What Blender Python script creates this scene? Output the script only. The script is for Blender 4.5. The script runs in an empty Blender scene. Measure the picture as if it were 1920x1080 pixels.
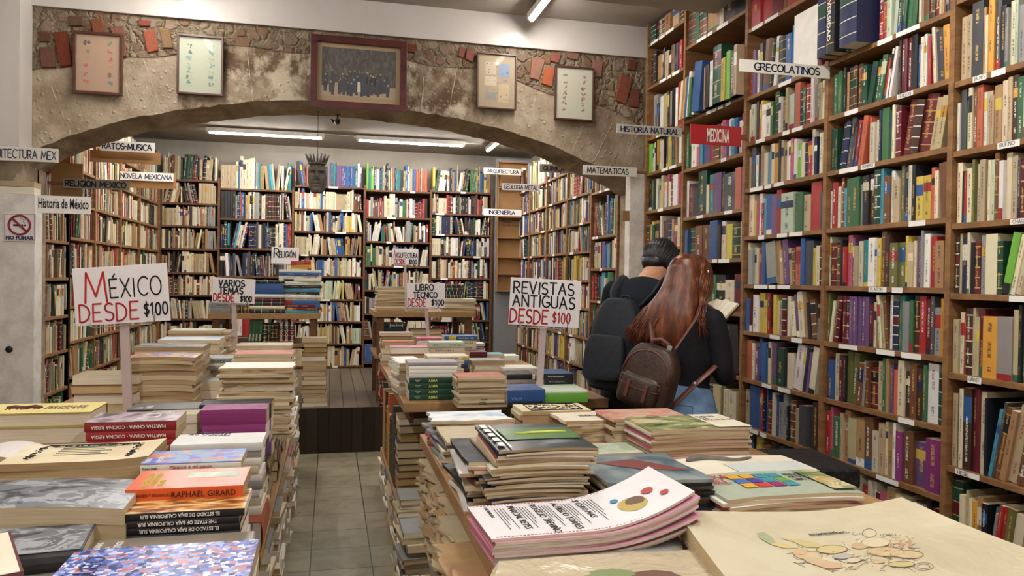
import bpy, math, random
from mathutils import Matrix, Vector, Euler
scene = bpy.context.scene
COL = scene.collection
rnd = random.Random(7)
PI = math.pi

# ---------------------------------------------------------------- camera
FPX = 1443.0; YAW = math.atan(340/1443); PITCH = .0118; ROLL = .015; EYE = 1.5
_F = Vector((math.sin(YAW), math.cos(YAW), 0)); _R = Vector((math.cos(YAW), -math.sin(YAW), 0)); _Z = Vector((0, 0, 1))
CF = _F*math.cos(PITCH) - _Z*math.sin(PITCH); _U = _Z*math.cos(PITCH) + _F*math.sin(PITCH)
CR = _R*math.cos(ROLL) + _U*math.sin(ROLL); CU = _U*math.cos(ROLL) - _R*math.sin(ROLL)
cam_data = bpy.data.cameras.new('camera'); cam = bpy.data.objects.new('camera', cam_data); COL.objects.link(cam)
cam_data.lens = FPX/1920*36; cam_data.sensor_width = 36; cam_data.clip_start = .02
m = Matrix.Identity(4)
for i, v in enumerate((CR, CU, -CF)):
    for j in range(3): m[j][i] = v[j]
m.translation = (0, 0, EYE); cam.matrix_world = m
scene.camera = cam
def ray(x, y): return CF + CR*((x-960)/FPX) - CU*((y-540)/FPX)
def on_y(x, y, Y): d = ray(x, y); return Vector((0, 0, EYE)) + d*(Y/d.y)
def on_x(x, y, X): d = ray(x, y); return Vector((0, 0, EYE)) + d*(X/d.x)
def on_z(x, y, Z): d = ray(x, y); return Vector((0, 0, EYE)) + d*((Z-EYE)/d.z)
def by_width(xl, xr, y, w): return Vector((0, 0, EYE)) + ray((xl+xr)/2, y)*(w*FPX/(xr-xl))
def at_c(x, y, zc): return Vector((0, 0, EYE)) + ray(x, y)*zc

# ---------------------------------------------------------------- world, colour management
scene.view_settings.view_transform = 'Standard'; scene.view_settings.look = 'None'
scene.view_settings.gamma = 1; scene.view_settings.use_curve_mapping = False
scene.view_settings.exposure = 1.22
scene.cycles.use_denoising = True
scene.cycles.max_bounces = 6; scene.cycles.diffuse_bounces = 4; scene.cycles.glossy_bounces = 3
scene.cycles.sample_clamp_indirect = 6
w = bpy.data.worlds.new('world'); scene.world = w; w.use_nodes = True
w.node_tree.nodes['Background'].inputs[0].default_value = (.9, .85, .8, 1)
w.node_tree.nodes['Background'].inputs[1].default_value = .02
TUBE_E = 62.0        # emission strength of the light tubes

# ---------------------------------------------------------------- helpers
def lin(c): return tuple((x/12.92 if x <= .04045 else ((x+.055)/1.055)**2.4) for x in c)
def hexc(h): return lin(tuple(int(h[i:i+2], 16)/255 for i in (0, 2, 4)))
def tag(o, label=None, cat=None, group=None, kind=None):
    if label: o['label'] = label
    if cat: o['category'] = cat
    if group: o['group'] = group
    if kind: o['kind'] = kind
    return o
def empty(name, loc=(0, 0, 0), label=None, cat=None, group=None, mat=None):
    o = bpy.data.objects.new(name, None); COL.objects.link(o); o.empty_display_size = .05
    if mat is not None: o.matrix_world = mat
    else: o.location = loc
    return tag(o, label, cat, group)

class MB:
    """collects faces with colour, accent colour and two uv sets"""
    def __init__(s): s.v = []; s.f = []; s.mi = []; s.c = []; s.a = []; s.u = []; s.w = []; s.sm = []
    def add(s, vs, faces, mi=0, c=(.5, .5, .5), a=(.5, .5, .5, 0), M=None, smooth=False):
        n = len(s.v)
        if M is not None: vs = [M @ Vector(p) for p in vs]
        s.v += [tuple(p) for p in vs]
        for f in faces:
            s.f.append([n+i for i in f]); s.mi.append(mi); s.c.append(c); s.a.append(a); s.u.append(None); s.w.append(None); s.sm.append(smooth)
    def quad(s, p, mi=0, c=(.5, .5, .5), a=(.5, .5, .5, 0), uv=None, uv2=None, M=None, smooth=False):
        n = len(s.v)
        if M is not None: p = [M @ Vector(q) for q in p]
        s.v += [tuple(q) for q in p]; s.f.append(list(range(n, n+len(p)))); s.mi.append(mi); s.c.append(c); s.a.append(a); s.u.append(uv); s.w.append(uv2); s.sm.append(smooth)
    def box(s, lo, hi, mi=0, c=(.5, .5, .5), M=None, a=(.5, .5, .5, 0)):
        x0, y0, z0 = lo; x1, y1, z1 = hi
        P = [(x0,y0,z0),(x1,y0,z0),(x1,y1,z0),(x0,y1,z0),(x0,y0,z1),(x1,y0,z1),(x1,y1,z1),(x0,y1,z1)]
        s.add(P, [(3,2,1,0),(4,5,6,7),(0,1,5,4),(1,2,6,5),(2,3,7,6),(3,0,4,7)], mi, c, a, M)
    def tube(s, pts, r, n=8, mi=0, c=(.5, .5, .5), M=None, cap=True):
        pts = [Vector(p) for p in pts]; rs = r if isinstance(r, list) else [r]*len(pts)
        vs = []; up = Vector((0, 0, 1))
        for i, p in enumerate(pts):
            t = (pts[min(i+1, len(pts)-1)] - pts[max(i-1, 0)]).normalized()
            if abs(t.dot(up)) > .95: up = Vector((1, 0, 0)) if abs(t.x) < .9 else Vector((0, 1, 0))
            e = t.cross(up).normalized(); g = e.cross(t).normalized(); up = g
            for k in range(n):
                q = 2*PI*k/n; rr = rs[i]; rx, ry = rr if isinstance(rr, tuple) else (rr, rr)
                vs.append(p + e*math.cos(q)*rx + g*math.sin(q)*ry)
        F = [(i*n+k, i*n+(k+1) % n, (i+1)*n+(k+1) % n, (i+1)*n+k) for i in range(len(pts)-1) for k in range(n)]
        if cap: F += [tuple(reversed(range(n))), tuple((len(pts)-1)*n+k for k in range(n))]
        s.add(vs, F, mi, c, M=M, smooth=True)
    def build(s, name, mats, parent=None, mat=None, bevel=None):
        me = bpy.data.meshes.new(name); me.from_pydata(s.v, [], s.f); me.update()
        for mm in (mats if isinstance(mats, (list, tuple)) else [mats]): me.materials.append(mm)
        me.polygons.foreach_set('material_index', s.mi); me.polygons.foreach_set('use_smooth', s.sm)
        ca = me.color_attributes.new('Col', 'FLOAT_COLOR', 'CORNER'); aa = me.color_attributes.new('Acc', 'FLOAT_COLOR', 'CORNER')
        C = []; A = []; U = []; W = []; use = any(u is not None for u in s.u)
        for f, c, a, u, w2 in zip(s.f, s.c, s.a, s.u, s.w):
            k = len(f); C += [c[0], c[1], c[2], 1]*k; A += list(a)*k
            if use:
                for q in range(k):
                    U += u[q] if u is not None else (0, 0)
                    W += w2[q] if w2 is not None else (0, 0)
        ca.data.foreach_set('color', C); aa.data.foreach_set('color', A)
        if use:
            me.uv_layers.new(name='UVMap').data.foreach_set('uv', U)
            me.uv_layers.new(name='UV2').data.foreach_set('uv', W)
        o = bpy.data.objects.new(name, me); COL.objects.link(o)
        if parent is not None: o.parent = parent
        if mat is not None: o.matrix_local = mat
        if bevel:
            b = o.modifiers.new('bevel', 'BEVEL'); b.width = bevel; b.segments = 2; b.limit_method = 'ANGLE'
        return o
def box_obj(name, lo, hi, mat, parent=None, bevel=None, c=(.5, .5, .5), M=None):
    b = MB(); b.box(lo, hi, c=c); return b.build(name, mat, parent, M, bevel)
def struct(o, label=None):
    o['kind'] = 'structure'
    if label: o['label'] = label
    return o

# ---------------------------------------------------------------- materials
class NT:
    def __init__(s, name):
        s.m = bpy.data.materials.new(name); s.m.use_nodes = True; s.t = s.m.node_tree; s.n = s.t.nodes
        s.p = s.n['Principled BSDF']
    def node(s, t, **k):
        n = s.n.new(t)
        for kk, v in k.items():
            if kk in n.inputs.keys(): s.put(n.inputs[kk], v)
            else: setattr(n, kk, v)
        return n
    def put(s, sock, v):
        if isinstance(v, bpy.types.NodeSocket): s.t.links.new(v, sock)
        else: sock.default_value = v
    def link(s, a, b): s.t.links.new(a, b)
    def noise(s, scale, vec=None, detail=3, rough=.5, dist=0):
        n = s.node('ShaderNodeTexNoise'); n.inputs['Scale'].default_value = scale; n.inputs['Detail'].default_value = detail
        n.inputs['Roughness'].default_value = rough; n.inputs['Distortion'].default_value = dist
        if vec is not None: s.link(vec, n.inputs['Vector'])
        return n.outputs['Fac']
    def math(s, op, a, b=0.0, c=None, clamp=False):
        n = s.node('ShaderNodeMath', operation=op, use_clamp=clamp); s.put(n.inputs[0], a); s.put(n.inputs[1], b)
        if c is not None: s.put(n.inputs[2], c)
        return n.outputs[0]
    def mix(s, f, a, b, mode='MIX'):
        n = s.node('ShaderNodeMix', data_type='RGBA', blend_type=mode); s.put(n.inputs[0], f)
        for q, v in ((6, a), (7, b)): s.put(n.inputs[q], (*v, 1) if isinstance(v, tuple) and len(v) == 3 else v)
        return n.outputs[2]
    def ramp(s, f, stops, interp='LINEAR'):
        n = s.node('ShaderNodeValToRGB'); s.link(f, n.inputs[0]); r = n.color_ramp; r.interpolation = interp
        while len(r.elements) < len(stops): r.elements.new(.5)
        for e, (p, c) in zip(r.elements, stops): e.position = p; e.color = (*c, 1) if len(c) == 3 else c
        return n.outputs[0]
    def obj(s): return s.node('ShaderNodeTexCoord').outputs['Object']
    def geo(s): return s.node('ShaderNodeNewGeometry').outputs['Position']
    def scale(s, vec, sc):
        n = s.node('ShaderNodeMapping'); s.link(vec, n.inputs[0]); n.inputs['Scale'].default_value = sc; return n.outputs[0]
    def attr(s, name): return s.node('ShaderNodeAttribute', attribute_name=name)
    def bump(s, h, dist=.01, strength=.5):
        n = s.node('ShaderNodeBump'); s.link(h, n.inputs['Height']); n.inputs['Distance'].default_value = dist; n.inputs['Strength'].default_value = strength
        s.link(n.outputs[0], s.p.inputs['Normal'])
    def base(s, c, rough=.6, spec=None):
        s.put(s.p.inputs['Base Color'], (*c, 1) if isinstance(c, tuple) and len(c) == 3 else c)
        s.put(s.p.inputs['Roughness'], rough)
        if spec is not None: s.p.inputs['Specular IOR Level'].default_value = spec
        return s.m
def flat(name, hx, rough=.6, spec=.4, metal=0, var=.12, sc=30):
    t = NT(name); c = hexc(hx); n = t.noise(sc, t.obj(), 4)
    t.base(t.mix(n, tuple(x*(1-var) for x in c), tuple(min(1, x*(1+var)) for x in c)), rough, spec); t.p.inputs['Metallic'].default_value = metal
    return t.m

def wood_mat(name, dark, light, axis=(1, 1, 1), rough=.5):
    t = NT(name); v = t.scale(t.obj(), axis); n = t.noise(3, v, 5, .6, .6); g = t.noise(40, v, 3, .6)
    f = t.math('ADD', t.math('MULTIPLY', n, .7), t.math('MULTIPLY', g, .3))
    t.base(t.ramp(f, [(.3, hexc(dark)), (.7, hexc(light))]), rough, .4); t.bump(g, .002, .3); return t.m
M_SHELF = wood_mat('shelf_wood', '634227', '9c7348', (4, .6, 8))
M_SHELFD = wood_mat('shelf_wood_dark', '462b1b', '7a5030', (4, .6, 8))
M_BACKP = wood_mat('shelf_back_board', '2e1b12', '4c2f1d', (1, 1, .6), .7)
M_TABLE = wood_mat('table_wood', '80603f', 'a98456', (8, .8, 8))
M_PLANK = None

# one material for every cover: base colour in Col, spine lettering colour in Acc, on/off and seed in UV2
t = NT('book_cover'); col = t.attr('Col').outputs['Color']; acc = t.attr('Acc')
uv = t.node('ShaderNodeUVMap', uv_map='UVMap'); uv2 = t.node('ShaderNodeUVMap', uv_map='UV2')
su = t.node('ShaderNodeSeparateXYZ'); t.link(uv.outputs[0], su.inputs[0]); s2 = t.node('ShaderNodeSeparateXYZ'); t.link(uv2.outputs[0], s2.inputs[0])
cx = t.node('ShaderNodeCombineXYZ'); t.put(cx.inputs[0], t.math('MULTIPLY', su.outputs[0], 3.0)); t.put(cx.inputs[1], t.math('MULTIPLY', su.outputs[1], 250.0))
gl = t.noise(1.0, cx.outputs[0], 2, .7); gl = t.math('GREATER_THAN', gl, .49)
du = t.math('ABSOLUTE', t.math('SUBTRACT', su.outputs[0], .5)); inu = t.math('LESS_THAN', du, .13)
cy = t.node('ShaderNodeCombineXYZ'); t.put(cy.inputs[1], t.math('MULTIPLY', su.outputs[1], 11.0))
ph = t.math('GREATER_THAN', t.noise(1.0, cy.outputs[0], 0), .47)
inv = t.math('MULTIPLY', t.math('GREATER_THAN', s2.outputs[0], .1), t.math('LESS_THAN', s2.outputs[0], .9))
k = t.math('MULTIPLY', t.math('MULTIPLY', gl, inu), t.math('MULTIPLY', t.math('MULTIPLY', ph, inv), s2.outputs[1]))
big = t.noise(18, t.geo(), 4, .6)
c1 = t.mix(t.math('MULTIPLY', big, .55), col, t.mix(1.0, col, (.62, .58, .5), 'MULTIPLY'))
c1 = t.mix(t.math('MULTIPLY', k, .8), c1, acc.outputs['Color'])
t.base(c1, .42, .45); t.put(t.p.inputs['Roughness'], t.math('ADD', .28, t.math('MULTIPLY', big, .4))); M_COVER = t.m
# paper edges: lines follow the leaf direction carried by UVMap.x (metres through the thickness)
t = NT('page_paper'); col = t.attr('Col').outputs['Color']; uv = t.node('ShaderNodeUVMap', uv_map='UVMap')
su = t.node('ShaderNodeSeparateXYZ'); t.link(uv.outputs[0], su.inputs[0])
cx = t.node('ShaderNodeCombineXYZ'); t.put(cx.inputs[0], t.math('MULTIPLY', su.outputs[0], 620.0)); t.put(cx.inputs[1], t.math('MULTIPLY', su.outputs[1], 5.0))
n1 = t.noise(1.0, cx.outputs[0], 3, .7); n2 = t.noise(9, t.geo(), 3)
c1 = t.mix(t.math('MULTIPLY', t.math('SUBTRACT', n1, .35, clamp=True), 1.5, clamp=True), col, t.mix(1.0, col, (.5, .42, .33), 'MULTIPLY'))
c1 = t.mix(t.math('MULTIPLY', n2, .5), c1, t.mix(1.0, c1, (.8, .7, .56), 'MULTIPLY'))
t.base(c1, .85, .2); t.bump(n1, .001, .4); M_PAGE = t.m
t = NT('plain_colour'); t.base(t.attr('Col').outputs['Color'], .55, .4); M_COLOR = t.m
t = NT('painted_sign'); n = t.noise(6, t.obj(), 4); c = t.attr('Col').outputs['Color']
t.base(t.mix(t.math('MULTIPLY', n, .35), c, t.mix(1.0, c, (.72, .7, .66), 'MULTIPLY')), .35, .5); M_SIGN = t.m
M_INK = flat('black_marker', '15151c', .5); M_INKB = flat('dark_blue_marker', '1b1f48', .5); M_RED = flat('red_marker', 'b8262e', .5)
M_WHITEINK = flat('white_lettering', 'eeeae0', .5); M_YEL = flat('yellow_lettering', 'c9cf5a', .5); M_GOLD = flat('gilt_lettering', 'b89a52', .35)
M_ORI = flat('dark_orange_lettering', '5a2010', .5)
M_LABELP = flat('shelf_label_paper', 'e9e6df', .6, var=.04)
M_BLACK = flat('black_metal', '17161a', .4); M_STEEL = flat('wire_metal', 'aaa9aa', .3, metal=.8); M_BROWNF = flat('frame_wood', '4b2a1c', .35, .5, sc=15)
M_CARD = flat('cardboard', '8f6a42', .8, var=.15, sc=8)

# stone of the arch
t = NT('arch_stone'); P = t.geo()
a1 = t.noise(1.3, P, 6, .62, .4); a2 = t.noise(7, P, 6, .65); a3 = t.noise(38, P, 5, .7)
c = t.ramp(a1, [(.3, hexc('7c6c5a')), (.5, hexc('a3937e')), (.7, hexc('c2b49e'))])
c = t.mix(t.math('MULTIPLY', t.math('SUBTRACT', a2, .36, clamp=True), 3.4, clamp=True), c, t.mix(1.0, c, (.62, .57, .5), 'MULTIPLY'))
b4 = t.noise(.9, P, 2); c = t.mix(t.math('MULTIPLY', t.math('SUBTRACT', b4, .5, clamp=True), 3.0, clamp=True), c, t.mix(1.0, c, (.72, .7, .68), 'MULTIPLY'))
sx = t.node('ShaderNodeSeparateXYZ'); t.link(P, sx.inputs[0])
mid = t.math('SUBTRACT', 1.0, t.math('ABSOLUTE', t.math('DIVIDE', t.math('SUBTRACT', sx.outputs[0], .05), 1.05)), clamp=True)   # damp stains each side of the crown
st1 = t.noise(3.4, P, 7, .7, .3); st2 = t.noise(4.1, t.scale(P, (1.3, 1.3, 1)), 7, .72)
stain = t.math('MULTIPLY', t.math('GREATER_THAN', mid, .02), t.math('MULTIPLY', t.math('SUBTRACT', t.math('ADD', st1, t.math('MULTIPLY', mid, .14)), .45, clamp=True), 7.0, clamp=True))
c = t.mix(t.math('MULTIPLY', stain, .8), c, hexc('4b3018'))
salt = t.math('MULTIPLY', t.math('MULTIPLY', t.math('SUBTRACT', t.math('ADD', st2, t.math('MULTIPLY', mid, .12)), .54, clamp=True), 9.0, clamp=True), t.math('GREATER_THAN', mid, .05))
c = t.mix(t.math('MULTIPLY', salt, .75), c, hexc('c9bda4'))
pit = t.node('ShaderNodeTexVoronoi'); pit.inputs['Scale'].default_value = 26; t.link(t.mix(.12, P, t.node('ShaderNodeTexNoise').outputs[1]), pit.inputs['Vector'])
pm = t.math('MULTIPLY', t.math('SUBTRACT', .3, pit.outputs['Distance'], clamp=True), 3.0, clamp=True)
c = t.mix(t.math('MULTIPLY', pm, .35), c, hexc('d0c8b0'))
# the underside of the arch has a separate, darker brown material, defined below
t.base(c, .85, .25)
t.bump(t.math('ADD', t.math('MULTIPLY', a2, .6), t.math('ADD', t.math('MULTIPLY', a3, .35), t.math('MULTIPLY', pm, .5))), .03, .7); M_STONE = t.m
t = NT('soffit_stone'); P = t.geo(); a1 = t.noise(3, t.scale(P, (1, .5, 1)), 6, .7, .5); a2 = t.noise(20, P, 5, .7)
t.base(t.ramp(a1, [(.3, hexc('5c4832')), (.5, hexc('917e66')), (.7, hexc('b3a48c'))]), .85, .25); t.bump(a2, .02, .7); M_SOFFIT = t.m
t = NT('rubble_mortar'); P = t.geo(); wv = t.mix(.09, P, t.node('ShaderNodeTexNoise', Scale=11.0, Detail=5.0, Vector=P).outputs[1])
v = t.node('ShaderNodeTexVoronoi'); v.inputs['Scale'].default_value = 15; t.link(wv, v.inputs['Vector'])
ve = t.node('ShaderNodeTexVoronoi', feature='DISTANCE_TO_EDGE'); ve.inputs['Scale'].default_value = 15; t.link(wv, ve.inputs['Vector'])
v2 = t.node('ShaderNodeTexVoronoi'); v2.inputs['Scale'].default_value = 44; t.link(P, v2.inputs['Vector'])
a2 = t.noise(5, P, 7, .72); a3 = t.noise(30, P, 5, .7)
cc = t.node('ShaderNodeRGBToBW', Color=v.outputs['Color']).outputs[0]
c = t.ramp(cc, [(.25, hexc('766553')), (.45, hexc('9c8a76')), (.6, hexc('8a7a69')), (.75, hexc('80644f'))])
gap = t.math('SUBTRACT', 1.0, t.math('MULTIPLY', t.math('ADD', ve.outputs['Distance'], t.math('MULTIPLY', t.math('SUBTRACT', a3, .5), .22)), 5.0), clamp=True)
c = t.mix(t.math('MULTIPLY', gap, .8), c, t.ramp(a3, [(.35, hexc('6f6250')), (.55, hexc('a3967e')), (.7, hexc('c4baa4'))]))
c = t.mix(t.math('MULTIPLY', t.math('GREATER_THAN', .16, v2.outputs['Distance']), .6), c, hexc('3f3224'))
c = t.mix(t.math('MULTIPLY', t.math('SUBTRACT', a2, .3, clamp=True), 1.6, clamp=True), c, t.mix(1.0, c, (.5, .43, .34), 'MULTIPLY'))
t.base(c, .9, .2); t.bump(t.math('ADD', t.math('MULTIPLY', a3, .5), t.math('SUBTRACT', 1.0, gap)), .03, .8); M_RUBBLE = t.m
t = NT('old_brick'); P = t.geo(); a2 = t.noise(14, P, 6, .7); col = t.attr('Col').outputs['Color']
t.base(t.mix(t.math('MULTIPLY', a2, .8), col, t.mix(1.0, col, (.55, .45, .4), 'MULTIPLY')), .85, .2); t.bump(a2, .015, .8); M_BRICK = t.m
t = NT('mortar_line'); P = t.geo(); t.base(t.ramp(t.noise(25, P, 4), [(.35, hexc('857862')), (.6, hexc('b8ae98'))]), .9, .2); M_MORTAR = t.m

t = NT('white_plaster'); P = t.geo(); a1 = t.noise(.9, P, 5, .6, .3); a2 = t.noise(30, P, 3)
t.base(t.ramp(a1, [(.3, hexc('b2aaa2')), (.65, hexc('c6c0ba'))]), .3, .5); t.bump(a2, .002, .2); M_PLASTER = t.m
t = NT('grey_ceiling_paint'); P = t.geo(); a1 = t.noise(.7, P, 5, .6, .5)
t.base(t.ramp(a1, [(.3, hexc('8f867b')), (.7, hexc('b0a89e'))]), .85, .15); M_CEIL = t.m
t = NT('back_ceiling_paint'); P = t.geo(); a1 = t.noise(1.2, P, 5, .6, .5)
t.base(t.ramp(a1, [(.3, hexc('8b8378')), (.7, hexc('a9a298'))]), .9, .08); M_CEILB = t.m
t = NT('post_paint'); P = t.geo(); a1 = t.noise(9, P, 6, .7)
t.base(t.ramp(a1, [(.3, hexc('b3aea4')), (.6, hexc('d5d1c9'))]), .55, .4); M_POST = t.m

# floor tiles
t = NT('floor_tile'); P = t.geo(); mp = t.node('ShaderNodeMapping'); t.link(P, mp.inputs[0]); mp.inputs['Location'].default_value = (.086, .05, 0)
b = t.node('ShaderNodeTexBrick'); t.link(mp.outputs[0], b.inputs[0]); b.offset = 0; b.inputs['Scale'].default_value = 1
b.inputs['Brick Width'].default_value = .313; b.inputs['Row Height'].default_value = .313; b.inputs['Mortar Size'].default_value = .0035
b.inputs['Color1'].default_value = (*hexc('a29a82'), 1); b.inputs['Color2'].default_value = (*hexc('8d866f'), 1); b.inputs['Mortar'].default_value = (*hexc('3a352b'), 1)
a1 = t.noise(3.5, P, 6, .65, .6); a2 = t.noise(22, P, 4)
c = t.mix(t.math('MULTIPLY', t.math('SUBTRACT', a1, .35, clamp=True), 2.6, clamp=True), b.outputs[0], t.mix(1.0, b.outputs[0], (.5, .46, .38), 'MULTIPLY'))
c = t.mix(t.math('MULTIPLY', a2, .3), c, t.mix(1.0, c, (.7, .66, .6), 'MULTIPLY'))
t.base(c, .3, .5); t.put(t.p.inputs['Roughness'], t.math('ADD', .16, t.math('MULTIPLY', a1, .35))); t.bump(t.math('SUBTRACT', 1.0, b.outputs['Fac']), .003, .5); M_TILE = t.m
# dark planks of the raised floor
def planks(name, vec_axes, lo, hi, w=.12):
    t = NT(name); P = t.geo(); sp = t.node('ShaderNodeSeparateXYZ'); t.link(P, sp.inputs[0]); cb = t.node('ShaderNodeCombineXYZ')
    t.link(sp.outputs[vec_axes[0]], cb.inputs[1]); t.link(sp.outputs[vec_axes[1]], cb.inputs[0])
    b = t.node('ShaderNodeTexBrick'); t.link(cb.outputs[0], b.inputs[0]); b.inputs['Scale'].default_value = 1; b.inputs['Brick Width'].default_value = 1.7
    b.inputs['Row Height'].default_value = w; b.inputs['Mortar Size'].default_value = .004
    b.inputs['Color1'].default_value = (*hexc(lo), 1); b.inputs['Color2'].default_value = (*hexc(hi), 1); b.inputs['Mortar'].default_value = (*hexc('120d09'), 1)
    n = t.noise(8, P, 5, .7); c = t.mix(t.math('MULTIPLY', n, .7), b.outputs[0], t.mix(1.0, b.outputs[0], (.6, .58, .54), 'MULTIPLY'))
    t.base(c, .4, .4); t.bump(t.math('SUBTRACT', 1.0, b.outputs['Fac']), .003, .5); return t.m
M_PLANK = planks('stage_plank', (0, 1), '5c4f3f', '75685a'); M_RISER = planks('stage_riser_board', (0, 2), '241c15', '362b21', .095)
# ---------------------------------------------------------------- room
XL, XR = -2.3, 2.56         # outer walls behind the shelves
YA, YB = 5.5, 5.95          # front and back face of the arch wall
YW = 9.9                    # back wall
def room():
    def plane_box(name, lo, hi, m): return struct(box_obj(name, lo, hi, m))
    plane_box('floor', (XL-.1, -2.1, -.1), (XR+.1, YW+.1, 0), M_TILE)
    s = box_obj('platform', (XL, 6.7, .001), (XR, YW, .378), M_PLANK); struct(s, 'dark plank floor raised one step behind the arch')
    struct(box_obj('trim_step', (XL, 6.68, .001), (XR, 6.70, .384), M_RISER), 'dark vertical boards closing the step of the raised floor')
    plane_box('wall_left', (XL-.1, -2.1, 0), (XL, YW+.1, 3.9), M_PLASTER)
    plane_box('wall_right', (XR, -2.1, 0), (XR+.1, YW+.1, 3.9), M_PLASTER)
    plane_box('wall_back', (XL, YW, 0), (XR, YW+.1, 3.9), M_CEILB)
    plane_box('wall_front', (XL, -2.1, 0), (XR, -2.0, 3.9), M_PLASTER)
    plane_box('ceiling_front', (XL, -2.0, 3.42), (XR, YA, 3.52), M_CEIL)
    plane_box('ceiling_back', (XL, YB, 3.10), (XR, YW, 3.2), M_CEILB)
    # the lower ceiling over the right of the front room
    lo = on_y(1073, 0, 4.75); hi = on_y(1350, 26, 4.75)
    struct(box_obj('beam_ceiling', (1.24, -2.0, 3.17), (XR, 4.4, 3.419), M_CEIL), 'lower boxed stretch of ceiling beside the tall shelves')
    # plaster wall above the stone
    plane_box('wall_arch_plaster', (XL, YA-.03, 3.19), (XR, YB, 3.42), M_PLASTER)
    # pilaster at the left of the arch
    plane_box('wall_pilaster', (XL, 5.29, 2.22), (-1.868, 5.497, 3.42), M_PLASTER)
    # arch wall: front outline, rear outline
    fr = [(-2.3, 0), (-1.93, 0), (-1.93, 2.2), (-1.867, 2.265), (-1.797, 2.309), (-1.643, 2.386), (-1.328, 2.509), (-1.003, 2.585), (-.553, 2.676), (-.158, 2.713), (.2, 2.705), (.511, 2.682), (.832, 2.656), (1.012, 2.627), (1.186, 2.594), (1.551, 2.503), (1.827, 2.398), (2.156, 2.283), (2.3, 2.2), (2.3, 0), (2.56, 0)]
    # finer, slightly worn edge
    pts = [fr[0], fr[1]]
    for i in range(2, 18):
        p, q = fr[i], fr[i+1]; n = max(1, int(math.dist(p, q)/.05))
        for k in range(n):
            tt = k/n; w = rnd.uniform(-.006, .006)
            pts.append((p[0]+(q[0]-p[0])*tt, p[1]+(q[1]-p[1])*tt + w))
    pts += fr[18:]
    b = MB(); top = 3.19
    for i in range(len(pts)-1):
        (x0, z0), (x1, z1) = pts[i], pts[i+1]
        if abs(x1-x0) > 1e-4:
            b.quad([(x0, YA, z0), (x1, YA, z1), (x1, YA, top), (x0, YA, top)], 0)
            b.quad([(x1, YB, z1), (x0, YB, z0), (x0, YB, top), (x1, YB, top)], 0)
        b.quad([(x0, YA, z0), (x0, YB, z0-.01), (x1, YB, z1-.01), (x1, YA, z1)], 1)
    # rubble band above the arch ring, thicker towards the sides
    def ring_top(x):
        c = .15; return min(3.18, 3.06 - .30*((x-c)/1.9)**2 if x > c else 3.06 - .26*((x-c)/2.0)**2) + .025*math.sin(x*7)
    N = 60
    for i in range(N):
        x0 = -1.9 + i*(2.3+1.9)/N; x1 = x0 + (2.3+1.9)/N; y = YA-.006
        b.quad([(x0, y, ring_top(x0)), (x1, y, ring_top(x1)), (x1, y, top), (x0, y, top)], 2)
        b.quad([(x0, YA, ring_top(x0)), (x1, YA, ring_top(x1)), (x1, y, ring_top(x1)), (x0, y, ring_top(x0))], 2)
    # bricks set in the rubble (picture corners of each, on the wall's own plane)
    BR = [((170,36),(192,34),(197,62),(176,66),'8a5038'),((100,60),(128,58),(137,125),(113,128),'7c3c26'),((205,50),(232,48),(238,108),(232,110),'8b5a46'),((258,38),(283,40),(282,50),(262,50),'95503e'),((268,57),(290,55),(298,97),(277,101),'a95c42'),((298,52),(318,54),(326,92),(306,92),'8b6a4a'),((72,60),(96,62),(95,80),(75,80),'6b4432'),((75,88),(104,90),(106,128),(78,128),'77503e'),
          ((764,82),(780,84),(778,100),(762,98),'8a4a34'),((862,88),(874,90),(868,110),(858,106),'8c5444'),((874,92),(892,95),(886,118),(872,112),'94584a'),((996,105),(1022,112),(1010,153),(992,148),'a0705a'),((1022,124),(1040,128),(1034,165),(1014,158),'b8623e'),((1034,98),(1052,102),(1046,120),(1030,115),'9a5a4a'),((1060,98),(1086,101),(1082,114),(1062,110),'8f6252'),((1112,110),(1130,114),(1126,146),(1110,146),'96685c'),((1164,138),(1186,146),(1172,198),(1152,190),'8b4c36'),((1182,165),(1198,168),(1196,204),(1178,200),'7c4230'),((1178,112),(1192,113),(1190,134),(1175,132),'7a4636'),((130,30),(155,32),(157,50),(132,50),'6a4a38')]
    for *q, hx in BR:
        P = [on_y(x, y, YA-.006) for x, y in q]; cc = sum(P, Vector())/4; c = tuple(v*k_ for v, k_ in zip(hexc(hx), (.82, .92, 1.0)))
        f = [(p.x, YA-.022, p.z) for p in [p+(cc-p)*.10 for p in P]]; r = [(p.x, YA-.004, p.z) for p in P]
        b.quad([f[3], f[2], f[1], f[0]], 3, c)
        for i in range(4): j = (i+1) % 4; b.quad([f[i], f[j], r[j], r[i]], 3, c)
    # joints between the ring stones
    for (x0, y0, x1, y1) in [(96,160,133,252),(228,110,247,215),(268,110,304,208),(463,85,474,190),(796,130,790,208),(858,120,842,212),(1007,170,985,247),(1038,238,1029,268),(1093,234,1072,288),(1148,230,1115,300),(1186,262,1172,300),(935,215,925,236)]:
        p, q = on_y(x0, y0, YA-.003), on_y(x1, y1, YA-.003); n = 9; L = []
        for i in range(n+1):
            v = p.lerp(q, i/n); v.x += rnd.uniform(-.004, .004); L.append(v)
        for i in range(n):
            w0 = rnd.uniform(.0015, .0045); b.quad([(L[i].x-w0, YA-.003, L[i].z), (L[i+1].x-w0, YA-.003, L[i+1].z), (L[i+1].x+w0, YA-.003, L[i+1].z), (L[i].x+w0, YA-.003, L[i].z)], 4)
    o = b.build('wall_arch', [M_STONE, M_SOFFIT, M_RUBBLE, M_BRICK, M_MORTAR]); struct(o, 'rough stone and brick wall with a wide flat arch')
    # posts under the springings
    p = box_obj('pillar_left', (-2.02, 5.36, 0), (-1.80, 5.49, 1.98), M_POST, bevel=.004); struct(p, 'scuffed white post with a small black hole')
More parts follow.
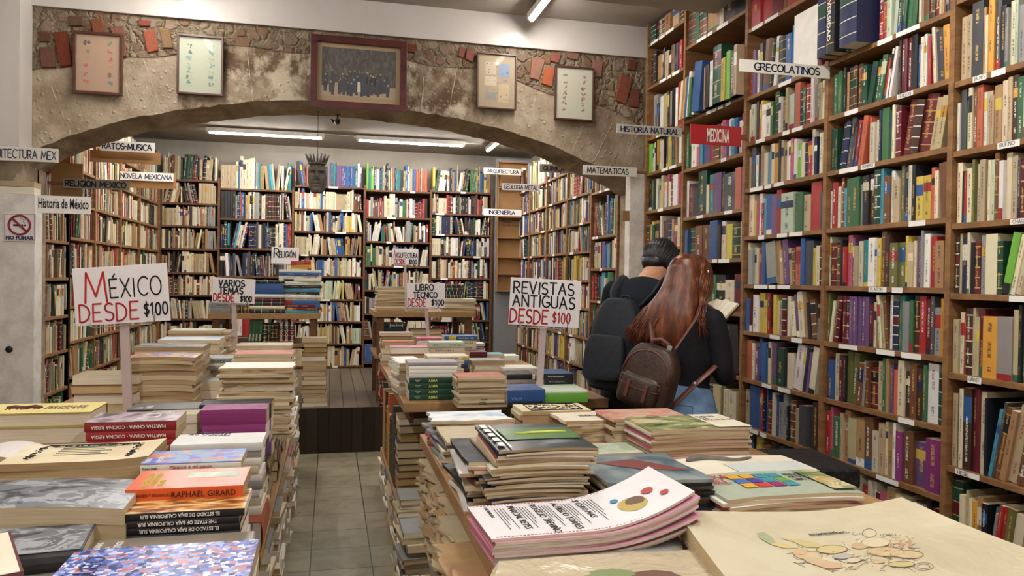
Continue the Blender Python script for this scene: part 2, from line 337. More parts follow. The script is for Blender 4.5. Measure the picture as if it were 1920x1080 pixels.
    b = MB(); c = on_y(17, 655, 5.358); b.tube([c, c-Vector((0, .002, 0))], .021, 14, c=(.005, .005, .005)); b.build('socket_hole', M_COLOR, p)
    p = box_obj('pillar_right', (2.165, 5.40, 0), (2.285, 5.49, 2.30), M_POST, bevel=.004); struct(p, 'narrow white post at the foot of the arch')
    a0, a1 = on_y(1168, 395, 5.398), on_y(1180, 415, 5.398)
    box_obj('masking_tape', (a0.x, 5.397, a1.z), (a1.x, 5.3995, a0.z), M_CARD, p)
room()

def tube_lamp(name, p0, p1, label, cat='lamp'):
    p0, p1 = Vector(p0), Vector(p1); c = (p0+p1)/2
    r = empty(name, c, label, cat, 'white tube lamps on the ceilings')
    b = MB(); d = (p1-p0).normalized(); b.tube([p0-c, p1-c], .019, 14); o = b.build('glass_tube', M_TUBE, r)
    b = MB()
    s = d.cross(Vector((0, 0, 1))).normalized()*.028; h = Vector((0, 0, .045)); 
    q = [p0-c-d*.02-s, p1-c+d*.02-s, p1-c+d*.02+s, p0-c-d*.02+s]
    b.add([*q, *[v+h for v in q]], [(3,2,1,0),(4,5,6,7),(0,1,5,4),(1,2,6,5),(2,3,7,6),(3,0,4,7)]); b.build('housing', M_POST, r)
    for e in (p0, p1):
        b = MB(); b.tube([e-c-d*.012, e-c+d*.012], .021, 12); b.build('end_cap', M_POST, r)
t = NT('lit_tube'); e = t.p; e.inputs['Emission Color'].default_value = (1, .955, .91, 1); e.inputs['Emission Strength'].default_value = TUBE_E; M_TUBE = t.m
tube_lamp('tube_lamp', (1.36, 5.30, 3.34), (1.36, 4.45, 3.34), 'lit tube lamp whose end meets the plaster above the fourth framed print')
tube_lamp('tube_lamp', (-.98, 5.33, 3.36), (-.98, 4.13, 3.36), 'lit tube lamp over the left framed prints, its end at the plaster')
for x in (1.36, -.98):
    for y in (3.0, 1.4, -.4): tube_lamp('tube_lamp', (x, y, 3.34 if x < 0 else 3.12), (x, y-1.2, 3.34 if x < 0 else 3.12), f'lit tube lamp over the front tables, {"sale sign" if x < 0 else "magazine"} side, {"nearest the arch" if y > 2.5 else "middle one" if y > 1 else "farthest from the arch"}')
for xa, ya, xb, yb, lb in ((395, 252, 597, 265, 'long lit tube lamp on the back ceiling nearest the carved mask'), (670, 267, 855, 278, 'long lit tube lamp on the back ceiling right of the small camera')):
    A = on_z(xa, ya, 3.04); B = on_z(xb, yb, 3.04); Y = 8.85; tube_lamp('tube_lamp', (A.x, Y, 3.04), (A.x+1.2, Y, 3.04), lb)
tube_lamp('tube_lamp', (-1.38, 8.25, 3.04), (-1.38, 7.05, 3.04), 'lit tube lamp pointing away over the left back shelves')
tube_lamp('tube_lamp', (-1.3, 6.45, 3.04), (-.1, 6.45, 3.04), 'added unseen tube lamp on the back ceiling just behind the arch, left of its crown')  # added lamp, hidden by the arch, to brighten the signs on the far tables
tube_lamp('tube_lamp', (.5, 6.45, 3.04), (1.7, 6.45, 3.04), 'added unseen tube lamp on the back ceiling just behind the arch, right of its crown')  # second added lamp out of sight, brightening the same far signs
tube_lamp('tube_lamp', (1.82, 9.1, 3.04), (1.82, 7.9, 3.04), 'lit tube lamp pointing away over the right back shelves')
# ---------------------------------------------------------------- lettering: a hand-drawn stroke alphabet
def _arc(cx, cy, rx, ry, a0, a1, n=14): return [(cx+rx*math.cos(math.radians(a0+(a1-a0)*i/n)), cy+ry*math.sin(math.radians(a0+(a1-a0)*i/n))) for i in range(n+1)]
GL = {
 'A': (.62, [[(0, 0), (.31, 1), (.62, 0)], [(.1, .36), (.52, .36)]]), 'B': (.52, [[(0, 0), (0, 1)], [(0, 1)] + _arc(.2, .76, .28, .24, 90, -90) + [(0, .52)] + _arc(.22, .26, .3, .26, 90, -90) + [(0, 0)]]),
 'C': (.58, [_arc(.36, .5, .36, .5, 50, 310)]), 'D': (.56, [[(0, 0), (0, 1)], [(0, 1)] + _arc(.1, .5, .46, .5, 90, -90) + [(0, 0)]]),
 'E': (.46, [[(.46, 1), (0, 1), (0, 0), (.46, 0)], [(0, .52), (.38, .52)]]), 'F': (.44, [[(.44, 1), (0, 1), (0, 0)], [(0, .52), (.36, .52)]]),
 'G': (.6, [_arc(.36, .5, .36, .5, 50, 330) + [(.62, .42), (.38, .42)]]), 'H': (.54, [[(0, 0), (0, 1)], [(.54, 0), (.54, 1)], [(0, .5), (.54, .5)]]),
 'I': (.08, [[(.04, 0), (.04, 1)]]), 'J': (.36, [[(.36, 1), (.36, .25)] + _arc(.18, .22, .18, .22, 0, -170)]), 'K': (.5, [[(0, 0), (0, 1)], [(.48, 1), (0, .42)], [(.14, .56), (.5, 0)]]),
 'L': (.42, [[(0, 1), (0, 0), (.42, 0)]]), 'M': (.74, [[(0, 0), (.08, 1), (.37, .2), (.66, 1), (.74, 0)]]), 'N': (.56, [[(0, 0), (0, 1), (.56, 0), (.56, 1)]]),
 'O': (.66, [_arc(.33, .5, .33, .5, 90, 450, 24)]), 'P': (.48, [[(0, 0), (0, 1)], [(0, 1)] + _arc(.2, .73, .28, .27, 90, -90) + [(0, .46)]]),
 'Q': (.66, [_arc(.33, .5, .33, .5, 90, 450, 24), [(.4, .25), (.68, -.05)]]), 'R': (.52, [[(0, 0), (0, 1)], [(0, 1)] + _arc(.2, .74, .28, .26, 90, -90) + [(0, .48)], [(.18, .48), (.52, 0)]]),
 'S': (.48, [_arc(.25, .75, .23, .25, 40, 270, 12) + _arc(.24, .25, .25, .25, 90, -140, 12)]), 'T': (.56, [[(0, 1), (.56, 1)], [(.28, 1), (.28, 0)]]),
 'U': (.56, [[(0, 1), (0, .3)] + _arc(.28, .28, .28, .28, 180, 360) + [(.56, 1)]]), 'V': (.58, [[(0, 1), (.29, 0), (.58, 1)]]),
 'X': (.56, [[(0, 1), (.56, 0)], [(.56, 1), (0, 0)]]), 'Y': (.54, [[(0, 1), (.27, .5), (.54, 1)], [(.27, .5), (.27, 0)]]), 'Z': (.5, [[(0, 1), (.5, 1), (0, 0), (.5, 0)]]),
 '1': (.22, [[(0, .8), (.16, 1), (.16, 0)]]), '0': (.44, [_arc(.22, .5, .22, .5, 90, 450, 20)]), '$': (.46, [_arc(.25, .68, .2, .2, 40, 270, 12) + _arc(.22, .28, .22, .2, 90, -140, 12), [(.24, 1.08), (.24, -.12)]]),
 '-': (.3, [[(0, .5), (.3, .5)]]), ' ': (.32, []), '.': (.08, [[(.03, 0), (.05, .03)]]),
}
ACC = {'É': 'E', 'Á': 'A', 'Í': 'I', 'Ó': 'O', 'Ú': 'U', 'Ñ': 'N'}
def ink(b, s, h, x, y, sw, M, c=(0, 0, 0), gap=.2, sx=1.0, R=None, jit=.0, mi=0, off=0):
    """letters of height h from (x, y) in the sign's own plane; M maps (u, 0, v). Returns the end x"""
    for ch in s:
        base = ACC.get(ch, ch); w, st = GL[base.upper() if base != ' ' else ' ']; hh = h
        if R: dy = R.uniform(-jit, jit)*h; sk = R.uniform(-.04, .04)
        else: dy = 0; sk = 0
        strokes = [list(q) for q in st]
        if ch in ACC: strokes.append([(w/2, 1.1), (w/2+.14, 1.28)])
        for pts in strokes:
            P = [(x+(px+sk*py)*h*sx, y+dy+py*hh) for px, py in pts]
            for i in range(len(P)-1):
                (x0, y0), (x1, y1) = P[i], P[i+1]; dx, dz = x1-x0, y1-y0; L = math.hypot(dx, dz) or 1e-6; nx, nz = -dz/L*sw/2, dx/L*sw/2
                b.quad([(x0-nx, off, y0-nz), (x1-nx, off, y1-nz), (x1+nx, off, y1+nz), (x0+nx, off, y0+nz)], mi, c, M=M)
            for (x0, y0) in P:
                b.quad([(x0+sw/2*math.cos(q*PI/3), off, y0+sw/2*math.sin(q*PI/3)) for q in range(6)], mi, c, M=M)
        x += (w*sx + gap)*h
    return x
def ink_width(s, h, gap=.2, sx=1.0): return sum((GL[ACC.get(ch, ch).upper() if ch != ' ' else ' '][0]*sx + gap)*h for ch in s) - gap*h
def ink_text(s, h, pos, width, mat, parent, sw=None, name='lettering'):
    if not s: return
    sx = 1.0; w = ink_width(s, h); 
    if w > 0: sx = min(1.3, max(.4, width/w))
    b = MB(); ink(b, s, h, 0, 0, sw or h*.12, Matrix.Diagonal((sx, 1, 1, 1)), gap=.2)
    return b.build(name, mat, parent, Matrix.Translation(pos))
def type_text(s, size, mat, parent, M, sx=1.0, bold=0.0, name='lettering', align='LEFT', extrude=.0003):
    """set type lying in the local xz-plane facing -y, before M"""
    c = bpy.data.curves.new('type', 'FONT'); c.body = s; c.size = size; c.offset = bold; c.align_x = align; c.extrude = extrude; c.resolution_u = 2
    o = bpy.data.objects.new('type', c); me = bpy.data.meshes.new_from_object(o); bpy.data.objects.remove(o); bpy.data.curves.remove(c)
    me.transform(Matrix.Rotation(PI/2, 4, 'X') @ Matrix.Diagonal((sx, 1, 1, 1))); me.transform(M)
    me.name = name; me.materials.clear(); me.materials.append(mat)
    n = bpy.data.objects.new(name, me); COL.objects.link(n)
    if parent is not None: n.parent = parent
    return n
# ---------------------------------------------------------------- books
PAL = dict(k='1d1d22', n='20294d', b='315a94', c='4f9cb8', t='1f7a80', g='1b4634', e='3d6c47', l='79bb45', o='68693a', y='d0ba52', a='cf9838', u='70492f',
           d='3f2a20', m='641a26', r='a32c2e', s='c0664a', p='c2607a', v='6d4f7c', f='8c3573', w='eae7df', i='ddd3b6', h='b8a785', x='929290', z='484950', q='bfcab0', j='a9845a')
CNAME = dict(k='black', n='navy blue', b='blue', c='light blue', t='teal', g='dark green', e='green', l='lime green', o='olive', y='yellow', a='ochre', u='brown',
             d='dark brown', m='maroon', r='red', s='orange red', p='pink', v='purple', f='magenta', w='white', i='cream', h='beige', x='grey', z='charcoal', q='pale green', j='tan')
DARKC = set('kngtmdzurvfbeo')
ORD = ['first', 'second', 'third', 'fourth', 'fifth', 'sixth', 'seventh', 'eighth', 'ninth', 'tenth', 'eleventh', 'twelfth', 'thirteenth', 'fourteenth', 'fifteenth', 'sixteenth', 'seventeenth', 'eighteenth', 'nineteenth']
TENS = ['twenty', 'thirty', 'forty', 'fifty', 'sixty']
def ordn(n):
    if n <= 19: return ORD[n-1]
    q, r = divmod(n, 10); base = TENS[q-2]
    return (base[:-1]+'ieth') if r == 0 else base + '-' + ORD[r-1]
def cvar(k, R, amt=.12):
    c = hexc(PAL[k]); g = R.uniform(1-amt*1.6, 1+amt); return tuple(min(1, max(0, x*g*R.uniform(1-amt*.5, 1+amt*.5))) for x in c)
def accent(k, R):
    return hexc(R.choice(['c9a85c', 'd8d2c0', 'b8964c', 'e2ded4'])) if k in DARKC else hexc(R.choice(['26262c', '3a2a22', '7c2a2a', '27365e', '2a2a2e']))

def book_faces(cv, pg, t, h, d, k, R, M=None, hard=None, simple=False, style=None):
    """one standing book: spine at y = 0, thickness along x about 0, height along z. cv, pg: MBs for cover and pages."""
    if hard is None: hard = k in 'gmdnut' and R.random() < .75 or R.random() < .25
    base = cvar(k, R); ac = accent(k, R); seed = R.uniform(0, 60); e = .003 if hard else 0; hb = t/2
    a4 = (*ac, 0)
    # spine profile
    bulge = min(.006, t*.16) if hard else min(.0015, t*.1)
    prof = [(-hb, bulge), (-hb*.55, bulge*.25), (0, 0), (hb*.55, bulge*.25), (hb, bulge)] if not simple else [(-hb, bulge), (-hb*.4, 0), (hb*.4, 0), (hb, bulge)]
    segs = [(0, h, base)]
    style = style if style is not None else R.random()
    if hard and k in 'gmdnukor' and style < .62 and t > .016:      # raised gilt bands
        ys = []; n = R.choice((4, 5)); segs = []; z = 0; g = ac
        for i in range(n):
            zz = h*(.12+.78*i/(n-1)); segs.append((z, zz-.0025, base)); segs.append((zz-.0025, zz+.0015, g)); z = zz+.0015
        segs.append((z, h, base))
        if R.random() < .6:
            lab = cvar(R.choice('kmg'), R); segs[-3 if n == 4 else -5] = (segs[-3 if n == 4 else -5][0], segs[-3 if n == 4 else -5][1], lab)
    elif style < .8 and style > .55 and t > .012:                       # coloured title block
        a, b2 = sorted((R.uniform(.55, .7), R.uniform(.75, .9))); lab = cvar(R.choice('wikrnbya'), R); segs = [(0, h*a, base), (h*a, h*b2, lab), (h*b2, h, base)]
        if k not in DARKC and R.random() < .4: ac = hexc('26262c')
    elif style > .9:                                                # publisher's foot band
        lab = cvar(R.choice('rknbeyw'), R); f0 = R.uniform(.08, .2); segs = [(0, h*f0, lab), (h*f0, h, base)]
    flag = 1.0 if R.random() < (.5 if simple else .8) and style != .3 else 0.0
    W = t if t > 1e-4 else 1e-4
    for z0, z1, c in segs:
        for (xa, ya), (xb, yb) in zip(prof, prof[1:]):
            u0, u1 = (xa+hb)/W, (xb+hb)/W
            cv.quad([(xa, ya, z0), (xb, yb, z0), (xb, yb, z1), (xa, ya, z1)], 0, c, (*ac, 0), [(u0, z0+seed), (u1, z0+seed), (u1, z1+seed), (u0, z1+seed)], [(z0/h, flag), (z0/h, flag), (z1/h, flag), (z1/h, flag)], M, smooth=True)
    # boards
    bt = .0025 if hard else .0006; bt = min(bt, t*.2)
    for sx in (-1, 1):
        xo, xi = sx*hb, sx*(hb-bt)
        o4 = [(xo, bulge, 0), (xo, d, 0), (xo, d, h), (xo, bulge, h)]
        cv.quad(o4 if sx > 0 else o4[::-1], 0, base, a4, M=M)
        if not simple:
            cv.quad([(xo, bulge, h), (xo, d, h), (xi, d, h), (xi, bulge, h)] if sx > 0 else [(xi, bulge, h), (xi, d, h), (xo, d, h), (xo, bulge, h)], 0, base, a4, M=M)
            cv.quad([(xo, d, 0), (xi, d, 0), (xi, d, h), (xo, d, h)] if sx > 0 else [(xi, d, 0), (xo, d, 0), (xo, d, h), (xi, d, h)], 0, base, a4, M=M)
            cv.quad([(xi, bulge, 0), (xi, bulge, h), (xi, d, h), (xi, d, 0)] if sx > 0 else [(xi, bulge, h), (xi, bulge, 0), (xi, d, 0), (xi, d, h)], 0, base, a4, M=M)
            cv.quad([(xi, bulge, 0), (xi, d, 0), (xo, d, 0), (xo, bulge, 0)] if sx > 0 else [(xo, bulge, 0), (xo, d, 0), (xi, d, 0), (xi, bulge, 0)], 0, base, a4, M=M)
    if not simple:   # inside of the spine
        for (xa, ya), (xb, yb) in zip(prof, prof[1:]):
            cv.quad([(xa*.9, ya+.002, h), (xb*.9, yb+.002, h), (xb, yb, h), (xa, ya, h)][::-1], 0, base, a4, M=M)
    pc = hexc(R.choice(['e6dfcc', 'd8ccb0', 'c9b997', 'b8a482', 'ebe6da', 'd2c4a6'] if not (hard and k in 'mdug') else ['cbb58a', 'b79d70', 'd8c9a4']))
    x0, x1, y0, y1, z0, z1 = -(hb-bt), hb-bt, bulge+.001, d-e, e, h-e
    top = [(x0, y0, z1), (x1, y0, z1), (x1, y1, z1), (x0, y1, z1)]
    pg.quad(top, 0 if pg is not cv else 1, pc, uv=[(p[0]+seed, p[1]) for p in top], M=M)
    fe = [(x1, y1, z0), (x0, y1, z0), (x0, y1, z1), (x1, y1, z1)]
    pg.quad(fe, 0 if pg is not cv else 1, pc, uv=[(p[0]+seed, p[2]) for p in fe], M=M)
    bo = [(x0, y1, z0), (x1, y1, z0), (x1, y0, z0), (x0, y0, z0)]
    if not simple or pg is not cv: pg.quad(bo, 0 if pg is not cv else 1, pc, uv=[(p[0]+seed, p[1]) for p in bo], M=M)
    if pg is not cv:
        for sx in (x0, x1): 
            q = [(sx, y0, z0), (sx, y1, z0), (sx, y1, z1), (sx, y0, z1)]; pg.quad(q if sx > 0 else q[::-1], 0, pc, M=M)
        pg.quad([(x0, y0, z0), (x1, y0, z0), (x1, y0, z1), (x0, y0, z1)], 0, pc, M=M)
    return hard

def single_book(t, h, d, k, R, mat, label, group, name='book', cat='book', hard=None, style=None, cover_label=None):
    r = empty(name, mat=mat, label=label, cat=cat, group=group)
    cv, pg = MB(), MB(); book_faces(cv, pg, t, h, d, k, R, None, hard, False, style)
    c = cv.build('cover', M_COVER, r); pg.build('page_block', M_PAGE, r)
    return r

MASS = MB()          # every farther shelved book (one object of kind stuff)
MASSF = MB()         # floor piles too many to count
def parse(s):
    """'m2 K3' -> [(letter, thickness units, tall)]"""
    out = []
    for tok in s.split():
        n = ''.join(ch for ch in tok if ch.isdigit() or ch == '.'); L = [ch for ch in tok if ch.isalpha()]
        for ch in L: out.append((ch.lower(), float(n) if n else 1, ch.isupper()))
    return out
def rand_row(pal, R, length, unit=.0105):
    """a run of books; neighbours are often volumes of one set"""
    out = []; s = 0; ks = list(pal)
    while s < length/unit:
        k = R.choice(ks); n = 1 if R.random() < .86 else R.randint(2, 5); w = R.choice((1, 1.4, 1.8, 2.2, 2.8, 3.4))
        tall = R.random() < .12
        for _ in range(n): out.append((k, w, tall)); s += w
    return out
def fill_row(M, s0, s1, z, avail, row, R, single=None, hbase=.205, hvar=.03, unit=None, gap=.0008, where='', depth=.15, simple=True, lean_p=.12, edge=.012):
    """M maps (s, d, z) to the world. single: None or a callable giving (label, group) for the nth book"""
    tot = sum(r[1] for r in row); 
    if unit is None: unit = (s1-s0-.004)/tot
    s = s0+.002; i = 0; n = 0; lean = 0; left = 0
    while i < len(row):
        k, w, tall = row[i]; t = max(.006, w*unit - gap)
        if s + t > s1 and unit is not None and i > 2: break
        h = min(avail-.012, (hbase + R.uniform(-hvar, hvar))*(1.0 if not tall else 1.17)); h = max(.13, h)
        if n and row[i][:2] == row[i-1][:2] and not tall: h = ph; sty = pst; hd = phd
        else: sty = R.random(); hd = (k in 'gmdnut' and R.random() < .75) or R.random() < .22
        ph, pst, phd = h, sty, hd
        d = min(.205, h*R.uniform(.62, .74)); off = edge + R.uniform(0, .016)
        if left <= 0:
            lean = 0
            if R.random() < lean_p*.35: left = R.randint(3, 7); lean = R.choice((-1, 1))*R.uniform(.06, .22); 
            if lean < 0 and n: s += h*math.sin(-lean)*.9
        left -= 1
        th = lean; x = s
        if th: 
            hh = h*math.sin(abs(th))
            if th > 0 and s + t + hh > s1: th = 0; left = 0
            if th < 0 and left == 0: pass
        adv = t/math.cos(th)
        if th < 0: th = th if s - s0 > 0 else 0
        # rotation about the lower corner so that the book rests on the board
        Rm = Matrix.Translation((x + t/2/max(.2, math.cos(th)), off, z + .0005)) @ Matrix.Rotation(th, 4, 'Y') @ Matrix.Translation((0, 0, math.sin(abs(th))*t/2))
        MM = M @ Rm
        sk = R.random()*0
        if single:
            lg = single(n, k, t, h, hd, th)
            if lg is not None: single_book(t, h, d, k, R, MM, lg[0], lg[1], hard=hd, style=sty)
        else:
            book_faces(MASS, MASS, t, h, d, k, R, MM, hd, simple, sty)
        s += adv
        if left == 0 and th > 0: s += h*math.sin(th)*.95
        i += 1; n += 1
    return n

# frames: (s along the shelf from the reader's left, d into the shelf, z up)
def frame_right(Y0, X=2.28): return Matrix(((0, 1, 0, X), (-1, 0, 0, Y0), (0, 0, 1, 0), (0, 0, 0, 1)))
def frame_left(Y0, X=-1.93): return Matrix(((0, -1, 0, X), (1, 0, 0, Y0), (0, 0, 1, 0), (0, 0, 0, 1)))
def frame_back(X0, Y=9.6): return Matrix(((1, 0, 0, X0), (0, 1, 0, Y), (0, 0, 1, 0), (0, 0, 0, 1)))
def bookcase(M, width, levels, ztop, zbase, label, group, labels=None, depth=.25, mat=None, bt=.022, first=True, last=True, tags=2, dark=False, textful=None, R=None):
    mat = mat or M_SHELF; R = R or rnd
    r = empty('bookcase', mat=M, label=label, cat='bookcase', group=group)
    ut = .026
    for nm, lo, hi in (('side_panel', (-ut/2, 0, zbase), (ut/2, depth, ztop)), ('side_panel', (width-ut/2, 0, zbase), (width+ut/2, depth, ztop))):
        if (nm, lo) and ((lo[0] < 0 and first) or (lo[0] > 0 and last)): box_obj(nm, lo, hi, mat, r, bevel=.0015)
    box_obj('back_panel', (ut/2, depth-.012, zbase), (width-ut/2, depth-.002, ztop), M_BACKP, r)
    for n, z in enumerate(levels):
        o = box_obj('shelf', (ut/2+.0005, .004, z-bt), (width-ut/2-.0005, depth-.013, z), mat, r, bevel=.0012)
        if tags:
            k = R.choice((1, 2, 2, 3)) if tags > 1 else 1
            xs = sorted(R.uniform(.04, width-.2) for _ in range(k)); pe = 0
            for q, x in enumerate(xs):
                x = max(x, pe+.02); w = R.choice((.06, .09, .11, .13))
                if x+w > width-.03: break
                pe = x+w
                lb = MB(); lb.box((x, .0022, z-bt+.001-R.uniform(0, .004)), (x+w, .0038, z-.002)); lo = lb.build('shelf_label', M_LABELP, o)
                txt = None
                if textful and n in textful and q < len(textful[n]): txt = textful[n][q]
                if txt:
                    ink_text(txt, .013, (x+w*.12, .0016, z-bt+.004), w*.76, M_INK, lo)
                elif tags > 1 and R.random() < .55: ink_text(R.choice(SCRIB), .011, (x+w*.15, .0016, z-bt+.005), w*.6, M_INK, lo)
    return r
SCRIB = ['ILLEL', 'MEMU', 'IIIULI', 'LIEIM', 'UMLEI']
SCRIB = ['VARIOS', 'A-Z', 'OBRAS', 'ENSAYO']
SCRIB = [None]
# ---------------------------------------------------------------- the bookcases
SH = [.42, .69, .958, 1.226, 1.49, 1.76, 2.03, 2.29, 2.55, 2.93, 3.30]
ROWS_B = {8: 'r2 r2 q2 q2 g2 g2 e2 e2 i1 u2 d2 m2 h1 j1 x1 i2',
 7: 'h1 e2 e1 e1 g1 k1 j1 d2 d2 d2 g2 g2 g2 e2 r1 w1 k1 w1 k1 M2 m2 k2 b1 i1 w1 x1 r1 I1 Z3 A2 R2 ',
 6: 'g2 g1 n2 n2 z2 z1 r2 m1 s2 s1 i2 i1 n1 e3 g2 i1 m2 M3 D3 M4 h2 h2 o4 m1',
 5: 'w1 r2 i1 u1 c1 e2 e3 x1 k2 d2 G2 C1 u2 w1 h2 o1 n2 i1 k1 y2 y2 s1 i1 u2',
 4: 'q1 m3 u2 k1 r2 p2 v1 h2 i2 v1 t2 w3 i1 y1 U2 D2 o3 o3 y1 h2 i1 v2 x1 w2 r2 j3',
 3: 'o1 i1 m1.4 m1.4 m1.4 m1.4 v1.5 v1.5 v1.5 v1.5 v1.5 m1.5 i1 y1 i1 h1 u1 W1 n2 e1 t1 x2 e1 D2 r2 m2 z1 x2 A1 q1 y1',
 2: 'm1 b2 i2 m2 k1 O2 o2 u2 x1 u1 m3 h2 e1 j1 v1 s2 i2 d2 u2 d2 e1 w3 g2',
 1: 'R2 p1 e3 h1 j2 h3 j3 u3 i2 h2 i1 j2 w1 f2 u3 v4 f4',
 0: 'i1 w2 u2 r1 z3 w1 x1 r2 i1 i1 m1 p2 j2 i2 h2 w1 u1 i1 k1 m2'}
ROWS_A = {8: 'd2 u2 z1 m2 d3 k2 i2 h2 m3 u2', 7: 'w1 h2 h2 Z4 j1 i1 A2 z2 k2 x1 i2 q1 x2 n2 i2 h2 j2 i3 m2 u2 h2 i1',
 6: 'w1 Z2 l1 i1.5 u1.5 S2 w1.3 h2 h1.5 j2.4 i2 H1.5 d2 e2 i2 h3 m2 j2', 5: 'i2 k1 r1 i2 o1 i2 h2 j1 i1 q1.5 u1.5 w1.5 i2 h2 z1 m2 u2 h2 i3',
 4: 'D1.5 h1 N2.5 i1 k1.5 m2 X2 i4 g2 l2.4 i1.5 i2 h2 u2 k2 r2 i2 m2', 3: 'h2 i1.5 r1 d2.5 h1 h1.5 M2 a5 x5 h2 K1 e1 i2 h3 j3 m2',
 2: 'h2 e1 i1.5 d3 m1.6 m1.6 i2 k1 c1.5 z1 u2 j2 h3 u3 k2 i3', 1: 'G4 i2 h1 i1 a2 j2 k2 t1 x1 r1.5 r1.5 o2.5 i3 x1.5 b1 u1.5 h3 i3', 0: 'g3 i2 h2 j2 m2 x2 u2'}
ROWS_C = {9: 'r2 r2 m2 u1 r1.5 r1.5 r1.5 m1.5 p1', 8: 'r1 v1 w1 z1 u2 k1 w1 k2 b1.5 c1 W6 m1 b2',
 7: 'i1 q2 z1 s1 y1 w2 w2 e1 z1 G1.5 w1 u2 h1 q2 c1 s2 n1 e1 r2 w1 x1 o1 h1 i1', 6: 'h1 z2 w1 k1 h1 j1 i1.5 c1 x1 i1 a1.5 k1 h1 j1 w1 w1 p1 w1 l1 i2 n1 r1.5 i1 n1 b1 i1',
 5: 'i2 y1 p1 w1 r1 c1 b2 v2 r1.5 Q4 d1 e2 h2 R3 z1', 4: 'i1 x2 q1 i1 h1 r1 b1.5 X4 j2 h1 v2 h1 u1.5 s2 B1.5 z3 y1 i1.5 k1 T1',
 3: 'b1.5 m1 w2 y2 y1.5 r1 k1 y1 i1 h1 m1.5 i1 i1.5 v1 i1.5 j1 k1 u1.5 x1 j1', 2: 's1.5 s1.5 i1 v2 B1.5 b2 t1 i1 s1 v1.5 g3 k1 i2 W2.5 i1 n1.5 v1 i2 z1 r1',
 1: 'w1 h1 B4 v1 r1 n1 b1 m2 i1 b1 x2 x1.5 k1 u2 h1 z2 z1.5 z1.5 d2', 0: 'a1 k2 y2 u2 d2 b1 r2 h2 i2 k2'}
ROWS_D = {9: 'd2 e1 u2 j3 i1 d3 k3', 8: 'i1 a1 b1 w1 e1 W1 B3 j1 k1.4 w1.5 G3 y1.4 l1.5 z2 h1 i1', 7: 'e1 g1 w2 p1 c1 b1 v1.5 r1 u2 h1 p1 v1 w1 c1 b1 w1 r1', 6: 'z1 g2 g1.5 e1 w1 k1 i1 s1 h1 R2.5 k2 K2 k2 G2 k1 E2',
 5: 'w1 m2 k2 G3.5 i1 t2 v3 k1 z4 s2 f1', 4: 'b1 g2 u2 u2 b2 k1 i1 y1.5 g2 i1', 3: 'x2 m1 h2 u2 e1 k2 i2 m2', 2: 'e2 u2 m2 n1 i1 x1 h2 k2 w1', 1: 'e1 i2 h2 i1 h1 k1 n1.5 h2 o1 i1 i2 q1', 0: 'u2 k2 h2 i2 m2 d2'}
ROWS_E = {9: 'g2 k1 o2 j2 u1 h2 d2', 8: 'K2 K2 j3 m1.5 k1 h2 k2 u2 n2 r1.4 r1.4 r1.4', 7: 'u2 X2 z1.5 w1.5 h2 d1 x1 k2 w1 R3', 6: 'l2 i1 w1 k1 a1 h1 w1 i1 k1 z1 y1.5 w1 z2 j1 w1 n1 w1', 5: 'k1.4 e1 k1 w1 x1 y1 h1 w1 p1 i1 u1 w2 r1 h1',
 4: 'u1 h1 y1 e1 j2 d1 i1 m1.5 z1.5 n2 x1 r1.5 i1 e1', 3: 'f2 r1.5 i1 w1 y1 v2 i2 k2', 2: 'h2 m1 k2 i2 u2', 1: 'h2 k2 i1 m2', 0: 'u2 m2'}
LV_A = [.20, .50, .818, 1.17, 1.47, 1.734, 2.006, 2.267, 2.58, 2.93]
LV_D = [.39, .67, .96, 1.325, 1.64, 1.925, 2.245, 2.57, 3.06][:]
LV_D = [.39, .67, .96, 1.14+.185, 1.64, 1.925, 2.245, 2.57, 3.06]
LV_E = [.42, .69, .958, 1.226, 1.49, 1.736, 2.02, 2.30, 2.56, 2.94, 3.26]
def shelf_phrase(n): return f'{ordn(n)} shelf up'
def singles(phr, lev, grp, s_limit=None, seen={}):
    def f(n, k, t, h, hard, th):
        if s_limit is not None and n >= s_limit: return None
        kind = 'hardback' if hard else 'paperback'
        sz = 'thick' if t > .045 else 'slim' if t < .02 else 'leaning' if th else ''
        return (f"{(sz+' ') if sz else ''}{CNAME[k]} {kind}, {ordn(n+1)} from left on {ordn(lev)} shelf up, {phr}", grp)
    return f
R = random.Random(21)
def fill_case(M, width, levels, rows, R, phr=None, grp=None, ztop=3.42, hb=.205, individual=False, unit=None, s1=None, palette=None, lean=.12, order=None, hvar=.03, starts=None, edges=None):
    for n, z in enumerate(levels):
        nxt = levels[n+1]-.022 if n+1 < len(levels) else ztop
        avail = nxt - z
        idx = n if order is None else order[n]
        row = parse(rows[idx]) if rows and idx in rows else rand_row(palette(n) if callable(palette) else palette, R, width)
        sg = singles(phr, n+1, grp) if individual else None
        h0 = hb if avail < .31 else hb + .05
        fill_row(M, (starts or {}).get(n, .016), (s1 or width)-.016, z, avail, row, R, sg, hbase=min(h0, avail-.035), hvar=hvar, unit=unit, lean_p=lean, edge=(edges or {}).get(n, .012))
RG = 'tall wooden bookcases along the right wall'
TX_B = {8: ['', '', ''], 7: ['CICERON', '', 'FENELON', ''], 6: ['ARISTOTEL', '', 'HOMERO'], 5: ['', 'EURIPIDES', 'ESQUILO'], 4: ['PLATON', '', 'SOCRATES'], 3: ['HERDER', '', 'SPINOZA'], 2: ['DISCURSO', 'VIRGILIO', 'PASCAL']}
TX_B = {7: ['', 'FENELON'], 6: ['', 'HOMERO'], 4: ['PLATON'], 1: ['FILOSOFIA']}
TX_A = {7: ['BALMES'], 6: ['BUENO'], 5: ['CHARDIN'], 3: ['GANIVET'], 2: ['HEGEL']}
